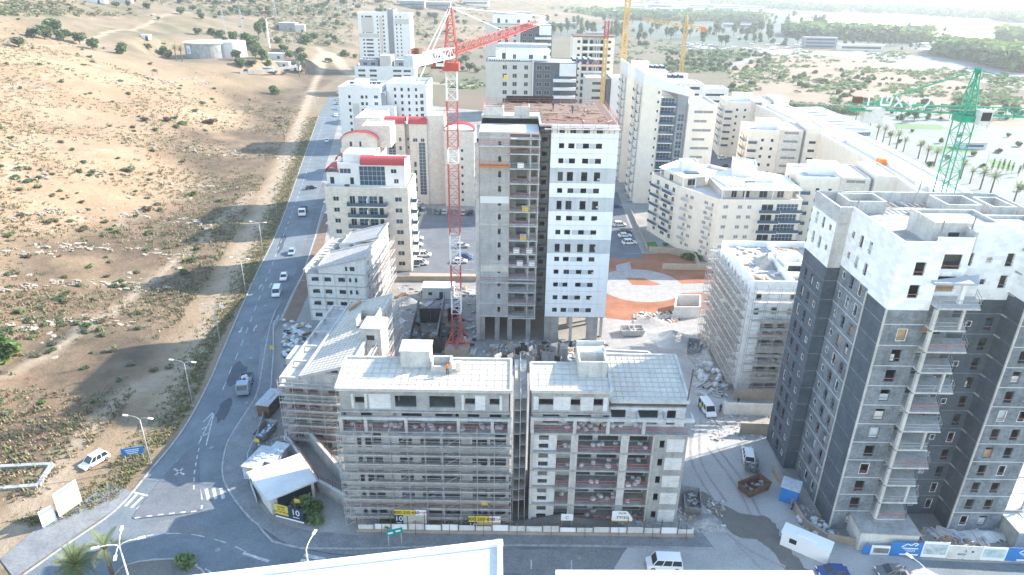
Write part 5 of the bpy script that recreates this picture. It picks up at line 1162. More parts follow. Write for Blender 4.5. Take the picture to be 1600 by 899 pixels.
# near building whose white roof reaches into the view, and its neighbour
def near(label,pts,z):
    t=thing('near_building',label,'building',(0,0,0));pblock(t,pts,.02,z,'white_wall',{},'roof_white',0)
    n=len(pts)
    for i in range(n):
        a=Vector(pts[i]);b_=Vector(pts[(i+1)%n]);d=(b_-a);nn=Vector((d.y,-d.x)).normalized();c=(a+b_)/2-nn*.22
        box('roof_rim','white',t,(c.x,c.y,z+.16+.004*i),(d.length,.45,.42),math.atan2(d.y,d.x))
q=[G(785,848,30),G(350,899,30)];d=Vector(q[1])-Vector(q[0]);l=Vector(q[1])+d*.35
near('large white metal roof with raised rim across the street from the scaffolded block',[(l.x,l.y-14),(q[0][0]+.5,q[0][1]-17),q[0],(l.x,l.y)],30)
r0=G(868,896.5,30);r1=G(1268,897.5,30);near('white flat roof edge across the street from the parked white minibus',[(r0[0],r0[1]-14),(r1[0],r1[1]-14),r1,r0],30)
# ================================================================ CRANES
def lattice(b,p,q,w0,w1,n,r=.12,rd=.07,tri=False,mi=0,mats=None):
    "four-chord lattice between p and q"
    p=Vector(p);q=Vector(q);d=(q-p);M=d.to_track_quat('Z','Y').to_matrix()
    cs=[(-1,-1),(1,-1),(1,1),(-1,1)] if not tri else [(-1,-1),(1,-1),(0,1)]
    f=lambda c,t:p+d*t+M@Vector((c[0]*(w0+(w1-w0)*t)/2,c[1]*(w0+(w1-w0)*t)/2,0))
    k=len(cs)
    for c in cs: b.bar(f(c,0),f(c,1),r,mi)
    for i in range(n):
        for j in range(k):
            a,c=cs[j],cs[(j+1)%k]
            b.bar(f(a,i/n),f(c,i/n),rd,mi)
            if (i+j)%2: b.bar(f(a,i/n),f(c,(i+1)/n),rd,mi)
            else: b.bar(f(c,i/n),f(a,(i+1)/n),rd,mi)
def section(name,m,root,*a,**k):
    b=MB();lattice(b,*a,**k);return b.obj(name,m,root)
cr=Vector((-11.8,131.5,0));C1=thing('tower_crane','red and white tower crane standing between the central tower and the street block','crane',cr)
for a,b_,m_ in ((543,488,'crane_red'),(488,452,'crane_white'),(452,412,'crane_red'),(412,366,'crane_white'),(366,323,'crane_red'),(323,278,'crane_red'),(278,255,'crane_red'),(255,232,'crane_white'),(232,157,'crane_red'),(157,107,'crane_white')):
    z0=max(2.4,atY(712,a,131.5).z);z1=atY(712,b_,131.5).z;section('mast_section',m_,C1,(0,0,z0),(0,0,z1),2.0,2.0,max(2,round((z1-z0)/1.7)),.15,.075)
ZT=atY(703,107,131.5).z
for sx in (-1,1):
    for sy in (-1,1): bar('base_strut','crane_red',C1,(sx*.95,sy*.95,5.6),(sx*2.3,sy*2.3,2.5),.22)
box2('base_frame','crane_red',C1,(-2.5,-.25,2.32),(2.5,.25,2.6));box2('base_frame','crane_red',C1,(-.25,-2.5,2.3),(.25,2.5,2.58))
for k in range(4): box2('ballast_block','paving_warm',C1,(-2.6+.02*k,-2.6,.02+k*.56),(2.6,2.6-.02*k,.56+k*.56))
box2('climbing_platform','rust',C1,(-2.2,-2.2,7.5),(2.2,-1.2,7.65));rails(C1,(-2.2,-2.2),(2.2,-2.2),7.65,'rust')
box2('slewing_ring','crane_red',C1,(-1.5,-1.5,ZT-.4),(1.5,1.5,ZT+1.0))
jt=atY(853,31,184)-cr;d2=Vector((jt.x,jt.y)).normalized();zj=ZT+3.0
section('tower_head','crane_red',C1,(0,0,ZT+1),(0,0,zj+1.6),1.9,1.9,2,.2,.1);section('apex','crane_red',C1,(0,0,zj+1.6),(0,0,atY(706,12,131.5).z),1.7,.6,4,.2,.09)
apex=Vector((0,0,atY(706,12,131.5).z))
tip=Vector((jt.x,jt.y,jt.z))
for k in range(7):
    a=Vector((0,0,zj)).lerp(tip,.02+k/7*.98);b_=Vector((0,0,zj)).lerp(tip,.02+(k+1)/7*.98);section('jib_section','crane_red' if k<6 else 'crane_white',C1,a,b_,1.5 if k<5 else 1.2,1.5 if k<4 else 1.2,5,.12,.065,tri=True)
ce=Vector((-d2.x*16,-d2.y*16,zj-.4));section('counter_jib','crane_white',C1,(0,0,zj-.2),ce,1.6,1.6,8,.2,.09)
rails(C1,(0,0),(ce.x,ce.y),zj+.2,'crane_red')
for k in range(8): 
    p=ce*(1-.055*k)+Vector((0,0,-.3));o=box('counterweight','white' if k%3 else 'tarp',C1,(p.x,p.y,zj-.3),(.42,1.7,1.7),math.atan2(d2.y,d2.x))
box('winch','rust',C1,(ce.x*.82,ce.y*.82,zj+.9),(1.4,1.4,1.1),math.atan2(d2.y,d2.x))
for t in (.45,.97): b_=Vector((0,0,zj)).lerp(tip,t)+Vector((0,0,.9));bar('tie_rod','crane_white',C1,apex,b_,.12)
for s_ in (-.6,.6): bar('tie_rod','crane_white',C1,apex+Vector((s_*.3,0,0)),ce*.93+Vector((s_,0,.6)),.12)
cab=MB();cab.box((-1.9,-.6,ZT+1.5),(1.5,1.9,2.2));cab.obj('cab','crane_white',C1);box2('cab_window','glass',C1,(-2.5,-1.6,ZT+1.0),(-1.3,-1.56,ZT+2.3));box2('electric_cabinet','crane_red',C1,(-3.4,-.5,ZT+.3),(-2.7,.5,ZT+2.2));rails(C1,(-3.6,-1),(0,-1),ZT+.2,'crane_red')
box2('service_platform','rust',C1,(-3.7,-1.2,ZT-.05),(1.4,1.2,ZT+.1))
hk=Vector((0,0,zj)).lerp(tip,.5);box('trolley','crane_red',C1,(hk.x,hk.y,hk.z-1.1),(1.2,1.2,.5),math.atan2(d2.y,d2.x));bar('hoist_rope','steel',C1,(hk.x,hk.y,hk.z-1.2),(hk.x,hk.y,hk.z-9),.07);box('hook_block','yellow',C1,(hk.x,hk.y,hk.z-9.4),(.8,.4,1.0))
# green crane behind the charcoal tower
gc=Vector((72.5,112,0));C2=thing('tower_crane','green tower crane rising behind the charcoal tower, white block letters on its counter jib','crane',gc)
zsl=atY(1512,185,112).z
n=9
for k in range(n): section('mast_section','crane_green',C2,(0,0,.3+k*(zsl-.8)/n),(0,0,.3+(k+1)*(zsl-.8)/n),2.2,2.2,3,.15,.07)
box2('base_plate','concrete',C2,(-3,-3,.01),(3,3,.5))
box2('slewing_ring','crane_green',C2,(-1.3,-1.3,zsl-.5),(1.3,1.3,zsl+.5));section('apex','crane_green',C2,(0,0,zsl+.5),(0,0,atY(1520,106,112).z),1.8,.5,4,.18,.09)
zg=zsl+1.2;t0=atY(1325,166,115)-gc;t0.z=zg;di=Vector((t0.x,t0.y,0)).normalized();t1=-di*34;t1.z=zg
section('counter_jib','crane_green',C2,(0,0,zg),t0,1.0,1.0,9,.16,.07);section('jib_section','crane_green',C2,(0,0,zg),Vector((t1.x*.33,t1.y*.33,zg)),1.3,1.3,6,.18,.09,tri=True);section('jib_section','crane_green',C2,Vector((t1.x*.33,t1.y*.33,zg)),t1,1.3,1.2,12,.18,.09,tri=True)
am=math.atan2(di.y,di.x)
bb=t0*.93;box('counterweight','offwhite',C2,(bb.x*.83,bb.y*.83,zg-1.4),(3.0,1.4,2.4),am);box('winch','rust',C2,(bb.x,bb.y,zg+1),(1.3,1.2,1),am);box('platform','crane_green',C2,(bb.x*.95,bb.y*.95,zg-.6),(3,1.6,.2),am)
for s_ in (-.4,.4): bar('tie_rod','crane_green',C2,(0,0,atY(1520,110,112).z),(t0.x*.8,t0.y*.8+s_,zg+.5),.1)
box('cab','offwhite',C2,(1.9,-1.2,zsl+.4),(1.9,2.2,2.3));box('cab_window','glass',C2,(1.9,-2.33,zsl+.6),(1.5,.05,1.3))
bar('tie_rod','crane_green',C2,(0,0,atY(1520,110,112).z),(t1.x*.8,t1.y*.8,zg+.7),.1)
def letters(root,text,c,size,rz,m,ext=.05,rx=R(90),name='lettering',font=None):
    cu=bpy.data.curves.new(name,'FONT');cu.body=text;cu.size=size;cu.extrude=ext;cu.align_x='CENTER';cu.align_y='CENTER'
    tmp=bpy.data.objects.new('tmp',cu);col.objects.link(tmp)
    me=bpy.data.meshes.new_from_object(tmp.evaluated_get(bpy.context.evaluated_depsgraph_get()));bpy.data.objects.remove(tmp)
    me.materials.clear();me.materials.append(MT[m]);o=bpy.data.objects.new(name,me);o.location=c;o.rotation_euler=(rx,0,rz);link(o,root);return o
def sglyph(root,strokes,c,s,rz,m,w_=.16,name='lettering'):
    "letter from strokes in x,z (unit square)"
    b=MB()
    for a in strokes:
        for p,q in zip(a,a[1:]): b.bar((p[0]*s,0,p[1]*s),(q[0]*s,0,q[1]*s),w_*s,hd=.08)
    o=b.obj(name,m,root,c,rz);return o
# letters as they read from the site: a hooked stroke, shin-like and X-like forms
L4=[[[(.1,0),(.1,1)],[(.1,1),(.35,1)]],[[(0,.1),(.9,.1),(1,1),(.55,1),(.5,.5)],[(0,.1),(0,1),(.25,1)]],[[(0,0),(.8,1)],[(0,1),(.8,0)]],[[(0,1),(.15,.15),(.9,1)],[(.45,1),(.2,.35)]],[[(0,1),(.6,1),(.6,.5),(.2,0)]]]
wd=t0.length*.42
for i,g in enumerate(L4):
    p=t0*(.86-.115*i);sglyph(C2,g,(p.x,p.y-.75,zg+.25),1.55,am+math.pi,'white')
box('letter_frame','galv',C2,(t0.x*.64,t0.y*.64-.72,zg+.15),(t0.length*.56,.08,.12),am)
# yellow cranes and red hoist, far off
def far_crane(label,u,v0,Y,ztop,m,jibdir,jl,full=True,wm=2.4):
    g=atY(u,v0,Y);t=thing('tower_crane',label,'crane',(g.x,Y,0))
    section('mast',m,t,(0,0,.1),(0,0,ztop),wm,wm,int(ztop/3.2),.5,.3)
    box2('base_plate','concrete',t,(-3,-3,.0),(3,3,.3))
    if full:
        section('apex',m,t,(0,0,ztop),(0,0,ztop+9),2,.5,3,.5,.3);j=Vector((math.cos(jibdir),math.sin(jibdir),0))
        section('jib',m,t,(0,0,ztop+1),j*jl+Vector((0,0,ztop+5)),2,1.6,8,.5,.3,tri=True);section('counter_jib',m,t,(0,0,ztop+1),-j*14+Vector((0,0,ztop)),2,2,3,.5,.3);e=-j*13;box('counterweight','orange',t,(e.x,e.y,ztop-1),(3,3,3.5))
        bar('tie_rod',m,t,(0,0,ztop+9),j*jl*.7+Vector((0,0,ztop+4.5)),.3);box('cab','offwhite',t,(2,-1.5,ztop),(2,2,2.5))
    return t
far_crane('yellow tower crane with tilted jib and orange counterweight near the tree belt',1065,105,560,44,'crane_yellow',R(160),34)
far_crane('tall yellow tower crane beside the distant unfinished tower',975,82,400,80,'crane_yellow',R(100),40)
h=far_crane('orange and red hoist mast in front of the distant unfinished tower',941,150,352,50,'crane_yellow',0,20,False,1.6);section('mast_top','crane_red',h,(0,0,50.1),(0,0,58),1.8,1.8,3,.4,.25)
# ================================================================ VEHICLES
CARS={}
for n_,c_ in (('paint_white',(.78,.78,.77)),('paint_silver',(.45,.46,.47)),('paint_grey',(.16,.17,.18)),('paint_black',(.02,.02,.022)),('paint_blue',(.03,.08,.22)),('paint_sky',(.25,.33,.42)),('paint_sand',(.4,.36,.3))): mat(n_,c_,rough=.25,spec=.6)
mat('lens',(.85,.85,.8),rough=.1);mat('lens_red',(.4,.02,.02),rough=.2);mat('rim',(.5,.5,.5),rough=.3,metal=.6)
SPEC={'car':(4.3,1.78,1.46,.62,1.05,.55,.95),'suv':(4.6,1.88,1.72,.72,1.0,.35,1.08),'van':(5.0,1.95,2.0,.75,.75,.12,1.15),'wagon':(4.7,1.85,1.75,.72,1.05,.12,1.08)}
def wheelmesh():
    b=MB();n=12
    for r,y0,y1,mi in ((.33,-.11,.11,0),(.2,-.115,.118,1)):
        vs=[(y0,r*math.cos(2*math.pi*k/n),r*math.sin(2*math.pi*k/n)) for k in range(n)]+[(y1,r*math.cos(2*math.pi*k/n),r*math.sin(2*math.pi*k/n)) for k in range(n)]
        b.add(vs,[(k,(k+1)%n,n+(k+1)%n,n+k) for k in range(n)]+[tuple(range(n))[::-1],tuple(range(n,2*n))],mi)
    return mesh('wheel',b.v,b.f,['tyre','rim'],b.m)
WH=wheelmesh()
def loft(b,rings,mi=0,cap=True):
    n=len(rings[0]);vs=[p for r in rings for p in r];fs=[]
    for i in range(len(rings)-1):
        for k in range(n): fs.append((i*n+k,i*n+(k+1)%n,(i+1)*n+(k+1)%n,(i+1)*n+k))
    if cap: fs+=[tuple(range(n))[::-1],tuple(range((len(rings)-1)*n,len(rings)*n))]
    b.add(vs,fs,mi)
def vehicle(kind,paint,x,y,ang,label,z=.02,group=None,name=None,cat=None):
    "ang: heading, 0 = +Y"
    key=(kind,paint)
    if key in CARS:
        t=copy_tree(CARS[key])
    else:
        L_,W,Hh,belt,hood,boot,sill=SPEC[kind]
        t=thing(name or {'car':'parked_car','suv':'parked_suv','van':'minibus','wagon':'estate_car'}[kind],label,'car')
        h=L_/2;zb=.9 if kind!='van' else 1.05
        prof=[(-h,.35),(-h+.02,zb-.12),(-h+boot*.9,zb),(h-hood-.1,zb),(h-.15,zb-.25 if kind!='van' else zb-.3),(h,.55),(h-.02,.3),(-h+.05,.25)]
        b=MB();loft(b,[[(sx*W/2*s,yy,zz) for yy,zz in prof] for sx,s in ((-1,.9),(-1,1),(1,1),(1,.9))][:0] or [[(xx,yy if abs(xx)<W/2-.01 else yy*.97,zz if abs(xx)<W/2-.01 else min(zz,zb-.06)) for yy,zz in prof] for xx in (-W/2,-W/2+.09,W/2-.09,W/2)])
        b.obj('body',paint,t)
        y0=-h+boot*.75+.08;y1=h-hood;wt=.78
        ry0=y0+(.35 if boot>.3 else .12);ry1=y1-(.75 if kind!='van' else .55)
        g=MB();lo=[(-W/2+.06,y0),(W/2-.06,y0),(W/2-.06,y1),(-W/2+.06,y1)];up=[(-W/2*wt,ry0),(W/2*wt,ry0),(W/2*wt,ry1),(-W/2*wt,ry1)]
        if kind=='van': up=[(-W/2*.88,ry0),(W/2*.88,ry0),(W/2*.88,ry1),(-W/2*.88,ry1)]
        loft(g,[[(a,c,zb-.02) for a,c in lo],[(a,c,Hh-.07) for a,c in up]]);g.obj('window_band','glass',t)
        r=MB();loft(r,[[(a*1.01,c,Hh-.08) for a,c in up],[(a*.97,c*.98,Hh) for a,c in up]]);
        for f in ((.0,),(.36,),(.68,),(1.,)):
            for sx in (-1,1):
                q=f[0];yl=y0+(y1-y0)*q;yu=ry0+(ry1-ry0)*q;r.bar((sx*(W/2-.05),yl,zb-.02),(sx*(up[1][0]+.01),yu,Hh-.06),.09)
        r.obj('roof',paint,t)
        for sx in (-1,1):
            for yy in (-h+.85,h-.85):
                w_=bpy.data.objects.new('wheel',WH);w_.location=(sx*(W/2-.1),yy,.33);link(w_,t)
                if sx<0:w_.rotation_euler=(0,0,math.pi)
            box('headlight','lens',t,(sx*(W/2-.3),h-.06,.66),(.38,.12,.16));box('tail_light','lens_red',t,(sx*(W/2-.18),-h+.02,.72),(.2,.08,.3))
        box('number_plate','yellow',t,(0,-h-.005,.5),(.5,.03,.12));CARS[key]=t
    t.location=(x,y,z);t.rotation_euler=(0,0,-ang);tag(t,label,cat or {'car':'car','suv':'car','van':'van','wagon':'car'}[kind],group)
    return t
def car(kind,paint,u,v,ang,label,group=None,z=.02): 
    g=G(u,v);return vehicle(kind,paint,g[0],g[1],R(ang),label,z,group)
g=G(1037,886);vehicle('van','paint_white',g[0],g[1],R(-88),'white minibus with dark windows parked by the street hoarding',.014)
p=onhill(149,724);vehicle('suv','paint_white',p.x,p.y,R(-152),'white SUV parked on pale dirt below the hillside',p.z)
car('van','paint_white',433,460,170,'white van parked in the lay-by behind the white saloon','cars along the road')
car('car','paint_white',444,436,170,'white saloon between the white van and the sky blue car','cars along the road')
car('car','paint_sky',456,397,170,'sky blue car driving on the road beside the lay-by','cars along the road')
car('car','paint_black',486,296,60,'black car turning across the road','cars along the road')
car('car','paint_white',511,222,171,'white car on the road beside the red-arched stone block','cars along the road')
for i,(u,v,c_) in enumerate(((525,182,'paint_white'),(526,172,'paint_sky'),(527,164,'paint_grey'),(528,157,'paint_silver'))): car('car',c_,u,v,171,['white','pale blue','grey','silver'][i]+' car parked at the kerb of the white rendered tower','cars along the road')
PK='cars in the residents car park'
for i,(u,v,k,c_,a,l) in enumerate(((655,319,'car','paint_white',90,'white car parked beside round shrubs of the car park'),(654,328,'car','paint_silver',90,'silver car parked beside round shrubs of the car park'),
    (684,334,'car','paint_grey',0,'grey car parked under the glazed stair strip'),(695,334,'car','paint_silver',0,'silver car parked under the glazed stair strip'),(724,335,'car','paint_sand',0,'sand coloured car parked against the stone wall'),(735,335,'car','paint_black',0,'black car parked against the stone wall'),
    (651,375,'car','paint_white',88,'white car half in sunlight beside the beige balcony block'),(650,385,'car','paint_white',92,'white hatchback half in sunlight beside the beige balcony block'),(662,401,'suv','paint_white',90,'white SUV parked in the residents yard beside the balcony block'),(657,414,'wagon','paint_white',90,'white estate car parked in the residents yard near the site wall'),
    (722,387,'car','paint_silver',90,'silver car parked next to the central tower'),(726,405,'suv','paint_blue',90,'dark blue car parked next to the central tower'),(719,411,'car','paint_white',88,'white car parked next to the dark blue one'))): car(k,c_,u,v,a,l,PK)
for u,v,k,c_,l in ((968,354,'suv','paint_white','white SUV alone in the upper bay row by the white towers'),(976,365,'car','paint_black','black car in the bay row by the turf patch'),(976,371,'car','paint_white','white hatchback in the bay row by the turf patch'),(983,382,'suv','paint_white','white SUV in the lowest bay by the turf patch'),(962,325,'car','paint_blue','blue car parked below the sloping-parapet tower')): car(k,c_,u,v,80,l,PK)
for u,v,c_ in ((1133,262,'paint_black'),(1150,268,'paint_grey'),(1128,249,'paint_white')): car('car',c_,u,v,70,{'paint_black':'black','paint_grey':'grey','paint_white':'white'}[c_]+' car in the courtyard of the curved-roof row',PK)
car('van','paint_white',1104,643,172,'white van stopped on the site road with workers beside it')
car('wagon','paint_white',1168,716,12,'white estate car reversing on the site road near the skips')
car('car','paint_blue',1300,899,-88,'dark blue car parked below the blue hoarding','cars on the front street');car('car','paint_grey',1392,899,-88,'grey car with pale roof parked below the housing hoarding','cars on the front street')
# flatbed truck on the road and loaded truck by the site
def truck(label,x,y,ang,cabm,loadm,load,L_=8.,z=.02):
    t=thing('truck',label,'truck',(x,y,z),-ang);h=L_/2
    b=MB();loft(b,[[(-1.15,h-2.1,.6),(1.15,h-2.1,.6),(1.15,h,.6),(-1.15,h,.6)],[(-1.15,h-2.1,1.6),(1.15,h-2.1,1.6),(1.15,h,1.6),(-1.15,h,1.6)],[(-1.1,h-2.1,2.7),(1.1,h-2.1,2.7),(1.1,h-.35,2.7),(-1.1,h-.35,2.7)]]);b.obj('cab',cabm,t)
    mo('windscreen',[(-1,h+.02,1.65),(1,h+.02,1.65),(.98,h-.32,2.6),(-.98,h-.32,2.6)],[(0,1,2,3)],'glass',t)
    box2('chassis','black',t,(-.5,-h,.5),(.5,h-2.1,.8));bed=MB();bed.b2((-1.2,-h,.82),(1.2,h-2.3,1.0));
    for a,b_ in (((-1.2,-h,1.0),(-1.12,h-2.3,1.6)),((1.12,-h,1.0),(1.2,h-2.3,1.6)),((-1.1,h-2.38,1.0),(1.1,h-2.3,1.9)),((-1.1,-h,1),(1.1,-h+.08,1.6))): bed.b2(a,b_)
    bed.obj('load_bed',loadm,t)
    for yy in (h-1.0,-h+1.1,-h+2.3):
        for sx in (-1,1): w_=bpy.data.objects.new('wheel',WH);w_.location=(sx*1.0,yy,.48);w_.scale=(1.6,1.45,1.45);link(w_,t)
    return t
g=G(474,335);truck('white cabbed truck with dark empty flatbed driving on the road',g[0],g[1],R(170),'white','frame_dark',None,7.5)
g=G(384,607);tk=truck('grey tipper truck loaded with white sacks on the road bend',g[0],g[1],R(168),'paint_sky','paint_grey',None,7)
for i in range(12):
    q=tk.matrix_basis@Vector((random.uniform(-.8,.8),random.uniform(-3.1,.8),1.0+.35*(i%2)));bag(q.x,q.y,q.z+.02,'white sack in the load bed of the grey tipper truck','sacks on the tipper truck',.75)
# ================================================================ STREET LAMPS
def lamp(x,y,z,h,ang,label,arms=2,m='galv'):
    t=thing('street_lamp',label,'street lamp',(x,y,z),0,'street lamps along the road')
    b=MB();b.tube([(0,0,0),(0,0,h*.5),(0,0,h)],[.12,.1,.07],8);b.obj('pole',m,t,smooth=True);b=MB();b.tube([(0,0,0),(0,0,.35)],.22,8);b.obj('base',m,t)
    for k in range(arms):
        a=ang+k*(2*math.pi/arms if arms!=2 else math.pi);dx,dy=math.cos(a),math.sin(a);L_=2.2 if k==0 or arms>2 else 1.7
        b=MB();b.tube([(0,0,h-.05),(dx*.5,dy*.5,h+.35),(dx*1.2,dy*1.2,h+.5),(dx*L_,dy*L_,h+.5)],.055,6);b.obj('arm',m,t)
        hd=MB();hd.box((dx*(L_+.35),dy*(L_+.35),h+.5),(.85,.32,.16),a);o=hd.obj('lamp_head','white',t);box('lens','lamp_glow',o,(dx*(L_+.4),dy*(L_+.4),h+.405),(.5,.22,.04),a)
    return t
for u,v,h,l in ((345,541,9.5,'double-armed street lamp at the verge beside the long hillside shadow'),(236,726,9,'curved street lamp beside the blue road sign'),(302,636,9.5,'street lamp on the verge above the traffic island'),(384,457,9,'street lamp on the verge beside the white arrows'),(411,395,9,'street lamp on the verge facing the lay-by'),(433,337,9,'street lamp on the verge facing the flatbed truck'),(448,286,9,'street lamp by the dirt track facing the black car'),(462,240,9,'street lamp by the dirt track facing the beige balcony block'),(474,222,9,'street lamp by the upper dirt track below the scrub mound'),(494,178,9,'tall street lamp facing the white rendered tower')):
    p=onhill(u,v) or Vector((*G(u,v),0));lamp(p.x,p.y,p.z,h,R(170),l)
g=G(186,852,10.8);lamp(g[0],g[1],.13,10.5,R(20),'white four-headed lamp between the palms on the roundabout',4,'white')
g=G(478,858,9.3);lamp(g[0],g[1],.1,9,R(80),'white lamp at the kerb beside the zebra stripes',1,'white')
g=G(1450,893,7.8);lamp(g[0],g[1],.1,7.5,R(120),'white lamp in front of the blue hoarding',1,'white')
g=G(783,868);
# ================================================================ SIGNS, HOARDINGS, FENCES
def board(name,label,cat,p,q,z0,z1,m,fm='galv',z=0,t=.08,posts=True,group=None):
    a=Vector(p);b_=Vector(q);d=b_-a;c=(a+b_)/2
    r=thing(name,label,cat,(c.x,c.y,z),math.atan2(d.y,d.x),group);L_=d.length
    r['w']=L_;del r['w']
    box('face',m,r,(0,0,(z0+z1)/2),(L_,t,z1-z0))
    if posts:
        for s_ in (-.4,.4): box('post',fm,r,(s_*L_,.12,z1/2),(.14,.14,z1))
    return r,L_
p,q=onhill(91,818),onhill(134,793)
for (pa,pb,z0,z1,l,nl) in ((onhill(95,815),onhill(130,790),.8,5.0,'large white billboard with pale blue print on the verge',7),(onhill(68,828),onhill(90,815),.3,3.2,'smaller white billboard with green edge beside the large one',5)):
    r,L_=board('billboard',l,'billboard',(pa.x,pa.y),(pb.x,pb.y),z0,z1,'white','galv',min(pa.z,pb.z))
    for k in range(nl):
        zz=z1-.45-k*(z1-z0-.6)/nl;wl=L_*(.8-.18*(k%3));box('printed_line','tarp' if k%2 else 'paint_sky',r,(-(L_*.85-wl)/2*(.6 if k%2 else 1),-.05,zz),(wl,.012,.16 if k else .5))
    box('edge_strip','yellow' if nl==7 else 'sign_green',r,(0,-.05,z0+.08),(L_*.98,.012,.12))
pb=onhill(211,722);r,L_=board('road_sign','blue road direction sign on posts at the hillside verge','sign',(pb.x-1.6,pb.y-.5),(pb.x+1.6,pb.y+.5),1.5,2.9,'blue','galv',pb.z)
for k in range(3): box('printed_line','white',r,(0,-.05,2.5-.35*k),(2.2-.3*k,.012,.14))
box('edge_strip','sign_green',r,(0,-.05,1.56),(3.0,.012,.1))
g=G(618,853);r,L_=board('road_sign','small green street sign on the pavement of the street hoarding','sign',(g[0]-1.1,g[1]-.35),(g[0]+1.1,g[1]+.35),2.0,3.0,'sign_green','galv',.1)
for k in (-.6,.5): box('printed_mark','white',r,(k,-.05,2.5+.1*k),(.7,.012,.3))
# street hoarding in front of the two street blocks
HG='white hoarding panels and posts along the street'
hd=thing('site_hoarding','long white sheet hoarding on raking props between street and blocks','fence',(0,78.55,0))
hx=[-22.5+i*2.5 for i in range(20)]
for i,x in enumerate(hx):
    if x>27:break
    hh=.9+random.choice([0,0,.12,-.15]);y=-.75-.0*i+.02*math.sin(i)
    pnl=box('sheet_panel',random.choice(['offwhite','white','offwhite']),hd,(x+1.25,y,.11+hh/2+.25),(2.46,.06,hh),0,R(-8))
    box('base_beam','paving_warm',hd,(x+1.25,y-.32,.27),(2.48,.4,.32));bar('prop','rust',hd,(x+.1,y-.12,.12),(x+.1,y-.12,2.6+random.uniform(0,.8)),.1)
    if i%2: bar('prop','rust',hd,(x+1.3,y-.9,.12),(x+1.3,y-.15,2.2),.08)
def banner(label,u0,v0,u1,v1,hgt_,txt=True,y=78.25):
    a=atY(u0,v0,y);b_=atY(u1,v1,y);L_=(b_-a).length;r=thing('advert_banner',label,'banner',((a.x+b_.x)/2,y,0),0,'yellow sales banners along the hoarding')
    zt=max(a.z,b_.z);h=hgt_
    box('header','yellow',r,(-L_*.17,0,zt-h*.17),(L_*.66,.08,h*.34));box('header_end','white',r,(L_*.33,0,zt-h*.17),(L_*.34,.08,h*.34))
    box('logo_panel','navy',r,(-L_*.365,0,zt-h*.67),(L_*.27,.08,h*.66));letters(r,'10',(-L_*.365,-.06,zt-h*.58),h*.42,0,'white',.01);box('printed_line','white',r,(-L_*.365,-.05,zt-h*.86),(L_*.16,.012,h*.05))
    letters(r,'1·800·200·650',(-L_*.17,-.06,zt-h*.17),h*.26,0,'black',.01);letters(r,'מכירות',(L_*.33,-.06,zt-h*.17),h*.2,0,'magenta',.01)
    for s_ in (-.48,.48): box('post','steel',r,(s_*L_,.12,zt/2),(.12,.12,zt))
    return r,L_,zt,h
mat('photo_sky',(.42,.5,.45),(.62,.55,.42),scale=.9,detail=3);mat('photo_tan',(.52,.42,.24),(.42,.33,.19),scale=.8,detail=5);mat('photo_people',(.35,.2,.14),(.5,.4,.32),scale=3)
r,L_,zt,h=banner('yellow headed sales banner with photograph and round logo before the scaffold',616,797,666,805,2.9)
box('picture','photo_sky',r,(L_*.135,0,zt-h*.67),(L_*.73,.07,h*.66));
for k in range(3): 
    pm=MB();pm.tube([(L_*(.1+.1*k),-.045,zt-h*.98),(L_*(.12+.1*k),-.045,zt-h*.7)],[.3,.12],6);pm.obj('printed_figure','photo_people',r)
r,L_,zt,h=banner('yellow headed sales banner with sand coloured lower half and round logo',732,807,782,812,3.2)
box('picture','photo_tan',r,(L_*.135,0,zt-h*.6),(L_*.73,.07,h*.52))
a=atY(957,822,78.8);b_=atY(982,838,78.8)
sg=thing('advert_board','white cut-corner advert board with purple lettering on the hoarding','sign',((a.x+b_.x)/2,78.8,0))
mo('face',[(-1.5,0,1.6),(1.6,0,1.6),(1.6,0,2.2),(.7,0,3.5),(-1.5,0,3.5),(-1.5,.06,1.6),(1.6,.06,1.6),(1.6,.06,2.2),(.7,.06,3.5),(-1.5,.06,3.5)],[(0,1,2,3,4),(9,8,7,6,5)]+[(i,i+5,(i+1)%5+5,(i+1)%5) for i in range(5)],'white',sg)
letters(sg,'גלון 20',(0,-.04,3.15),.42,0,'black',.01);letters(sg,'גריינט',(.1,-.04,2.35),.75,0,'navy',.01);box('edge_strip','yellow',sg,(0,-.02,1.68),(3,.012,.12))
for s_ in (-1.3,1.3): box('post','steel',sg,(s_,.15,1.7),(.12,.12,3.4))
pq=G(886,838);r,L_=board('notice_board','small white notice board with grey arc drawn on it, on the hoarding','sign',(pq[0]-.9,78.7),(pq[0]+.9,78.7),1.7,2.9,'white','steel',0);letters(r,'C',(0,-.06,2.25),.8,0,'steel',.01)
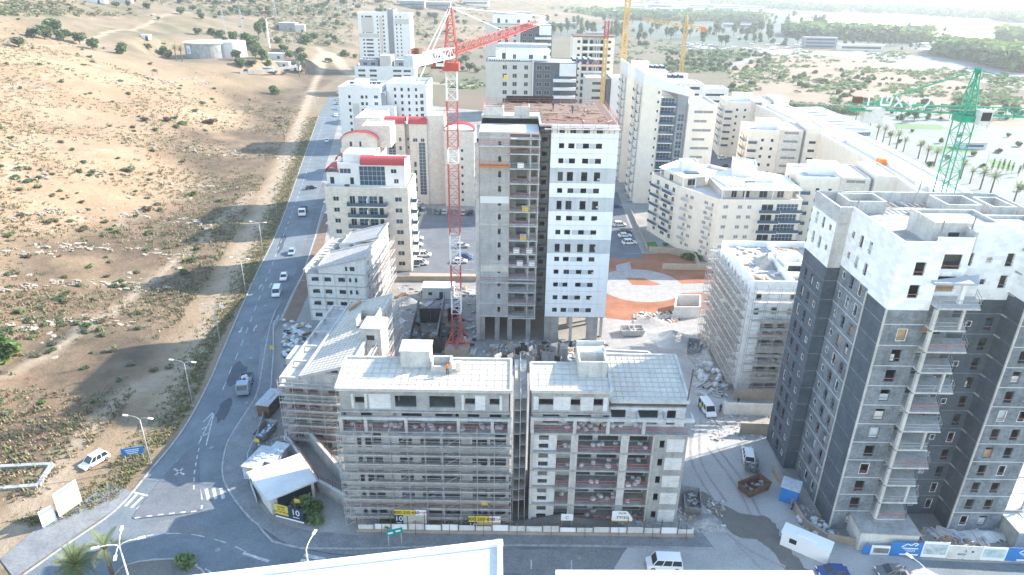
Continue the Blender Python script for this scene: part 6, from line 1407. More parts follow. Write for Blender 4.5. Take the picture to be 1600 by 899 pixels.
# hoarding of the charcoal tower with housing adverts
hb=[atY(1345,867,74.8),atY(1610,886,73.6)];a=Vector((hb[0].x,74.6,0));b_=Vector((hb[1].x+4,73.3,0));d=(b_-a);Ld=d.length
ho_=thing('advert_hoarding','blue and white advert hoarding with house emblems before the charcoal tower','fence',a,math.atan2(d.y,d.x))
def fx(u): return (atY(u,880,74.2).x-a.x)
mat('render_pic',(.3,.36,.36),(.62,.66,.68),scale=1.2,detail=6);mat('render_pic2',(.3,.45,.47),(.6,.67,.68),scale=.9,detail=6)
for u0,u1,m_,zt in ((1345,1357,'blue',1.6),(1357,1386,'white',1.7),(1386,1434,'blue',2.5),(1434,1473,'white',2.9),(1473,1524,'offwhite',2.4),(1524,1562,'white',2.4),(1562,1625,'blue',2.5)):
    x0,x1=fx(u0),fx(u1);pn=box('hoarding_panel',m_,ho_,((x0+x1)/2,0,.1+zt/2),(x1-x0-.03,.08,zt))
    if m_=='blue' and u1-u0>20:
        xc=x0+(x1-x0)*(.62 if u0<1500 else .5);em=MB();pts=[(xc-1.3,-.06,zt-.75),(xc-.6,-.06,zt-.1),(xc,-.06,zt-.35),(xc+.5,-.06,zt+.12),(xc+.95,-.06,zt-.1),(xc+.5,-.06,zt-.45)]
        for p_,q_ in zip(pts,pts[1:]): em.bar(p_,q_,.14,hd=.03)
        em.obj('house_emblem','white',ho_);letters(ho_,'*3033',(xc,-.06,zt-1.35),.62,0,'white',.01);box('printed_line','white',ho_,(xc,-.055,.42),(2.6,.012,.26));box('printed_line','white',ho_,(xc,-.055,zt-.92),(2.2,.012,.16))
    if u0==1434: box('picture','render_pic',ho_,((x0+x1)/2,-.05,1.35),(x1-x0-.4,.02,1.3));box('picture_sky','tarp',ho_,((x0+x1)/2,-.05,2.3),(x1-x0-.4,.02,.55))
    if u0==1524: box('picture','render_pic2',ho_,((x0+x1)/2,-.05,1.4),(x1-x0-.5,.02,1.5))
    if u0==1473: letters(ho_,'שוסוי',((x0+x1)/2-.3,-.06,.95),.55,0,'black',.01);letters(ho_,'ב',((x0+x1)/2+.1,-.06,1.6),.7,0,'black',.01);box('printed_mark','black',ho_,((x0+x1)/2+1.1,-.05,1.5),(.3,.012,.3))
    if u0==1357: box('window_panel','steel',ho_,((x0+x1)/2+.1,-.05,.9),(x1-x0-.5,.02,.9))
for i in range(12): bar('prop','steel',ho_,(i*Ld/12+.4,.1,.05),(i*Ld/12+.4,.1,2.3),.1)
# low concrete wall beside it
def lowwall(name,label,pts,h,m,t=.3,z=0):
    r=thing(name,label,'wall',(0,0,z))
    for p,q in zip(pts,pts[1:]):
        p=Vector(p);q=Vector(q);d=q-p;n=max(1,round(d.length/3))
        for i in range(n): c=p+d*(i+.5)/n;box('wall_panel',m,r,(c.x,c.y,h/2+random.uniform(-.02,.02)),(d.length/n-.03,t,h),math.atan2(d.y,d.x))
    return r
lowwall('site_wall','pale concrete barrier wall curving from the skips to the hoarding',px((1207,737),(1225,770),(1255,822),(1290,845),(1345,855)),1.3,'paving_warm')
lowwall('retaining_wall','cream plastered yard wall beside the red site skips',px((1130,645),(1130,648),(1205,650)),2.6,'offwhite');lowwall('retaining_wall','tan yard wall topped by a white coping below the scaffolded white block',px((1145,625),(1212,625)),2.2,'paving_warm');lowwall('retaining_wall','tan lower wall with sloping handrail next to the charcoal tower',px((1155,678),(1208,680)),2.4,'paving_warm')
lowwall('retaining_wall','long tan retaining wall between residents car park and the site yard',px((610,440),(752,440)),1.5,'paving_warm');lowwall('retaining_wall','tan boundary wall following the red earth below the cream block',px((1013,395),(1060,398),(1085,405),(1092,421),(1125,421)),1.9,'paving_warm')
lowwall('garden_wall','tan wall strip beside the bays of the upper car park',px((985,330),(1012,393)),1.0,'paving_warm')
lowwall('concrete_frame','low concrete channel walls on the hillside verge',[(p.x,p.y) for p in (onhill(0,733),onhill(82,728),onhill(60,762),onhill(0,765))],.55,'concrete',.7,onhill(40,745).z-.2)
lowwall('tank_box','white open concrete tank beside the gravel apron',px((1052,497),(1092,497),(1092,478),(1056,478),(1052,497)),3.0,'offwhite');
# road verge barrier of the site
lowwall('site_fence','blue-grey sheet fence along the pavement of the road bend',px((437,500),(428,515),(428,560),(424,620),(402,690),(388,720),(392,760),(402,788)),1.4,'tarp',.08)
# ================================================================ SITE HUTS, SKIPS, MATERIAL
kz_=thing('sales_kiosk','white flat-roofed kiosk with black glass front at the road bend','building',(0,0,0))
kp=[G(402,790),(G(428,812)),(G(492,783)),(G(462,752))];kp=[Vector(p) for p in kp]
kp=[Vector((-41,86.3)),Vector((-36,80.6)),Vector((-30.6,84.8)),Vector((-34.9,90.6))]
for i in range(4):
    a,b_=kp[i],kp[(i+1)%4];wall(kz_,a,b_,.12,3.2,[(3.7,.5,5.4,2.3,'d')] if i==1 else [],'offwhite' if i!=1 else 'offwhite',.2)
ce_=sum(kp,Vector((0,0)))/4;prismo(kz_,[tuple(ce_+(p-ce_)*1.12) for p in kp],3.2,3.45,'roof_white','roof');
b_=kp[1]+(kp[2]-kp[1])*.2;box('red_strip','roof_red',kz_,(b_.x-.25,b_.y-.35,3.05),(2.2,.06,.25),math.atan2(kp[2].y-kp[1].y,kp[2].x-kp[1].x))
a=Vector(G(431,810));b_=Vector(G(469,820));d=b_-a;rz=math.atan2(d.y,d.x);c=(a+b_)/2
sb=thing('advert_board','yellow and navy advert board with round white logo before the kiosk','sign',(c.x,c.y,.11),rz);Lb=d.length
box('face','navy',sb,(Lb*.1,0,1.7),(Lb*1.15,.08,2.3));box('yellow_panel','yellow',sb,(-Lb*.2,-.05,1.85),(Lb*.55,.02,1.9));letters(sb,'10',(Lb*.38,-.06,1.95),1.5,0,'white',.01);box('printed_line','white',sb,(Lb*.38,-.05,1.05),(1.1,.012,.12));box('white_strip','white',sb,(Lb*.1,-.02,.4),(Lb*1.15,.06,.3))
for k in range(3): letters(sb,('שכונת','גני יער','מכירות דירות')[k],(-Lb*.2,-.07,2.4-.5*k),.5,0,'black',.01)
for s_ in (-.45,.6): box('post','steel',sb,(s_*Lb,.14,1.4),(.12,.12,2.8))
def flag(x,y,h,label):
    t=thing('flag',label,'flag',(x,y,0),0,'small yellow flags about the site');bar('pole','galv',t,(0,0,.0),(0,0,h),.06)
    mo('cloth',[(.02,0,h),(.02,0,h-.8),(.5,.12,h-.95),(.9,-.05,h-.75),(.85,.02,h-.25),(.45,.1,h-.1),(.02,.03,h),(.02,.03,h-.8),(.5,.15,h-.95),(.9,-.02,h-.75),(.85,.05,h-.25),(.45,.13,h-.1)],[(0,1,2,5),(5,2,3,4),(11,8,7,6),(10,9,8,11)],'yellow',t)
for u,v,h,l in ((463,806,3.2,'yellow flag on a pole beside the kiosk advert board'),(546,812,4.2,'yellow flag on a pole before the scaffold corner'),(753,825,5,'yellow flag on a pole above the sand coloured banner'),(392,755,3,'yellow flag on a pole behind the kiosk by the fence'),(400,705,2.6,'yellow flag on the fence near the grey skips'),(424,560,3,'yellow flag on the fence by the tipper truck')): g=G(u,v);flag(g[0],g[1],h,l)
def skip(label,u,v,ang,m,L_=5,W=2.3,h=1.6,fill='rubble',group='open steel skips on the site'):
    g=G(u,v);t=thing('skip',label,'skip',(g[0],g[1],.02),R(ang),group);b=MB()
    lo=[(-L_/2+.4,-W/2+.1,.1),(L_/2-.4,-W/2+.1,.1),(L_/2-.4,W/2-.1,.1),(-L_/2+.4,W/2-.1,.1)];up=[(-L_/2,-W/2,h),(L_/2,-W/2,h),(L_/2,W/2,h),(-L_/2,W/2,h)];iu=[(x*.95,y*.93,h) for x,y,z in up];il=[(x*.95,y*.93,.4) for x,y,z in lo]
    b.add(lo+up+iu+il,[(3,2,1,0)]+[(i,(i+1)%4,4+(i+1)%4,4+i) for i in range(4)]+[(4+i,4+(i+1)%4,8+(i+1)%4,8+i) for i in range(4)]+[(8+i,8+(i+1)%4,12+(i+1)%4,12+i) for i in range(4)]+[(12,13,14,15)]);b.obj('tub',m,t)
    for sx in (-1,1):
        for k in (-.3,0,.3): box('rib',m,t,(k*L_,sx*(W/2+.02),h*.55),(.12,.1,h*.8))
    f=MB()
    for i in range(16): f.box((random.uniform(-L_*.38,L_*.38),random.uniform(-W*.3,W*.3),.55+random.uniform(0,.5)),(random.uniform(.3,.9),random.uniform(.2,.6),random.uniform(.1,.4)),random.uniform(0,3),tilt=(random.uniform(-.4,.4),0))
    o=f.obj('rubble_fill',fill,t);o['kind']='stuff'
    return t
skip('rusty brown open skip standing alone on the site road',1177,766,28,'rust',5,2.6);skip('grey small skip behind the white estate car',1174,733,75,'steel',3,2.2,1.3);skip('long dark skip beside the red railed block corner',1080,790,80,'steel',5,2.6);skip('grey skip by the road fence with orange edge',415,680,80,'steel',5,2.4,1.5,'tarp')
skip('grey skip full of rubble beside the site road near the white van',1083,548,75,'concrete_dark',5.5,2.6)
skip('first of two concrete tubs on the gravel apron',980,522,5,'concrete_pale',3.4,3,1.5,'gravel');skip('second concrete tub on the gravel apron, beside the sand heap',994,522,5,'concrete_pale',3.4,3,1.5,'gravel')
def hut(name,label,u,v,ang,sx,sy,h,m,rm,door=True,cat='hut',win=True,z=.02):
    g=G(u,v);t=thing(name,label,cat,(g[0],g[1],z),R(ang));b=MB();b.b2((-sx/2,-sy/2,0),(sx/2,sy/2,h));b.obj('wall',m,t)
    r=MB();r.b2((-sx/2-.15,-sy/2-.15,h+.002),(sx/2+.15,sy/2+.15,h+.16));r.b2((-sx*.2,-sy*.2,h+.17),(sx*.2,sy*.2,h+.3));r.obj('roof',rm,t)
    if door: box('door','frame_dark',t,(sx*.1,-sy/2-.01,1.0),(.95,.05,2.0))
    if win: box('window','glass',t,(-sx*.25,-sy/2-.01,1.5),(1.0,.05,.8))
    return t
hut('site_office','red brown container office with grey roof by the road fence',424,640,80,5.5,2.4,2.6,'rust','roof_grey');hut('container','grey site container next to the kiosk',408,735,75,5.5,2.6,2.5,'tarp','roof_grey',False,'container',False);hut('container','pale container with stacked frames on top next to the kiosk',432,726,75,5,2.4,2.4,'concrete','tarp',False,'container',False)
hut('site_hut','white site hut with dark door behind the yard wall',686,463,0,8,4,3,'offwhite','roof_white');hut('guard_hut','blue site toilet cabin at the charcoal tower foot',1232,780,-30,2.6,2.6,2.8,'blue','tarp',False,'cabin',False)
hut('transformer_room','white boxy concrete room in front of the charcoal tower',1372,842,-3,8.2,5,3.2,'offwhite','concrete',False,'building',False);hut('site_trailer','white long trailer with dark front window by the barrier wall',1257,860,-35,6.5,2.2,2.3,'white','white',False,'trailer',True)
hut('annexe','low concrete slab-roofed annexe beyond the charcoal tower right wing',1590,820,0,8,10,3,'concrete','roof_white',False,'building',False)
# deep formwork pits in the yard
for i,(pts,l) in enumerate(((((656,505),(690,505),(690,552),(660,552)),'dark steel formwork box open at the top in the site yard'),(((700,505),(716,500),(712,545),(700,548)),'dark formwork box beside the red and white crane'))):
    q=[Vector(p) for p in px(*pts)];c=sum(q,Vector((0,0)))/4
    t=thing('formwork_box',l,'formwork',(c.x,c.y,0),0,'dark formwork boxes in the yard')
    for a,b_ in zip(q,q[1:]+q[:1]):
        d=b_-a;n=max(1,round(d.length/2.4))
        for k in range(n): m_=a+d*(k+.5)/n-c;box('form_panel','form_dark',t,(m_.x,m_.y,1.9),(d.length/n-.04,.18,3.8),math.atan2(d.y,d.x))
    box('floor','concrete_dark',t,(0,0,.06),(3,8,.1))
ramp=lowwall('ramp_wall','dark tapering ramp wall with pale coping in the yard',px((655,480),(640,540)),2.6,'concrete_dark');ramp2=lowwall('ramp_wall','grey ramp wall beside the dark formwork box',px((695,475),(683,545)),3.2,'concrete_dark')
sheet('ramp_floor',px((664,480),(690,475),(682,520),(668,520)),.02,'concrete_dark')
# wall form panels leaning in rows behind the two street blocks
FG='steel wall form panels leaning in the yard'
fpm=None
for i in range(34):
    u=800+i*3.2 if i<26 else 770+(i-26)*9;v=(560+random.uniform(-8,16)) if i<26 else 575+random.uniform(-6,6)
    g=G(u+random.uniform(-3,3),v)
    if fpm is None:
        b=MB();b.b2((-.75,-.05,0),(.75,.05,2.9));
        for z in (.3,1.1,1.9,2.7): b.b2((-.75,.05,z-.06),(.75,.18,z+.06))
        fpm=mesh('form_panel',b.v,b.f,'concrete_dark');fpm2=mesh('form_panel',b.v,b.f,'form_dark');fpm3=mesh('form_panel',b.v,b.f,'deck')
    o=bpy.data.objects.new('form_panel',random.choice([fpm,fpm,fpm3,fpm2]));link(o);o.location=(g[0],g[1],.02);o.rotation_euler=(R(random.uniform(-22,-8)),0,random.uniform(-.9,.9));o.scale=(random.uniform(.8,1.3),1,random.uniform(.7,1.2));tag(o,'leaning wall form panel in the yard between central tower and street blocks','form panel',FG)
# loose stacks, pipes and boards lying about: pickable ones as things
mats_=['timber','deck','galv','rust','concrete_pale','tarp','offwhite']
def stack(u,v,label,group):
    g=G(u,v);m_=random.choice(mats_);t=thing('material_stack',label,'stack',(g[0],g[1],.02),random.uniform(0,3),group);n=random.randint(4,7);L_=random.uniform(2,4)
    for k in range(n):
        box('board',m_,t,(random.uniform(-.1,.1),(k%3-1)*.42,.1+.2*(k//3)),(L_*random.uniform(.8,1),.38,.16),random.uniform(-.05,.05))
ST='stacks of boards and pipes about the yard'
for i in range(26): stack(random.uniform(625,745),random.uniform(450,560),'stack of boards lying in the yard beside the crane',ST)
for i in range(10): stack(random.uniform(770,930),random.uniform(535,552),'stack of boards lying at the foot of the central tower',ST)
for i in range(10): stack(random.uniform(1090,1130),random.uniform(540,620),'stack of boards lying under the scaffolded white block',ST)
for i in range(9): stack(random.uniform(448,482),random.uniform(510,610),'stack of boards lying between the road fence and the shed roofed block',ST)
for i in range(8): stack(random.uniform(1430,1590),random.uniform(822,850),'stack of boards lying in front of the charcoal tower',ST)
for i in range(34): g=G(random.uniform(440,485),random.uniform(500,560));bag(g[0],g[1],.02,'white sack in the heap between road fence and shed roofed block','sacks by the road fence',1.0)
for i in range(10): g=G(random.uniform(447,462),random.uniform(680,695));bag(g[0],g[1],.02,'silver sack beside the stepped retaining walls','sacks by the road fence',1.0)
for i in range(16): g=G(random.uniform(1090,1125),random.uniform(570,605));bag(g[0],g[1],.02,'grey sack in the heap next to the white van',GRB,1.3)
for i in range(14): g=G(random.uniform(1245,1300),random.uniform(800,840));bag(g[0],g[1],.02,'crumpled sack at the charcoal tower foot by the barrier wall',GRB,.9)
for u,v,m_ in ((1150,652,'red'),(1158,654,'green'),(1166,655,'white')):
    g=G(u,v);t=thing('bin',{'red':'red plastic bin behind the cream yard wall','green':'green plastic bin behind the cream yard wall','white':'white sack-like tub behind the cream yard wall'}[m_],'bin',(g[0],g[1]+2,.02));b=MB();loft(b,[[(-.5,-.5,0),(.5,-.5,0),(.5,.5,0),(-.5,.5,0)],[(-.65,-.6,1.3),(.65,-.6,1.3),(.65,.6,1.3),(-.65,.6,1.3)]]);b.obj('tub',{'red':'roof_red','green':'sign_green','white':'white'}[m_],t);box('lid','white',t,(0,0,1.36),(1.4,1.3,.1))
def heap(label,u,v,rx,ry,h,m,seed):
    g=G(u,v);rr=random.Random(seed);n=22;K=6;vs=[];fs=[]
    for j in range(K+1):
        t=j/K
        for i in range(n): a=2*math.pi*i/n;q=(1-t)*(1+.18*math.sin(3*a+seed)+rr.uniform(-.08,.08));vs.append((rx*q*math.cos(a),ry*q*math.sin(a),h*(t**1.3)*(1+rr.uniform(-.1,.1)) if j else -.02))
    for j in range(K):
        for i in range(n): fs.append((j*n+i,j*n+(i+1)%n,(j+1)*n+(i+1)%n,(j+1)*n+i))
    fs.append(tuple(range(K*n,K*n+n)));o=mo('earth_heap',vs,fs,m,None,(g[0],g[1],.01),smooth=True);tag(o,label,'heap','heaps of earth and sand')
heap('pale sand heap on the gravel apron',1050,530,6,4.5,2.2,'site_dust',1);heap('grey rubble heap at the apron edge',1015,505,5,3,1.6,'gravel',2);heap('brown soil heap along the hoarding by the red railed block',880,815,9,1.8,1.3,'wet_dirt',3);heap('grey rubble heap by the long dark skip',1105,820,3,2.2,1.2,'rubble',4);heap('spoil heap at the hillside end of the yard',640,470,4,3,1.4,'rubble',5);heap('pale rubble heap by the debris of the scaffolded white block',1105,560,4,6,1.8,'rubble',6)
heap('grey soil heap before the scaffolded street block',590,812,5,1.3,.9,'gravel',7);heap('light rubble spread in front of the charcoal tower wing',1540,838,4.5,1.6,1.0,'offwhite',8)
# uncountable litter
def litter(name,label,spots,n,mats,smin,smax):
    b=MB()
    for i in range(n):
        u0,v0,u1,v1=random.choice(spots);g=G(random.uniform(u0,u1),random.uniform(v0,v1));s=random.uniform(smin,smax)
        b.box((g[0],g[1],s*.15),(s*random.uniform(.5,2.2),s*random.uniform(.3,1),s*random.uniform(.2,.7)),random.uniform(0,3),random.randrange(len(mats)),(random.uniform(-.3,.3),random.uniform(-.3,.3)))
    o=b.obj(name,mats);o['kind']='stuff';o['label']=label
litter('yard_litter','broken blocks and boards strewn over the yard',[(615,445,750,560),(755,535,950,560),(800,560,930,580),(445,505,485,620),(1085,520,1135,620),(990,490,1060,505)],1500,['rubble','timber','concrete_pale','galv','bag','form_dark'],.25,.9)
litter('street_litter','small rubble along the hoardings and tower feet',[(560,805,800,820),(830,800,1060,822),(1060,780,1130,830),(1240,790,1310,840),(1400,825,1600,850),(1110,640,1210,690),(400,650,450,740)],1100,['rubble','concrete_pale','gravel','timber','bag'],.15,.55)
litter('rebar_litter','long rusty and grey bars strewn about the yard',[(615,450,750,560),(760,540,950,575),(1400,828,1600,850)],260,['rust','galv','timber'],.3,.5)
# ================================================================ WORKERS
def person(u,v,face,label,top,stride=0.,z=.02,bend=0,at=None):
    g=at or G(u,v);t=thing('person',label,'person',(g[0],g[1],z),face,'workers on the site road')
    b=MB();hip=.92
    for sx in (-1,1):
        f=sx*stride;b.tube([(sx*.1,f*.45,.04),(sx*.1,f*.3,.48),(sx*.09,0,hip)],[.055,.065,.09],6,0)
        b.box((sx*.1,f*.45+.06,.04),(.1,.27,.08),0,2)
        b.tube([(sx*.2,0,1.42),(sx*.27,.03-f*.15,1.15),(sx*.26,.12-f*.2,.88)],[.055,.045,.035],6,1);b.box((sx*.26,.13-f*.2,.83),(.07,.06,.14),0,3)
    b.tube([(0,0,.86),(0,0,1.05),(0,bend*.05,1.3),(0,bend*.1,1.46),(0,bend*.12,1.5)],[.16,.15,.19,.17,.07],8,1)
    b.tube([(0,bend*.12,1.48),(0,bend*.14,1.56),(0,bend*.16+.01,1.64),(0,bend*.16,1.74),(0,bend*.16,1.79)],[.055,.075,.1,.085,.03],8,3)
    b.tube([(0,bend*.16-.01,1.69),(0,bend*.16-.01,1.76),(0,bend*.16,1.82)],[.115,.105,.04],8,4)
    b.obj('body',['cloth',top,'black','skin','yellow' if top=='vest' else 'frame_dark'],t,smooth=True)
person(1092,636,.5,'worker in dark clothes standing at the side of the white van','cloth');person(1094,642,-.6,'worker in yellow vest at the side of the white van','vest',.2);person(1125,644,.2,'worker in dark clothes walking across the site road','cloth',.4);person(1153,633,2.0,'worker bending over tubs behind the cream yard wall','cloth',.1,.02,1.5);person(0,0,.4,'worker in blue on the formwork deck of the central tower','paint_blue',.2,49.12,0,(12.5,150));person(0,0,2.4,'worker in dark clothes bending on the tower formwork deck','cloth',.1,49.12,1.2,(8.5,154));person(0,0,1.4,'worker in yellow vest on the open terrace of the red railed block','vest',.2,16.3,0,(13.0,81.6));person(0,0,3.0,'worker in orange vest on the shed roof of the scaffolded street block','orange',.2,24.0,0,(-9,83.4));person(1237,797,1.,'worker in blue beside the blue cabin','paint_blue',.1)
# ================================================================ VEGETATION
def crown_mesh(name,seed,n,rx,rz,leaf,mats,gap=.35,lobes=7,flat=0.):
    rr=random.Random(seed);b=MB();L_=[]
    for i in range(lobes):
        a=rr.uniform(0,6.28);q=rr.uniform(.15,.62);L_.append((q*rx*math.cos(a),q*rx*math.sin(a),rz*rr.uniform(-.35,.5),rr.uniform(.34,.55)))
    for i in range(n):
        lx,ly,lz,lr=rr.choice(L_);th=rr.uniform(0,6.28);ph=math.acos(rr.uniform(-.75,1));r=lr*(rr.random()**.28)
        x=lx+rx*r*math.sin(ph)*math.cos(th);y=ly+rx*r*math.sin(ph)*math.sin(th);z=lz+rz*r*math.cos(ph)*1.2
        s=leaf*rr.uniform(.6,1.3);M=Matrix.Rotation(rr.uniform(0,6.28),3,'Z')@Matrix.Rotation(rr.uniform(-1.1,1.1),3,'X')
        q=[M@Vector(v)+Vector((x,y,z)) for v in ((-s,-s*.55,0),(s*.2,-s*.7,s*.2),(s,s*.3,0),(-s*.2,s*.7,-s*.15))]
        b.add(q,[(0,1,2,3)],rr.randrange(len(mats)))
    return mesh(name,b.v,b.f,mats,b.m)
def trunk_mesh(seed,h,r,n=4,spread=1.2):
    rr=random.Random(seed);b=MB();b.tube([(0,0,-.3),(rr.uniform(-.1,.1),0,h*.5),(rr.uniform(-.2,.2),rr.uniform(-.2,.2),h)],[r,r*.75,r*.5],6)
    for i in range(n): a=6.28*i/n+rr.uniform(-.4,.4);b.tube([(0,0,h*.7),(math.cos(a)*spread*.5,math.sin(a)*spread*.5,h*1.15),(math.cos(a)*spread,math.sin(a)*spread,h*1.5)],[r*.5,r*.35,r*.15],5)
    return mesh('trunk',b.v,b.f,'bark')
TREES={}
def tree_kind(k,cm,tm,zc): TREES[k]=(cm,tm,zc)
for i in range(3):
    tree_kind('olive%d'%i,crown_mesh('crown',i,620,2.6,2.0,.46,['leaf_olive','leaf_olive','leaf_dark']),trunk_mesh(i,1.0,.22),1.75)
    tree_kind('euca%d'%i,crown_mesh('crown',20+i,900,3.2,4.2,.6,['leaf_olive','leaf','leaf_dark']),trunk_mesh(10+i,3.6,.35,5,1.6),6.2)
    tree_kind('green%d'%i,crown_mesh('crown',40+i,640,2.4,2.0,.44,['leaf','leaf_dark','leaf']),trunk_mesh(30+i,.9,.2),1.7)
tree_kind('cyp0',crown_mesh('crown',60,260,.9,4.5,.3,['leaf_dark','leaf_dark','leaf'],lobes=9),trunk_mesh(31,1.2,.15,2,.3),4.6)
def tree(k,x,y,z,s,label,group,name='tree'):
    cm,tm,zc=TREES[k];t=thing(name,label,'tree',(x,y,z),random.uniform(0,6.28),group);t.scale=(s*random.uniform(.88,1.12),s*random.uniform(.88,1.12),s*random.uniform(.85,1.15))
    c=bpy.data.objects.new('crown',cm);c.location=(0,0,zc if name!='bush' else zc*.5);link(c,t);link(bpy.data.objects.new('trunk',tm),t);return t
SH=[crown_mesh('shrub',100+i,260,1.0,.55,.21,m_,lobes=6) for i,m_ in enumerate((['leaf_olive','leaf_dark'],['leaf','leaf_olive'],['leaf_olive','leaf_dry'],['leaf_dry','leaf_dry','bark'],['leaf','leaf_dark']))]
SL=['low grey-green shrub on the dry hillside','fresh green shrub on the dry hillside','half dry shrub on the dry hillside','brown dead shrub on the dry hillside','dark green shrub on the dry hillside']
def shrub(k,x,y,z,s,label=None,group='shrubs scattered over the hillside',sz=None):
    o=bpy.data.objects.new('shrub',SH[k]);link(o);o.location=(x,y,z+.28*s);o.scale=(s*random.uniform(.8,1.4),s*random.uniform(.8,1.2),(sz or s)*random.uniform(.7,1.1));o.rotation_euler=(0,0,random.uniform(0,6.28));tag(o,label or SL[k],'shrub',group);return o
random.seed(21)
known=[(140,418,1,14),(175,360,4,12),(215,427,2,14),(170,360,4,10),(60,500,0,10),(18,370,4,20),(35,340,3,18),(110,348,1,14),(310,390,4,16),(290,410,4,14),(285,428,4,18),(300,305,4,16),(250,330,0,14),(305,175,1,12),(230,75,0,14),(70,510,1,18),(145,552,0,10),(185,595,1,16),(240,580,2,20),(265,575,2,18),(100,435,0,12),(75,350,3,14),(230,330,3,20),(345,315,1,14),(145,270,2,16),(200,268,2,20),(60,295,4,14),(95,300,1,10),(260,190,3,18),(330,195,3,26),(285,195,0,14),(275,200,0,12),(225,190,3,16),(45,285,0,16)]
for u,v,k,wpx in known:
    p=onhill(u,v)
    if p: shrub(k,p.x,p.y,p.z,max(.5,wpx*p.y/FP/2.1))
n=0;rg=random.Random(5)
while n<190:
    v=rg.uniform(0,1)**1.0*640+10;u=rg.uniform(0,1)*(520-.28*v)
    p=onhill(u,v)
    if not p or roadx(p.y)-p.x<16: continue
    if math.sin(u*.021+v*.013)+math.sin(v*.03-u*.011)+rg.uniform(-.8,1.6)<.0: continue
    if any(math.hypot(p.x-q[0],p.y-q[1])<q[2]*1.15 for q in TER): continue
    shrub(rg.choice([0,0,0,2,2,3,4,1]),p.x,p.y,p.z,rg.uniform(.45,1.0)*(1+p.y/450));n+=1
# dry grass and herb tufts nobody could count
def tufts(name,label,pts,mats,smin,smax,seed,per=5):
    rr=random.Random(seed);b=MB()
    for x,y,z in pts:
        s=rr.uniform(smin,smax)
        for k in range(per):
            a=rr.uniform(0,6.28);dx,dy=math.cos(a),math.sin(a);px_,py_=x+rr.uniform(-s,s),y+rr.uniform(-s,s);h=s*rr.uniform(.5,1.1)
            b.add([(px_-dy*s*.3,py_+dx*s*.3,z-.05),(px_+dy*s*.3,py_-dx*s*.3,z-.05),(px_+dx*s*.5,py_+dy*s*.5,z+h)],[(0,1,2)],rr.randrange(len(mats)))
    o=b.obj(name,mats);o['kind']='stuff';o['label']=label
mat('straw',(.5,.39,.24),(.38,.28,.17),scale=.3);mat('straw_dark',(.25,.17,.1),(.19,.13,.08),scale=.3);mat('weed',(.2,.21,.1),(.13,.15,.07),scale=.4)
pt=[];rg=random.Random(8)
while len(pt)<15000:
    y=60+rg.random()**1.4*380;x=roadx(y)-13-rg.random()**1.2*(30+y*.5)
    if abs(x)/y>.95: continue
    if math.sin(x*.09+y*.05)+math.sin(y*.11-x*.04)+rg.uniform(-1,1)<-.2: continue
    pt.append((x,y,hill(x,y)))
tufts('dry_grass','pale dry grass covering the hillside',pt[:8500],['straw','straw','straw_dark'],.15,.45,1);tufts('brown_scrub','brown dry herbs covering the hillside',pt[8500:],['straw_dark','leaf_dry','weed','leaf_olive'],.3,.9,2,7)
pv_=[]
while len(pv_)<5200:
    y=78+rg.random()**1.3*330;x=roadx(y)-.9-abs(rg.gauss(0,1))*3.0
    pv_.append((x,y,hill(x,y)))
tufts('verge_weeds','green and brown weeds on the road verge',pv_,['weed','leaf_dry','leaf','straw_dark'],.2,.6,3)
# pale limestone outcrops
RK=[mesh('rock',*blob(.6,200+i,.45),'stone') for i in range(4)];rg=random.Random(11);n=0
while n<80:
    u=rg.uniform(0,390);v=rg.uniform(215,560)
    if n<26: u=rg.uniform(243,330);v=126+rg.uniform(-4,7)
    elif math.sin(u*.03)+math.sin(v*.05+u*.02)+rg.uniform(-.5,1)<.3: continue
    p=onhill(u,v)
    if not p or roadx(p.y)-p.x<20: continue
    o=bpy.data.objects.new('rock',rg.choice(RK));link(o);s=rg.uniform(.5,1.6) if n>=26 else rg.uniform(1.2,2.6);o.location=(p.x,p.y,p.z-.15*s);o.scale=(s*rg.uniform(.8,1.8),s,s*rg.uniform(.4,.8));o.rotation_euler=(0,0,rg.uniform(0,6));n+=1
    tag(o,'pale boulder in the row dumped below the water tank' if n<=26 else 'low pale limestone outcrop in the dry grass','rock','pale rocks on the hillside')
# named trees
p=onhill(15,562);tree('green0',p.x,p.y,p.z,1.35,'bushy bright green tree alone at the foot of the hillside','trees on the hillside')
HT=[(85,55,'olive0',1.5),(70,62,'olive1',1.4),(100,65,'olive2',1.3),(125,70,'olive0',1.2),(145,78,'olive1',1.1),(190,85,'green1',1.3),(80,48,'green2',1.6),(55,60,'olive2',1.2),(30,75,'olive0',1.1),(430,148,'green1',1.2),(310,55,'olive1',1.1),(330,55,'green0',1.2),(345,58,'olive2',1.1),(365,65,'green2',1.5),(385,70,'green0',1.6),(405,62,'euca0',1.0),(415,60,'euca1',1.0),(398,78,'green1',1.4),(362,90,'green2',1.2),(380,102,'green0',1.2),(395,105,'olive0',1.2),(400,96,'euca2',.8),(472,100,'olive1',1.5),(478,70,'green1',1.8),(488,66,'olive0',1.6),(355,85,'olive2',.9),(258,88,'green2',1.3),(265,92,'olive1',1.0),(447,90,'olive0',1.0),(470,85,'olive2',1.3)]+[(345+17*i%130,60+(i*23)%58,['green0','olive1','green2','olive0'][i%4],.8+.1*(i%5)) for i in range(22)]
for i,(u,v,k,s) in enumerate(HT):
    p=onhill(u,v)
    if p: tree(k,p.x,p.y,p.z,s*(1.3 if v>100 else 1.6),'green tree in the thicket near the water tank and pump house' if u>250 else 'green tree in the thicket on the upper hillside','trees on the hillside')
rg=random.Random(17)
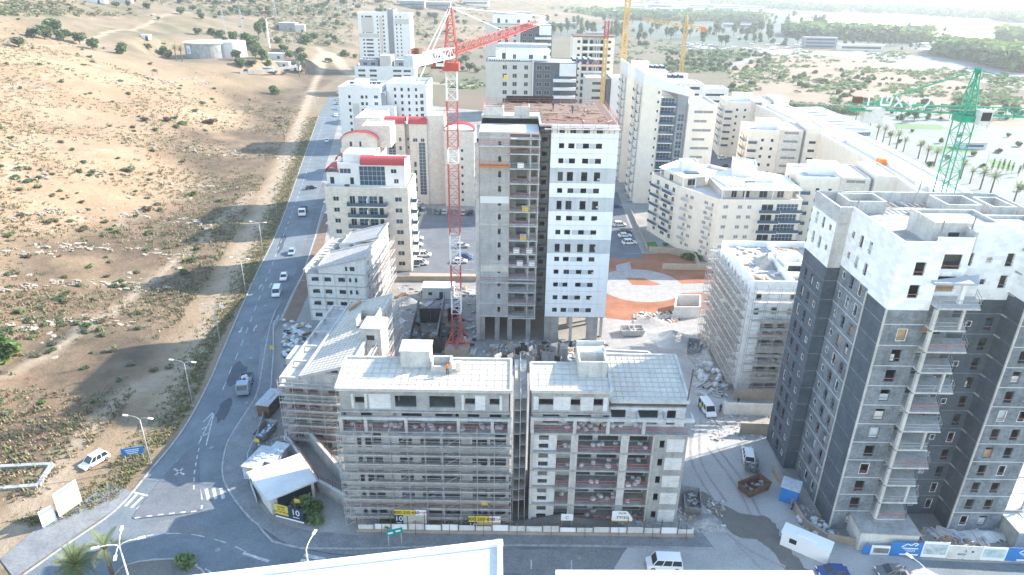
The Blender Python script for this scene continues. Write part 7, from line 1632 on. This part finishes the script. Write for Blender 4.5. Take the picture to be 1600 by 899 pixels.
for i in range(115):   # olive scrub around the slim tower and the track
    u=rg.uniform(505,760);v=rg.uniform(4,150)
    if 555<u<645 and v<130: continue
    if v>100 and u<560: continue
    p=onhill(u,v) or Vector((*G(u,v),0))
    if p.y>1500 or p.y<430: continue
    if p.x>-90 and p.y<560 and p.x<40: continue
    tree(rg.choice(['olive0','olive1','olive2','green1']),p.x,p.y,p.z,rg.uniform(.8,1.9),'olive tree in the scrub around the slim white tower','olive trees round the slim tower','olive_tree')
for i in range(90):
    u=rg.uniform(180,690);v=rg.uniform(-2,34);p=onhill(u,v)
    if p: tree(rg.choice(['olive0','olive1','olive2']),p.x,p.y,p.z,rg.uniform(.9,2.0)*(p.y/700)**.4,'grey-green scrub tree on the far hill slope','scrub trees on the far hill','scrub_tree')
# eucalyptus belt beyond the towers
EU='eucalyptus trees of the belt beyond the towers';n=0
while n<170:
    u=rg.uniform(830,1290);v=rg.uniform(28,76)
    if v>62 and u<960: continue
    g=G(u,v)
    tree(rg.choice(['euca0','euca1','euca2','green0']),g[0],g[1],0,rg.uniform(1.1,2.0),'tall eucalyptus in the tree belt beyond the towers',EU,'eucalyptus_tree');n+=1
for (u0,u1,v0,v1,n_,ks,s0,s1,l,gp) in ((1290,1480,48,80,70,('euca0','euca1','green2'),.8,1.5,'dark tree around the grey sheds beyond the ploughed field','trees round the far sheds'),(1040,1200,80,112,95,('olive0','olive1','green0'),.9,1.6,'round bush of the scrub field beyond the white towers','bushes of the scrub field'),(1140,1290,108,140,28,('olive1','green1','olive2'),.8,1.4,'round bush on the brown field beside the scrub','bushes of the brown field'),(1310,1600,112,170,120,('olive0','green0','green1'),.7,1.3,'round bush on the brown field beyond the palms','bushes of the brown field'),(1390,1600,176,192,40,('green1','green2','euca0'),.6,1.0,'leafy tree edging the pale car park','trees edging the car park'),(1210,1235,150,165,2,('green0',),1.6,1.8,'single bright green tree at the edge of the brown field','bushes of the brown field')):
    for i in range(n_):
        u=rg.uniform(u0,u1);v=rg.uniform(v0,v1)
        if gp=='bushes of the brown field' and math.sin(u*.03)+math.sin(v*.16)<-.2: continue
        g=G(u,v);tree(rg.choice(ks),g[0],g[1],0,rg.uniform(s0,s1),l,gp,'bush' if 'bush' in l else 'tree')
# far woods that read as one mass
def woods(name,label,areas,n,seed,s0,s1):
    rr=random.Random(seed);b=MB()
    for i in range(n):
        u0,u1,v0,v1=rr.choice(areas);u=rr.uniform(u0,u1);v=v0+(v1-v0)*((u-u0)/(u1-u0))+rr.uniform(-3,3);g=G(u,v);s=rr.uniform(s0,s1)
        for k in range(26):
            a=rr.uniform(0,6.28);q=rr.random()**.5*s;z=rr.uniform(.1,1)*s*1.5;L_=s*.34;x,y=g[0]+q*math.cos(a),g[1]+q*math.sin(a);M=Matrix.Rotation(rr.uniform(0,6.28),3,'Z')@Matrix.Rotation(rr.uniform(-1.3,1.3),3,'X')
            b.add([M@Vector(w_)+Vector((x,y,z)) for w_ in ((-L_,-L_*.6,0),(L_,-L_*.5,0),(L_*.8,L_*.6,0),(-L_*.7,L_*.7,0))],[(0,1,2,3)],rr.randrange(2))
    o=b.obj(name,['leaf','leaf_dark']);o['kind']='stuff';o['label']=label
woods('far_wood','distant woods and hedgerows of the plain',[(760,1010,14,8),(830,1200,26,34),(1110,1320,6,18),(1230,1450,56,66),(1566,1600,64,70),(1180,1600,10,30),(1000,1280,1,8),(1540,1600,92,104),(1470,1600,84,112),(1560,1600,30,34),(1340,1480,12,24)],3400,4,6,14)
woods('hedge','low hedge band edging the boulevard and field',[(1230,1340,166,178),(1180,1260,164,170),(1345,1600,240,356)],240,6,1.2,2.2)
# garden shrubs in courtyards
for u,v,s in ((675,312,2.2),(652,330,1.6),(650,339,1.4),(1075,404,1.8),(1083,403,1.9),(1091,407,1.6),(1068,402,1.4),(470,795,1.8),(480,800,2.1),(490,806,1.9),(497,812,1.6),(484,811,1.7),(288,885,1.6),(600,822,1.5),(1040,385,1.1)):
    g=G(u,v);shrub(4 if v<700 else rg.choice([4,1]),g[0],g[1],.02,s,{True:'dark green shrub in a courtyard planting bed',False:'green shrub growing by the kiosk and hoarding'}[v<700],'garden shrubs',s*1.5)
# ================================================================ PALMS
def frond_mesh(L_,seed,droop,dry=False):
    rr=random.Random(seed);b=MB();n=16;pts=[]
    for i in range(n+1):
        t=i/n;pts.append(Vector((L_*t*(1-.18*droop*t),0,L_*(.42*t-droop*.62*t*t))))
    b.tube(pts,[.045*(1-.8*i/n)+.008 for i in range(n+1)],4,0)
    for i in range(2,n+1):
        for k in (0,.5):
            t=(i-k)/n;p=pts[i-1].lerp(pts[i],1-k);ln=L_*.23*math.sin(math.pi*min(1,.12+t*.86))+.12
            for s_ in (-1,1):
                e=p+Vector((ln*.55,s_*ln*.8,-.16*ln+rr.uniform(-.05,.12)));b.add([p+Vector((-.03,0,0)),p+Vector((.05,0,0)),e],[(0,1,2)],0)
    return mesh('frond',b.v,b.f,'leaf_dry' if dry else 'frond')
FR=[frond_mesh(3.4,i,.5+.3*i) for i in range(4)]+[frond_mesh(2.6,9,1.7,True)]
FS=[]
for i in range(2): FS.append(frond_mesh(3.0,30+i,.9))
def palm(x,y,z,h,label,group,nf=34,detail=True,lean=(0,0)):
    t=thing('palm_tree',label,'palm tree',(x,y,z),random.uniform(0,6),group);b=MB();k=8
    b.tube([(lean[0]*i/k,lean[1]*i/k,h*i/k-.05) for i in range(k+1)],[.3-.05*i/k+(.03 if i%2 else 0) for i in range(k+1)],8);b.obj('trunk','bark' if not detail else 'bark',t)
    for i in range(nf):
        q=i/nf;me=FR[0] if q<.25 else FR[1] if q<.5 else FR[2] if q<.8 else FR[3]
        if q>.9: me=FR[4]
        o=bpy.data.objects.new('frond',me);o.location=(lean[0],lean[1],h-.1);o.rotation_euler=(0,R(-58+75*q+random.uniform(-8,8)),i*2.4+random.uniform(-.2,.2));link(o,t)
    return t
random.seed(31)
g=G(118,884,3.2);palm(g[0],g[1],.13,3.2,'full green date palm on the roundabout beside the four-headed lamp','palms on the roundabout',40)
g=G(163,858,6.0);palm(g[0],g[1],.13,6.0,'thin palm with few pale fronds and bare trunk on the roundabout','palms on the roundabout',14)
PG='date palms along the boulevard';PL='date palm in the row along the pale boulevard beyond the curved block'
pc=None
pcm=MB()
pr=[(1338,232),(1350,220)]
row=[(1379,223),(1389,228),(1400,233),(1411,238),(1434,249),(1446,255),(1459,261),(1515,288),(1531,297),(1547,304),(1583,319),(1500,281),(1369,219),(1356,213),(1343,207),(1335,197)]
for i,(u,v) in enumerate(row):
    g=G(u,v)
    if pc is None: pc=palm(g[0],g[1],.09,6.5,PL,PG,22,False)
    else:
        c=copy_tree(pc);c.location=(g[0],g[1],.09);c.rotation_euler=(0,0,random.uniform(0,6));s=random.uniform(.85,1.15);c.scale=(s,s,s*random.uniform(.9,1.1))
for u,v in ((285,97),(276,96),(478,118),(468,120)):
    p=onhill(u,v);c=copy_tree(pc);c.location=p;c.scale=(1.3,1.3,1.3);c['label']='slim palm beside the round water tank and container yard';c['group']='palms by the water tank'
for i,(u,v) in enumerate(((1548,270),(1557,273),(1564,271),(1572,274),(1580,272),(1590,277),(1597,270),(1541,203),(1534,200),(1526,201))):
    g=G(u,v);tree('cyp0',g[0],g[1],.08,.7,'slim dark cypress in the pale car park','cypresses in the car park','cypress')
for u,v in ((1390,215),(1425,208),(1452,262),(1470,225),(1500,215),(1520,245),(1535,262),(1560,240),(1440,228),(1480,252),(1405,225),(1590,230),(1575,215),(1595,300),(1560,320),(1530,322)): 
    g=G(u,v);tree(random.choice(['green1','green2','olive1']),g[0],g[1],.06,random.uniform(.5,.85),'young tree in the planting beds of the pale car park','young trees in the car park')
# ================================================================ FAR BUILDINGS AND HILLSIDE WORKS
tp=_t[0];T=thing('water_tank','round concrete water tank with pale roof and white emblem on the hillside terrace','tank',(tp.x,tp.y+14,tp.z-.5))
wpx=95*tp.y/FP/2*.86
b=MB();n=40;b.prism([(wpx*.8*math.cos(2*math.pi*i/n)-wpx*.22,wpx*.8*math.sin(2*math.pi*i/n)) for i in range(n)],0,11);b.obj('tank_wall','concrete',T);b=MB();b.prism([(wpx*.83*math.cos(2*math.pi*i/n)-wpx*.22,wpx*.83*math.sin(2*math.pi*i/n)) for i in range(n)],11.002,11.7);b.obj('tank_roof','roof_white',T)
b=MB();b.prism([(wpx*.55*math.cos(2*math.pi*i/n)+wpx*.55,wpx*.55*math.sin(2*math.pi*i/n)+4) for i in range(n)],0,12);b.obj('side_tank','offwhite',T)
a=R(238);box('emblem_panel','white',T,(wpx*.805*math.cos(a)-wpx*.22,wpx*.805*math.sin(a),6.5),(4.2,.2,6),a+math.pi/2);box('emblem_drop','tarp',T,(wpx*.812*math.cos(a)-wpx*.22,wpx*.812*math.sin(a),6.2),(2,.2,2.8),a+math.pi/2)
# ring wall of the tank terrace
b_=[onhill(u,v) for u,v in ((275,98),(300,106),(335,111),(375,116),(420,121),(462,122),(470,112))];lowwall('terrace_wall','dark planted wall rimming the water tank terrace',[(p.x,p.y) for p in b_ if p],2.0,'concrete_dark',.6,b_[3].z-.8)
def shed(label,u,v,sx,sy,h,m,rm,rz=0,hillp=True,group='sheds of the water works',cat='shed'):
    p=onhill(u,v);t=thing('shed',label,cat,(p.x,p.y,p.z-.3),R(rz),group);b=MB();b.b2((-sx/2,-sy/2,0),(sx/2,sy/2,h));b.obj('wall',m,t);b=MB();b.b2((-sx/2-.3,-sy/2-.3,h+.002),(sx/2+.3,sy/2+.3,h+.35));b.obj('roof',rm,t);box('door','frame_dark',t,(sx*.2,-sy/2-.03,1.3),(2,.08,2.6));return t
shed('long pale shed on the tank terrace beside the track',440,105,14,5,4,'offwhite','roof_white');shed('white container shed between the palms of the tank terrace',458,110,12,4,3.5,'white','roof_white');shed('pale hall behind the thicket of the tank terrace',432,92,14,6,4.5,'offwhite','roof_white');shed('low grey hut at the rim of the tank terrace',420,112,8,4,3,'concrete','tarp')
shed('concrete pump house with pale roof on the far terrace',452,48,18,12,8,'concrete','roof_white');shed('grey gabled annexe of the pump house',470,50,10,14,7,'beige_wall','roof_white',12);shed('white hut on the open hillside',229,62,6,4,3.4,'white','roof_white');shed('white low shed on the upper hillside ridge',150,5,20,5,3.5,'white','roof_white');shed('pale roof on the upper hillside ridge beside the white one',195,5,16,5,3,'offwhite','roof_white')
p=onhill(421,75);t=thing('chimney_mast','slim white mast with red top beside the pump house','mast',p);b=MB();b.tube([(0,0,-.5),(0,0,24)],[.8,.5],10);b.obj('shaft','white',t);b=MB();b.tube([(0,0,24.02),(0,0,28)],[.7,.7],10);b.obj('red_top','crane_red',t)
for i,(u,v) in enumerate(((380,58),(352,60),(455,25),(530,22),(545,30),(430,28))):
    p=onhill(u,v)
    if not p: continue
    t=thing('pylon','thin lattice power pylon on the far hill','pylon',p,0,'power pylons on the hill');section('lattice','galv',t,(0,0,-.5),(0,0,24),3.5,.8,7,.16,.09)
    for z in (17,20.5,23.5): bar('cross_arm','galv',t,(-4,0,z),(4,0,z),.2)
# hillside scrap frame and orange digger
for u,v,l in ((645,12,'blue roofed factory hall on the far slope'),(685,14,'grey industrial hall on the far slope'),(745,10,'white hall among the far factories')):
    g=Vector(G(u,v));p=onhill(u,v) or Vector((g.x,g.y,0));s=p.y/FP;t=thing('factory_hall',l,'building',(p.x,p.y,p.z-1),0,'far industrial halls');b=MB();b.b2((-18*s,-8*s,0),(18*s,8*s,9*s));b.obj('wall','cream' if 'white' in l else 'grey_wall',t);b=MB();b.b2((-18.5*s,-8.5*s,9*s+.01),(18.5*s,8.5*s,10*s));b.obj('roof','tarp' if 'blue' in l else 'roof_white',t);box('window_band','glass_blue',t,(0,-8*s-.06,5*s),(30*s,.1,2*s))
# far town of the plain
rg=random.Random(41);FG_='far buildings of the plain'
LBS=['pale industrial building among the trees of the plain','white block of the distant town on the plain','grey long hall of the distant works on the plain']
def fbld(u,v,wp,hp,k,dp=None,lab=None):
    g=G(u,v);s=math.hypot(*g)/FP;w_=wp*s/2;h=hp*s;d=(dp or wp*.6)*s;t=thing('far_building',lab or LBS[k],'building',(g[0],g[1],0),rg.uniform(-.15,.15),FG_)
    b=MB();b.b2((-w_,0,0),(w_,d,h));b.obj('wall',['cream','white_wall','grey_wall'][k],t);b=MB();b.b2((-w_*1.01,-.2,h+.01),(w_*1.01,d,h*1.06+.3));b.obj('roof',['roof_white','roof_white','roof_grey'][k],t)
    nf=max(1,int(h/4))
    for f in range(min(nf,9)): box('window_band','glass_blue',t,(0,-.08,(f+.55)*h/nf),(w_*1.7,.1,h/nf*.4))
for i in range(190):
    u=rg.uniform(690,1200);v=rg.uniform(-1,26);fbld(u,v,rg.uniform(8,34),rg.uniform(2.5,7),rg.choice([0,1,1,2]))
for u,v,wp,hp in ((925,8,8,16),(938,8,8,17),(952,8,9,15),(966,7,8,16),(1000,7,9,14),(1012,7,8,15),(1024,7,9,14),(1060,8,8,13)): fbld(u,v,wp,hp,2,6,'hazy high-rise slab on the horizon of the plain')
for u,v,wp,hp in ((1280,76,44,13),(1345,80,60,7),(870,44,60,6),(1075,30,60,6),(1000,24,70,5),(1160,44,50,4),(1240,52,30,6),(1310,55,30,5),(860,30,50,6),(930,60,26,7),(815,40,40,9),(790,22,60,7)): fbld(u,v,wp,hp,rg.choice([0,2,2]),8)
for i in range(46): u=rg.uniform(1070,1260);v=rg.uniform(70,80);fbld(u,v,rg.uniform(4,8),1.4,1,5,'parked vehicle row roof glinting by the tree belt')
for i in range(16): fbld(rg.uniform(1440,1600),rg.uniform(66,84),rg.uniform(18,44),1.5,1,10,'pale greenhouse roof on the far plain')
g=G(1515,232);t=thing('kiosk','small blue-grey kiosk in the pale car park','building',(g[0],g[1],.06));box('wall','tarp',t,(0,0,1.6),(12,7,3.2));box('roof','roof_grey',t,(0,0,3.35),(13,8,.3));box('window_band','glass_blue',t,(0,-3.53,1.8),(9,.08,1.2))
# playground rubbles: lamps of the car park
for u,v in ((1540,262),(1470,240),(1400,205)): g=G(u,v);lamp(g[0],g[1],.06,11,0,'tall lamp post in the pale car park beyond the palms',2)
# scrub of the far hill that reads as one mass
def scrub(name,label,n,seed):
    rr=random.Random(seed);b=MB();k=0
    while k<n:
        u=rr.uniform(0,760);v=rr.uniform(-3,70)
        if v>26 and (u<420 or rr.random()<.5): continue
        if 550<u<650 and v>10: continue
        p=onhill(u,v)
        if not p or p.y<350: continue
        if math.sin(p.x*.02)+math.sin(p.y*.015)+rr.uniform(-1,1)<-.3: continue
        k+=1;s=rr.uniform(1.0,3.2)
        for j in range(12):
            a=rr.uniform(0,6.28);q=rr.random()**.5*s;x,y=p.x+q*math.cos(a),p.y+q*math.sin(a);z=p.z+rr.uniform(0,.8)*s;L_=s*.36;M=Matrix.Rotation(rr.uniform(0,6.28),3,'Z')@Matrix.Rotation(rr.uniform(-1.3,1.3),3,'X')
            b.add([M@Vector(w_)+Vector((x,y,z)) for w_ in ((-L_,-L_*.6,0),(L_,-L_*.5,0),(L_*.8,L_*.6,0),(-L_*.7,L_*.7,0))],[(0,1,2,3)],rr.randrange(3))
    o=b.obj(name,['leaf_olive','leaf_dark','leaf_dry']);o['kind']='stuff';o['label']=label
scrub('hill_scrub','grey-green scrub covering the far hill slopes',1500,77)

# low scrub carpets on the near hill and on the plain, pale rock ledges
def carpet(name,label,pts,mats,s0,s1,seed,per=9,fl=.7):
    rr=random.Random(seed);b=MB()
    for x,y,z in pts:
        s=rr.uniform(s0,s1)
        for j in range(per):
            a=rr.uniform(0,6.28);q=rr.random()**.5*s;L_=s*.38;M=Matrix.Rotation(rr.uniform(0,6.28),3,'Z')@Matrix.Rotation(rr.uniform(-1.2,1.2),3,'X')
            c=Vector((x+q*math.cos(a),y+q*math.sin(a),z+rr.uniform(0,fl)*s));b.add([M@Vector(w_)+c for w_ in ((-L_,-L_*.6,0),(L_,-L_*.5,0),(L_*.8,L_*.6,0),(-L_*.7,L_*.7,0))],[(0,1,2,3)],rr.randrange(len(mats)))
    o=b.obj(name,mats);o['kind']='stuff';o['label']=label
rr=random.Random(91);P1=[]
while len(P1)<1200:
    y=75+rr.random()**1.2*420;x=roadx(y)-15-rr.random()**1.1*(40+y*.62)
    if abs(x)/y>.95: continue
    k=math.sin(x*.06+1.7*math.sin(y*.03))+math.sin(y*.075-x*.03)
    if k+rr.uniform(-.9,.9)<.35: continue
    P1.append((x,y,hill(x,y)))
carpet('low_scrub','low brown and olive scrub clumps on the near hillside',P1,['leaf_dry','leaf_olive','leaf_dry','weed'],.25,.85,92)
P2=[]
for (u0,u1,v0,v1,n) in ((1030,1210,78,114,420),(1140,1300,104,145,260),(1300,1600,108,172,620),(1200,1420,82,100,140),(640,760,60,140,160),(900,1060,62,100,160)):
    k=0
    while k<n:
        u=rr.uniform(u0,u1);v=rr.uniform(v0,v1)
        if math.sin(u*.045+v*.09)+math.sin(v*.21-u*.02)+rr.uniform(-1,1)<0: k+=.2;continue
        g=G(u,v);P2.append((g[0],g[1],.1));k+=1
carpet('plain_scrub','green scrub patches spread over the brown plain',P2,['leaf_olive','leaf','leaf_dark'],1.2,4.2,93,12,.5)
P3=[];k=0
while len(P3)<260:
    u=rr.uniform(0,380);v=rr.uniform(215,520)
    if abs(math.sin(v*.055+.8*math.sin(u*.012)))>.35 or rr.random()<.25: continue
    p=onhill(u,v)
    if p and roadx(p.y)-p.x>22: P3.append(p)
b=MB()
for p in P3:
    for j in range(3):
        s=rr.uniform(.25,.8)*(1+p.y/500);b.box((p.x+rr.uniform(-1.4,1.4),p.y+rr.uniform(-.7,.7),p.z+.02),(s*rr.uniform(.8,2.2),s*rr.uniform(.5,1),s*rr.uniform(.25,.5)),rr.uniform(-.5,.5),0,(rr.uniform(-.25,.25),rr.uniform(-.25,.25)))
o=b.obj('rock_ledges',['stone']);o['kind']='stuff';o['label']='pale broken limestone ledges in the dry grass'
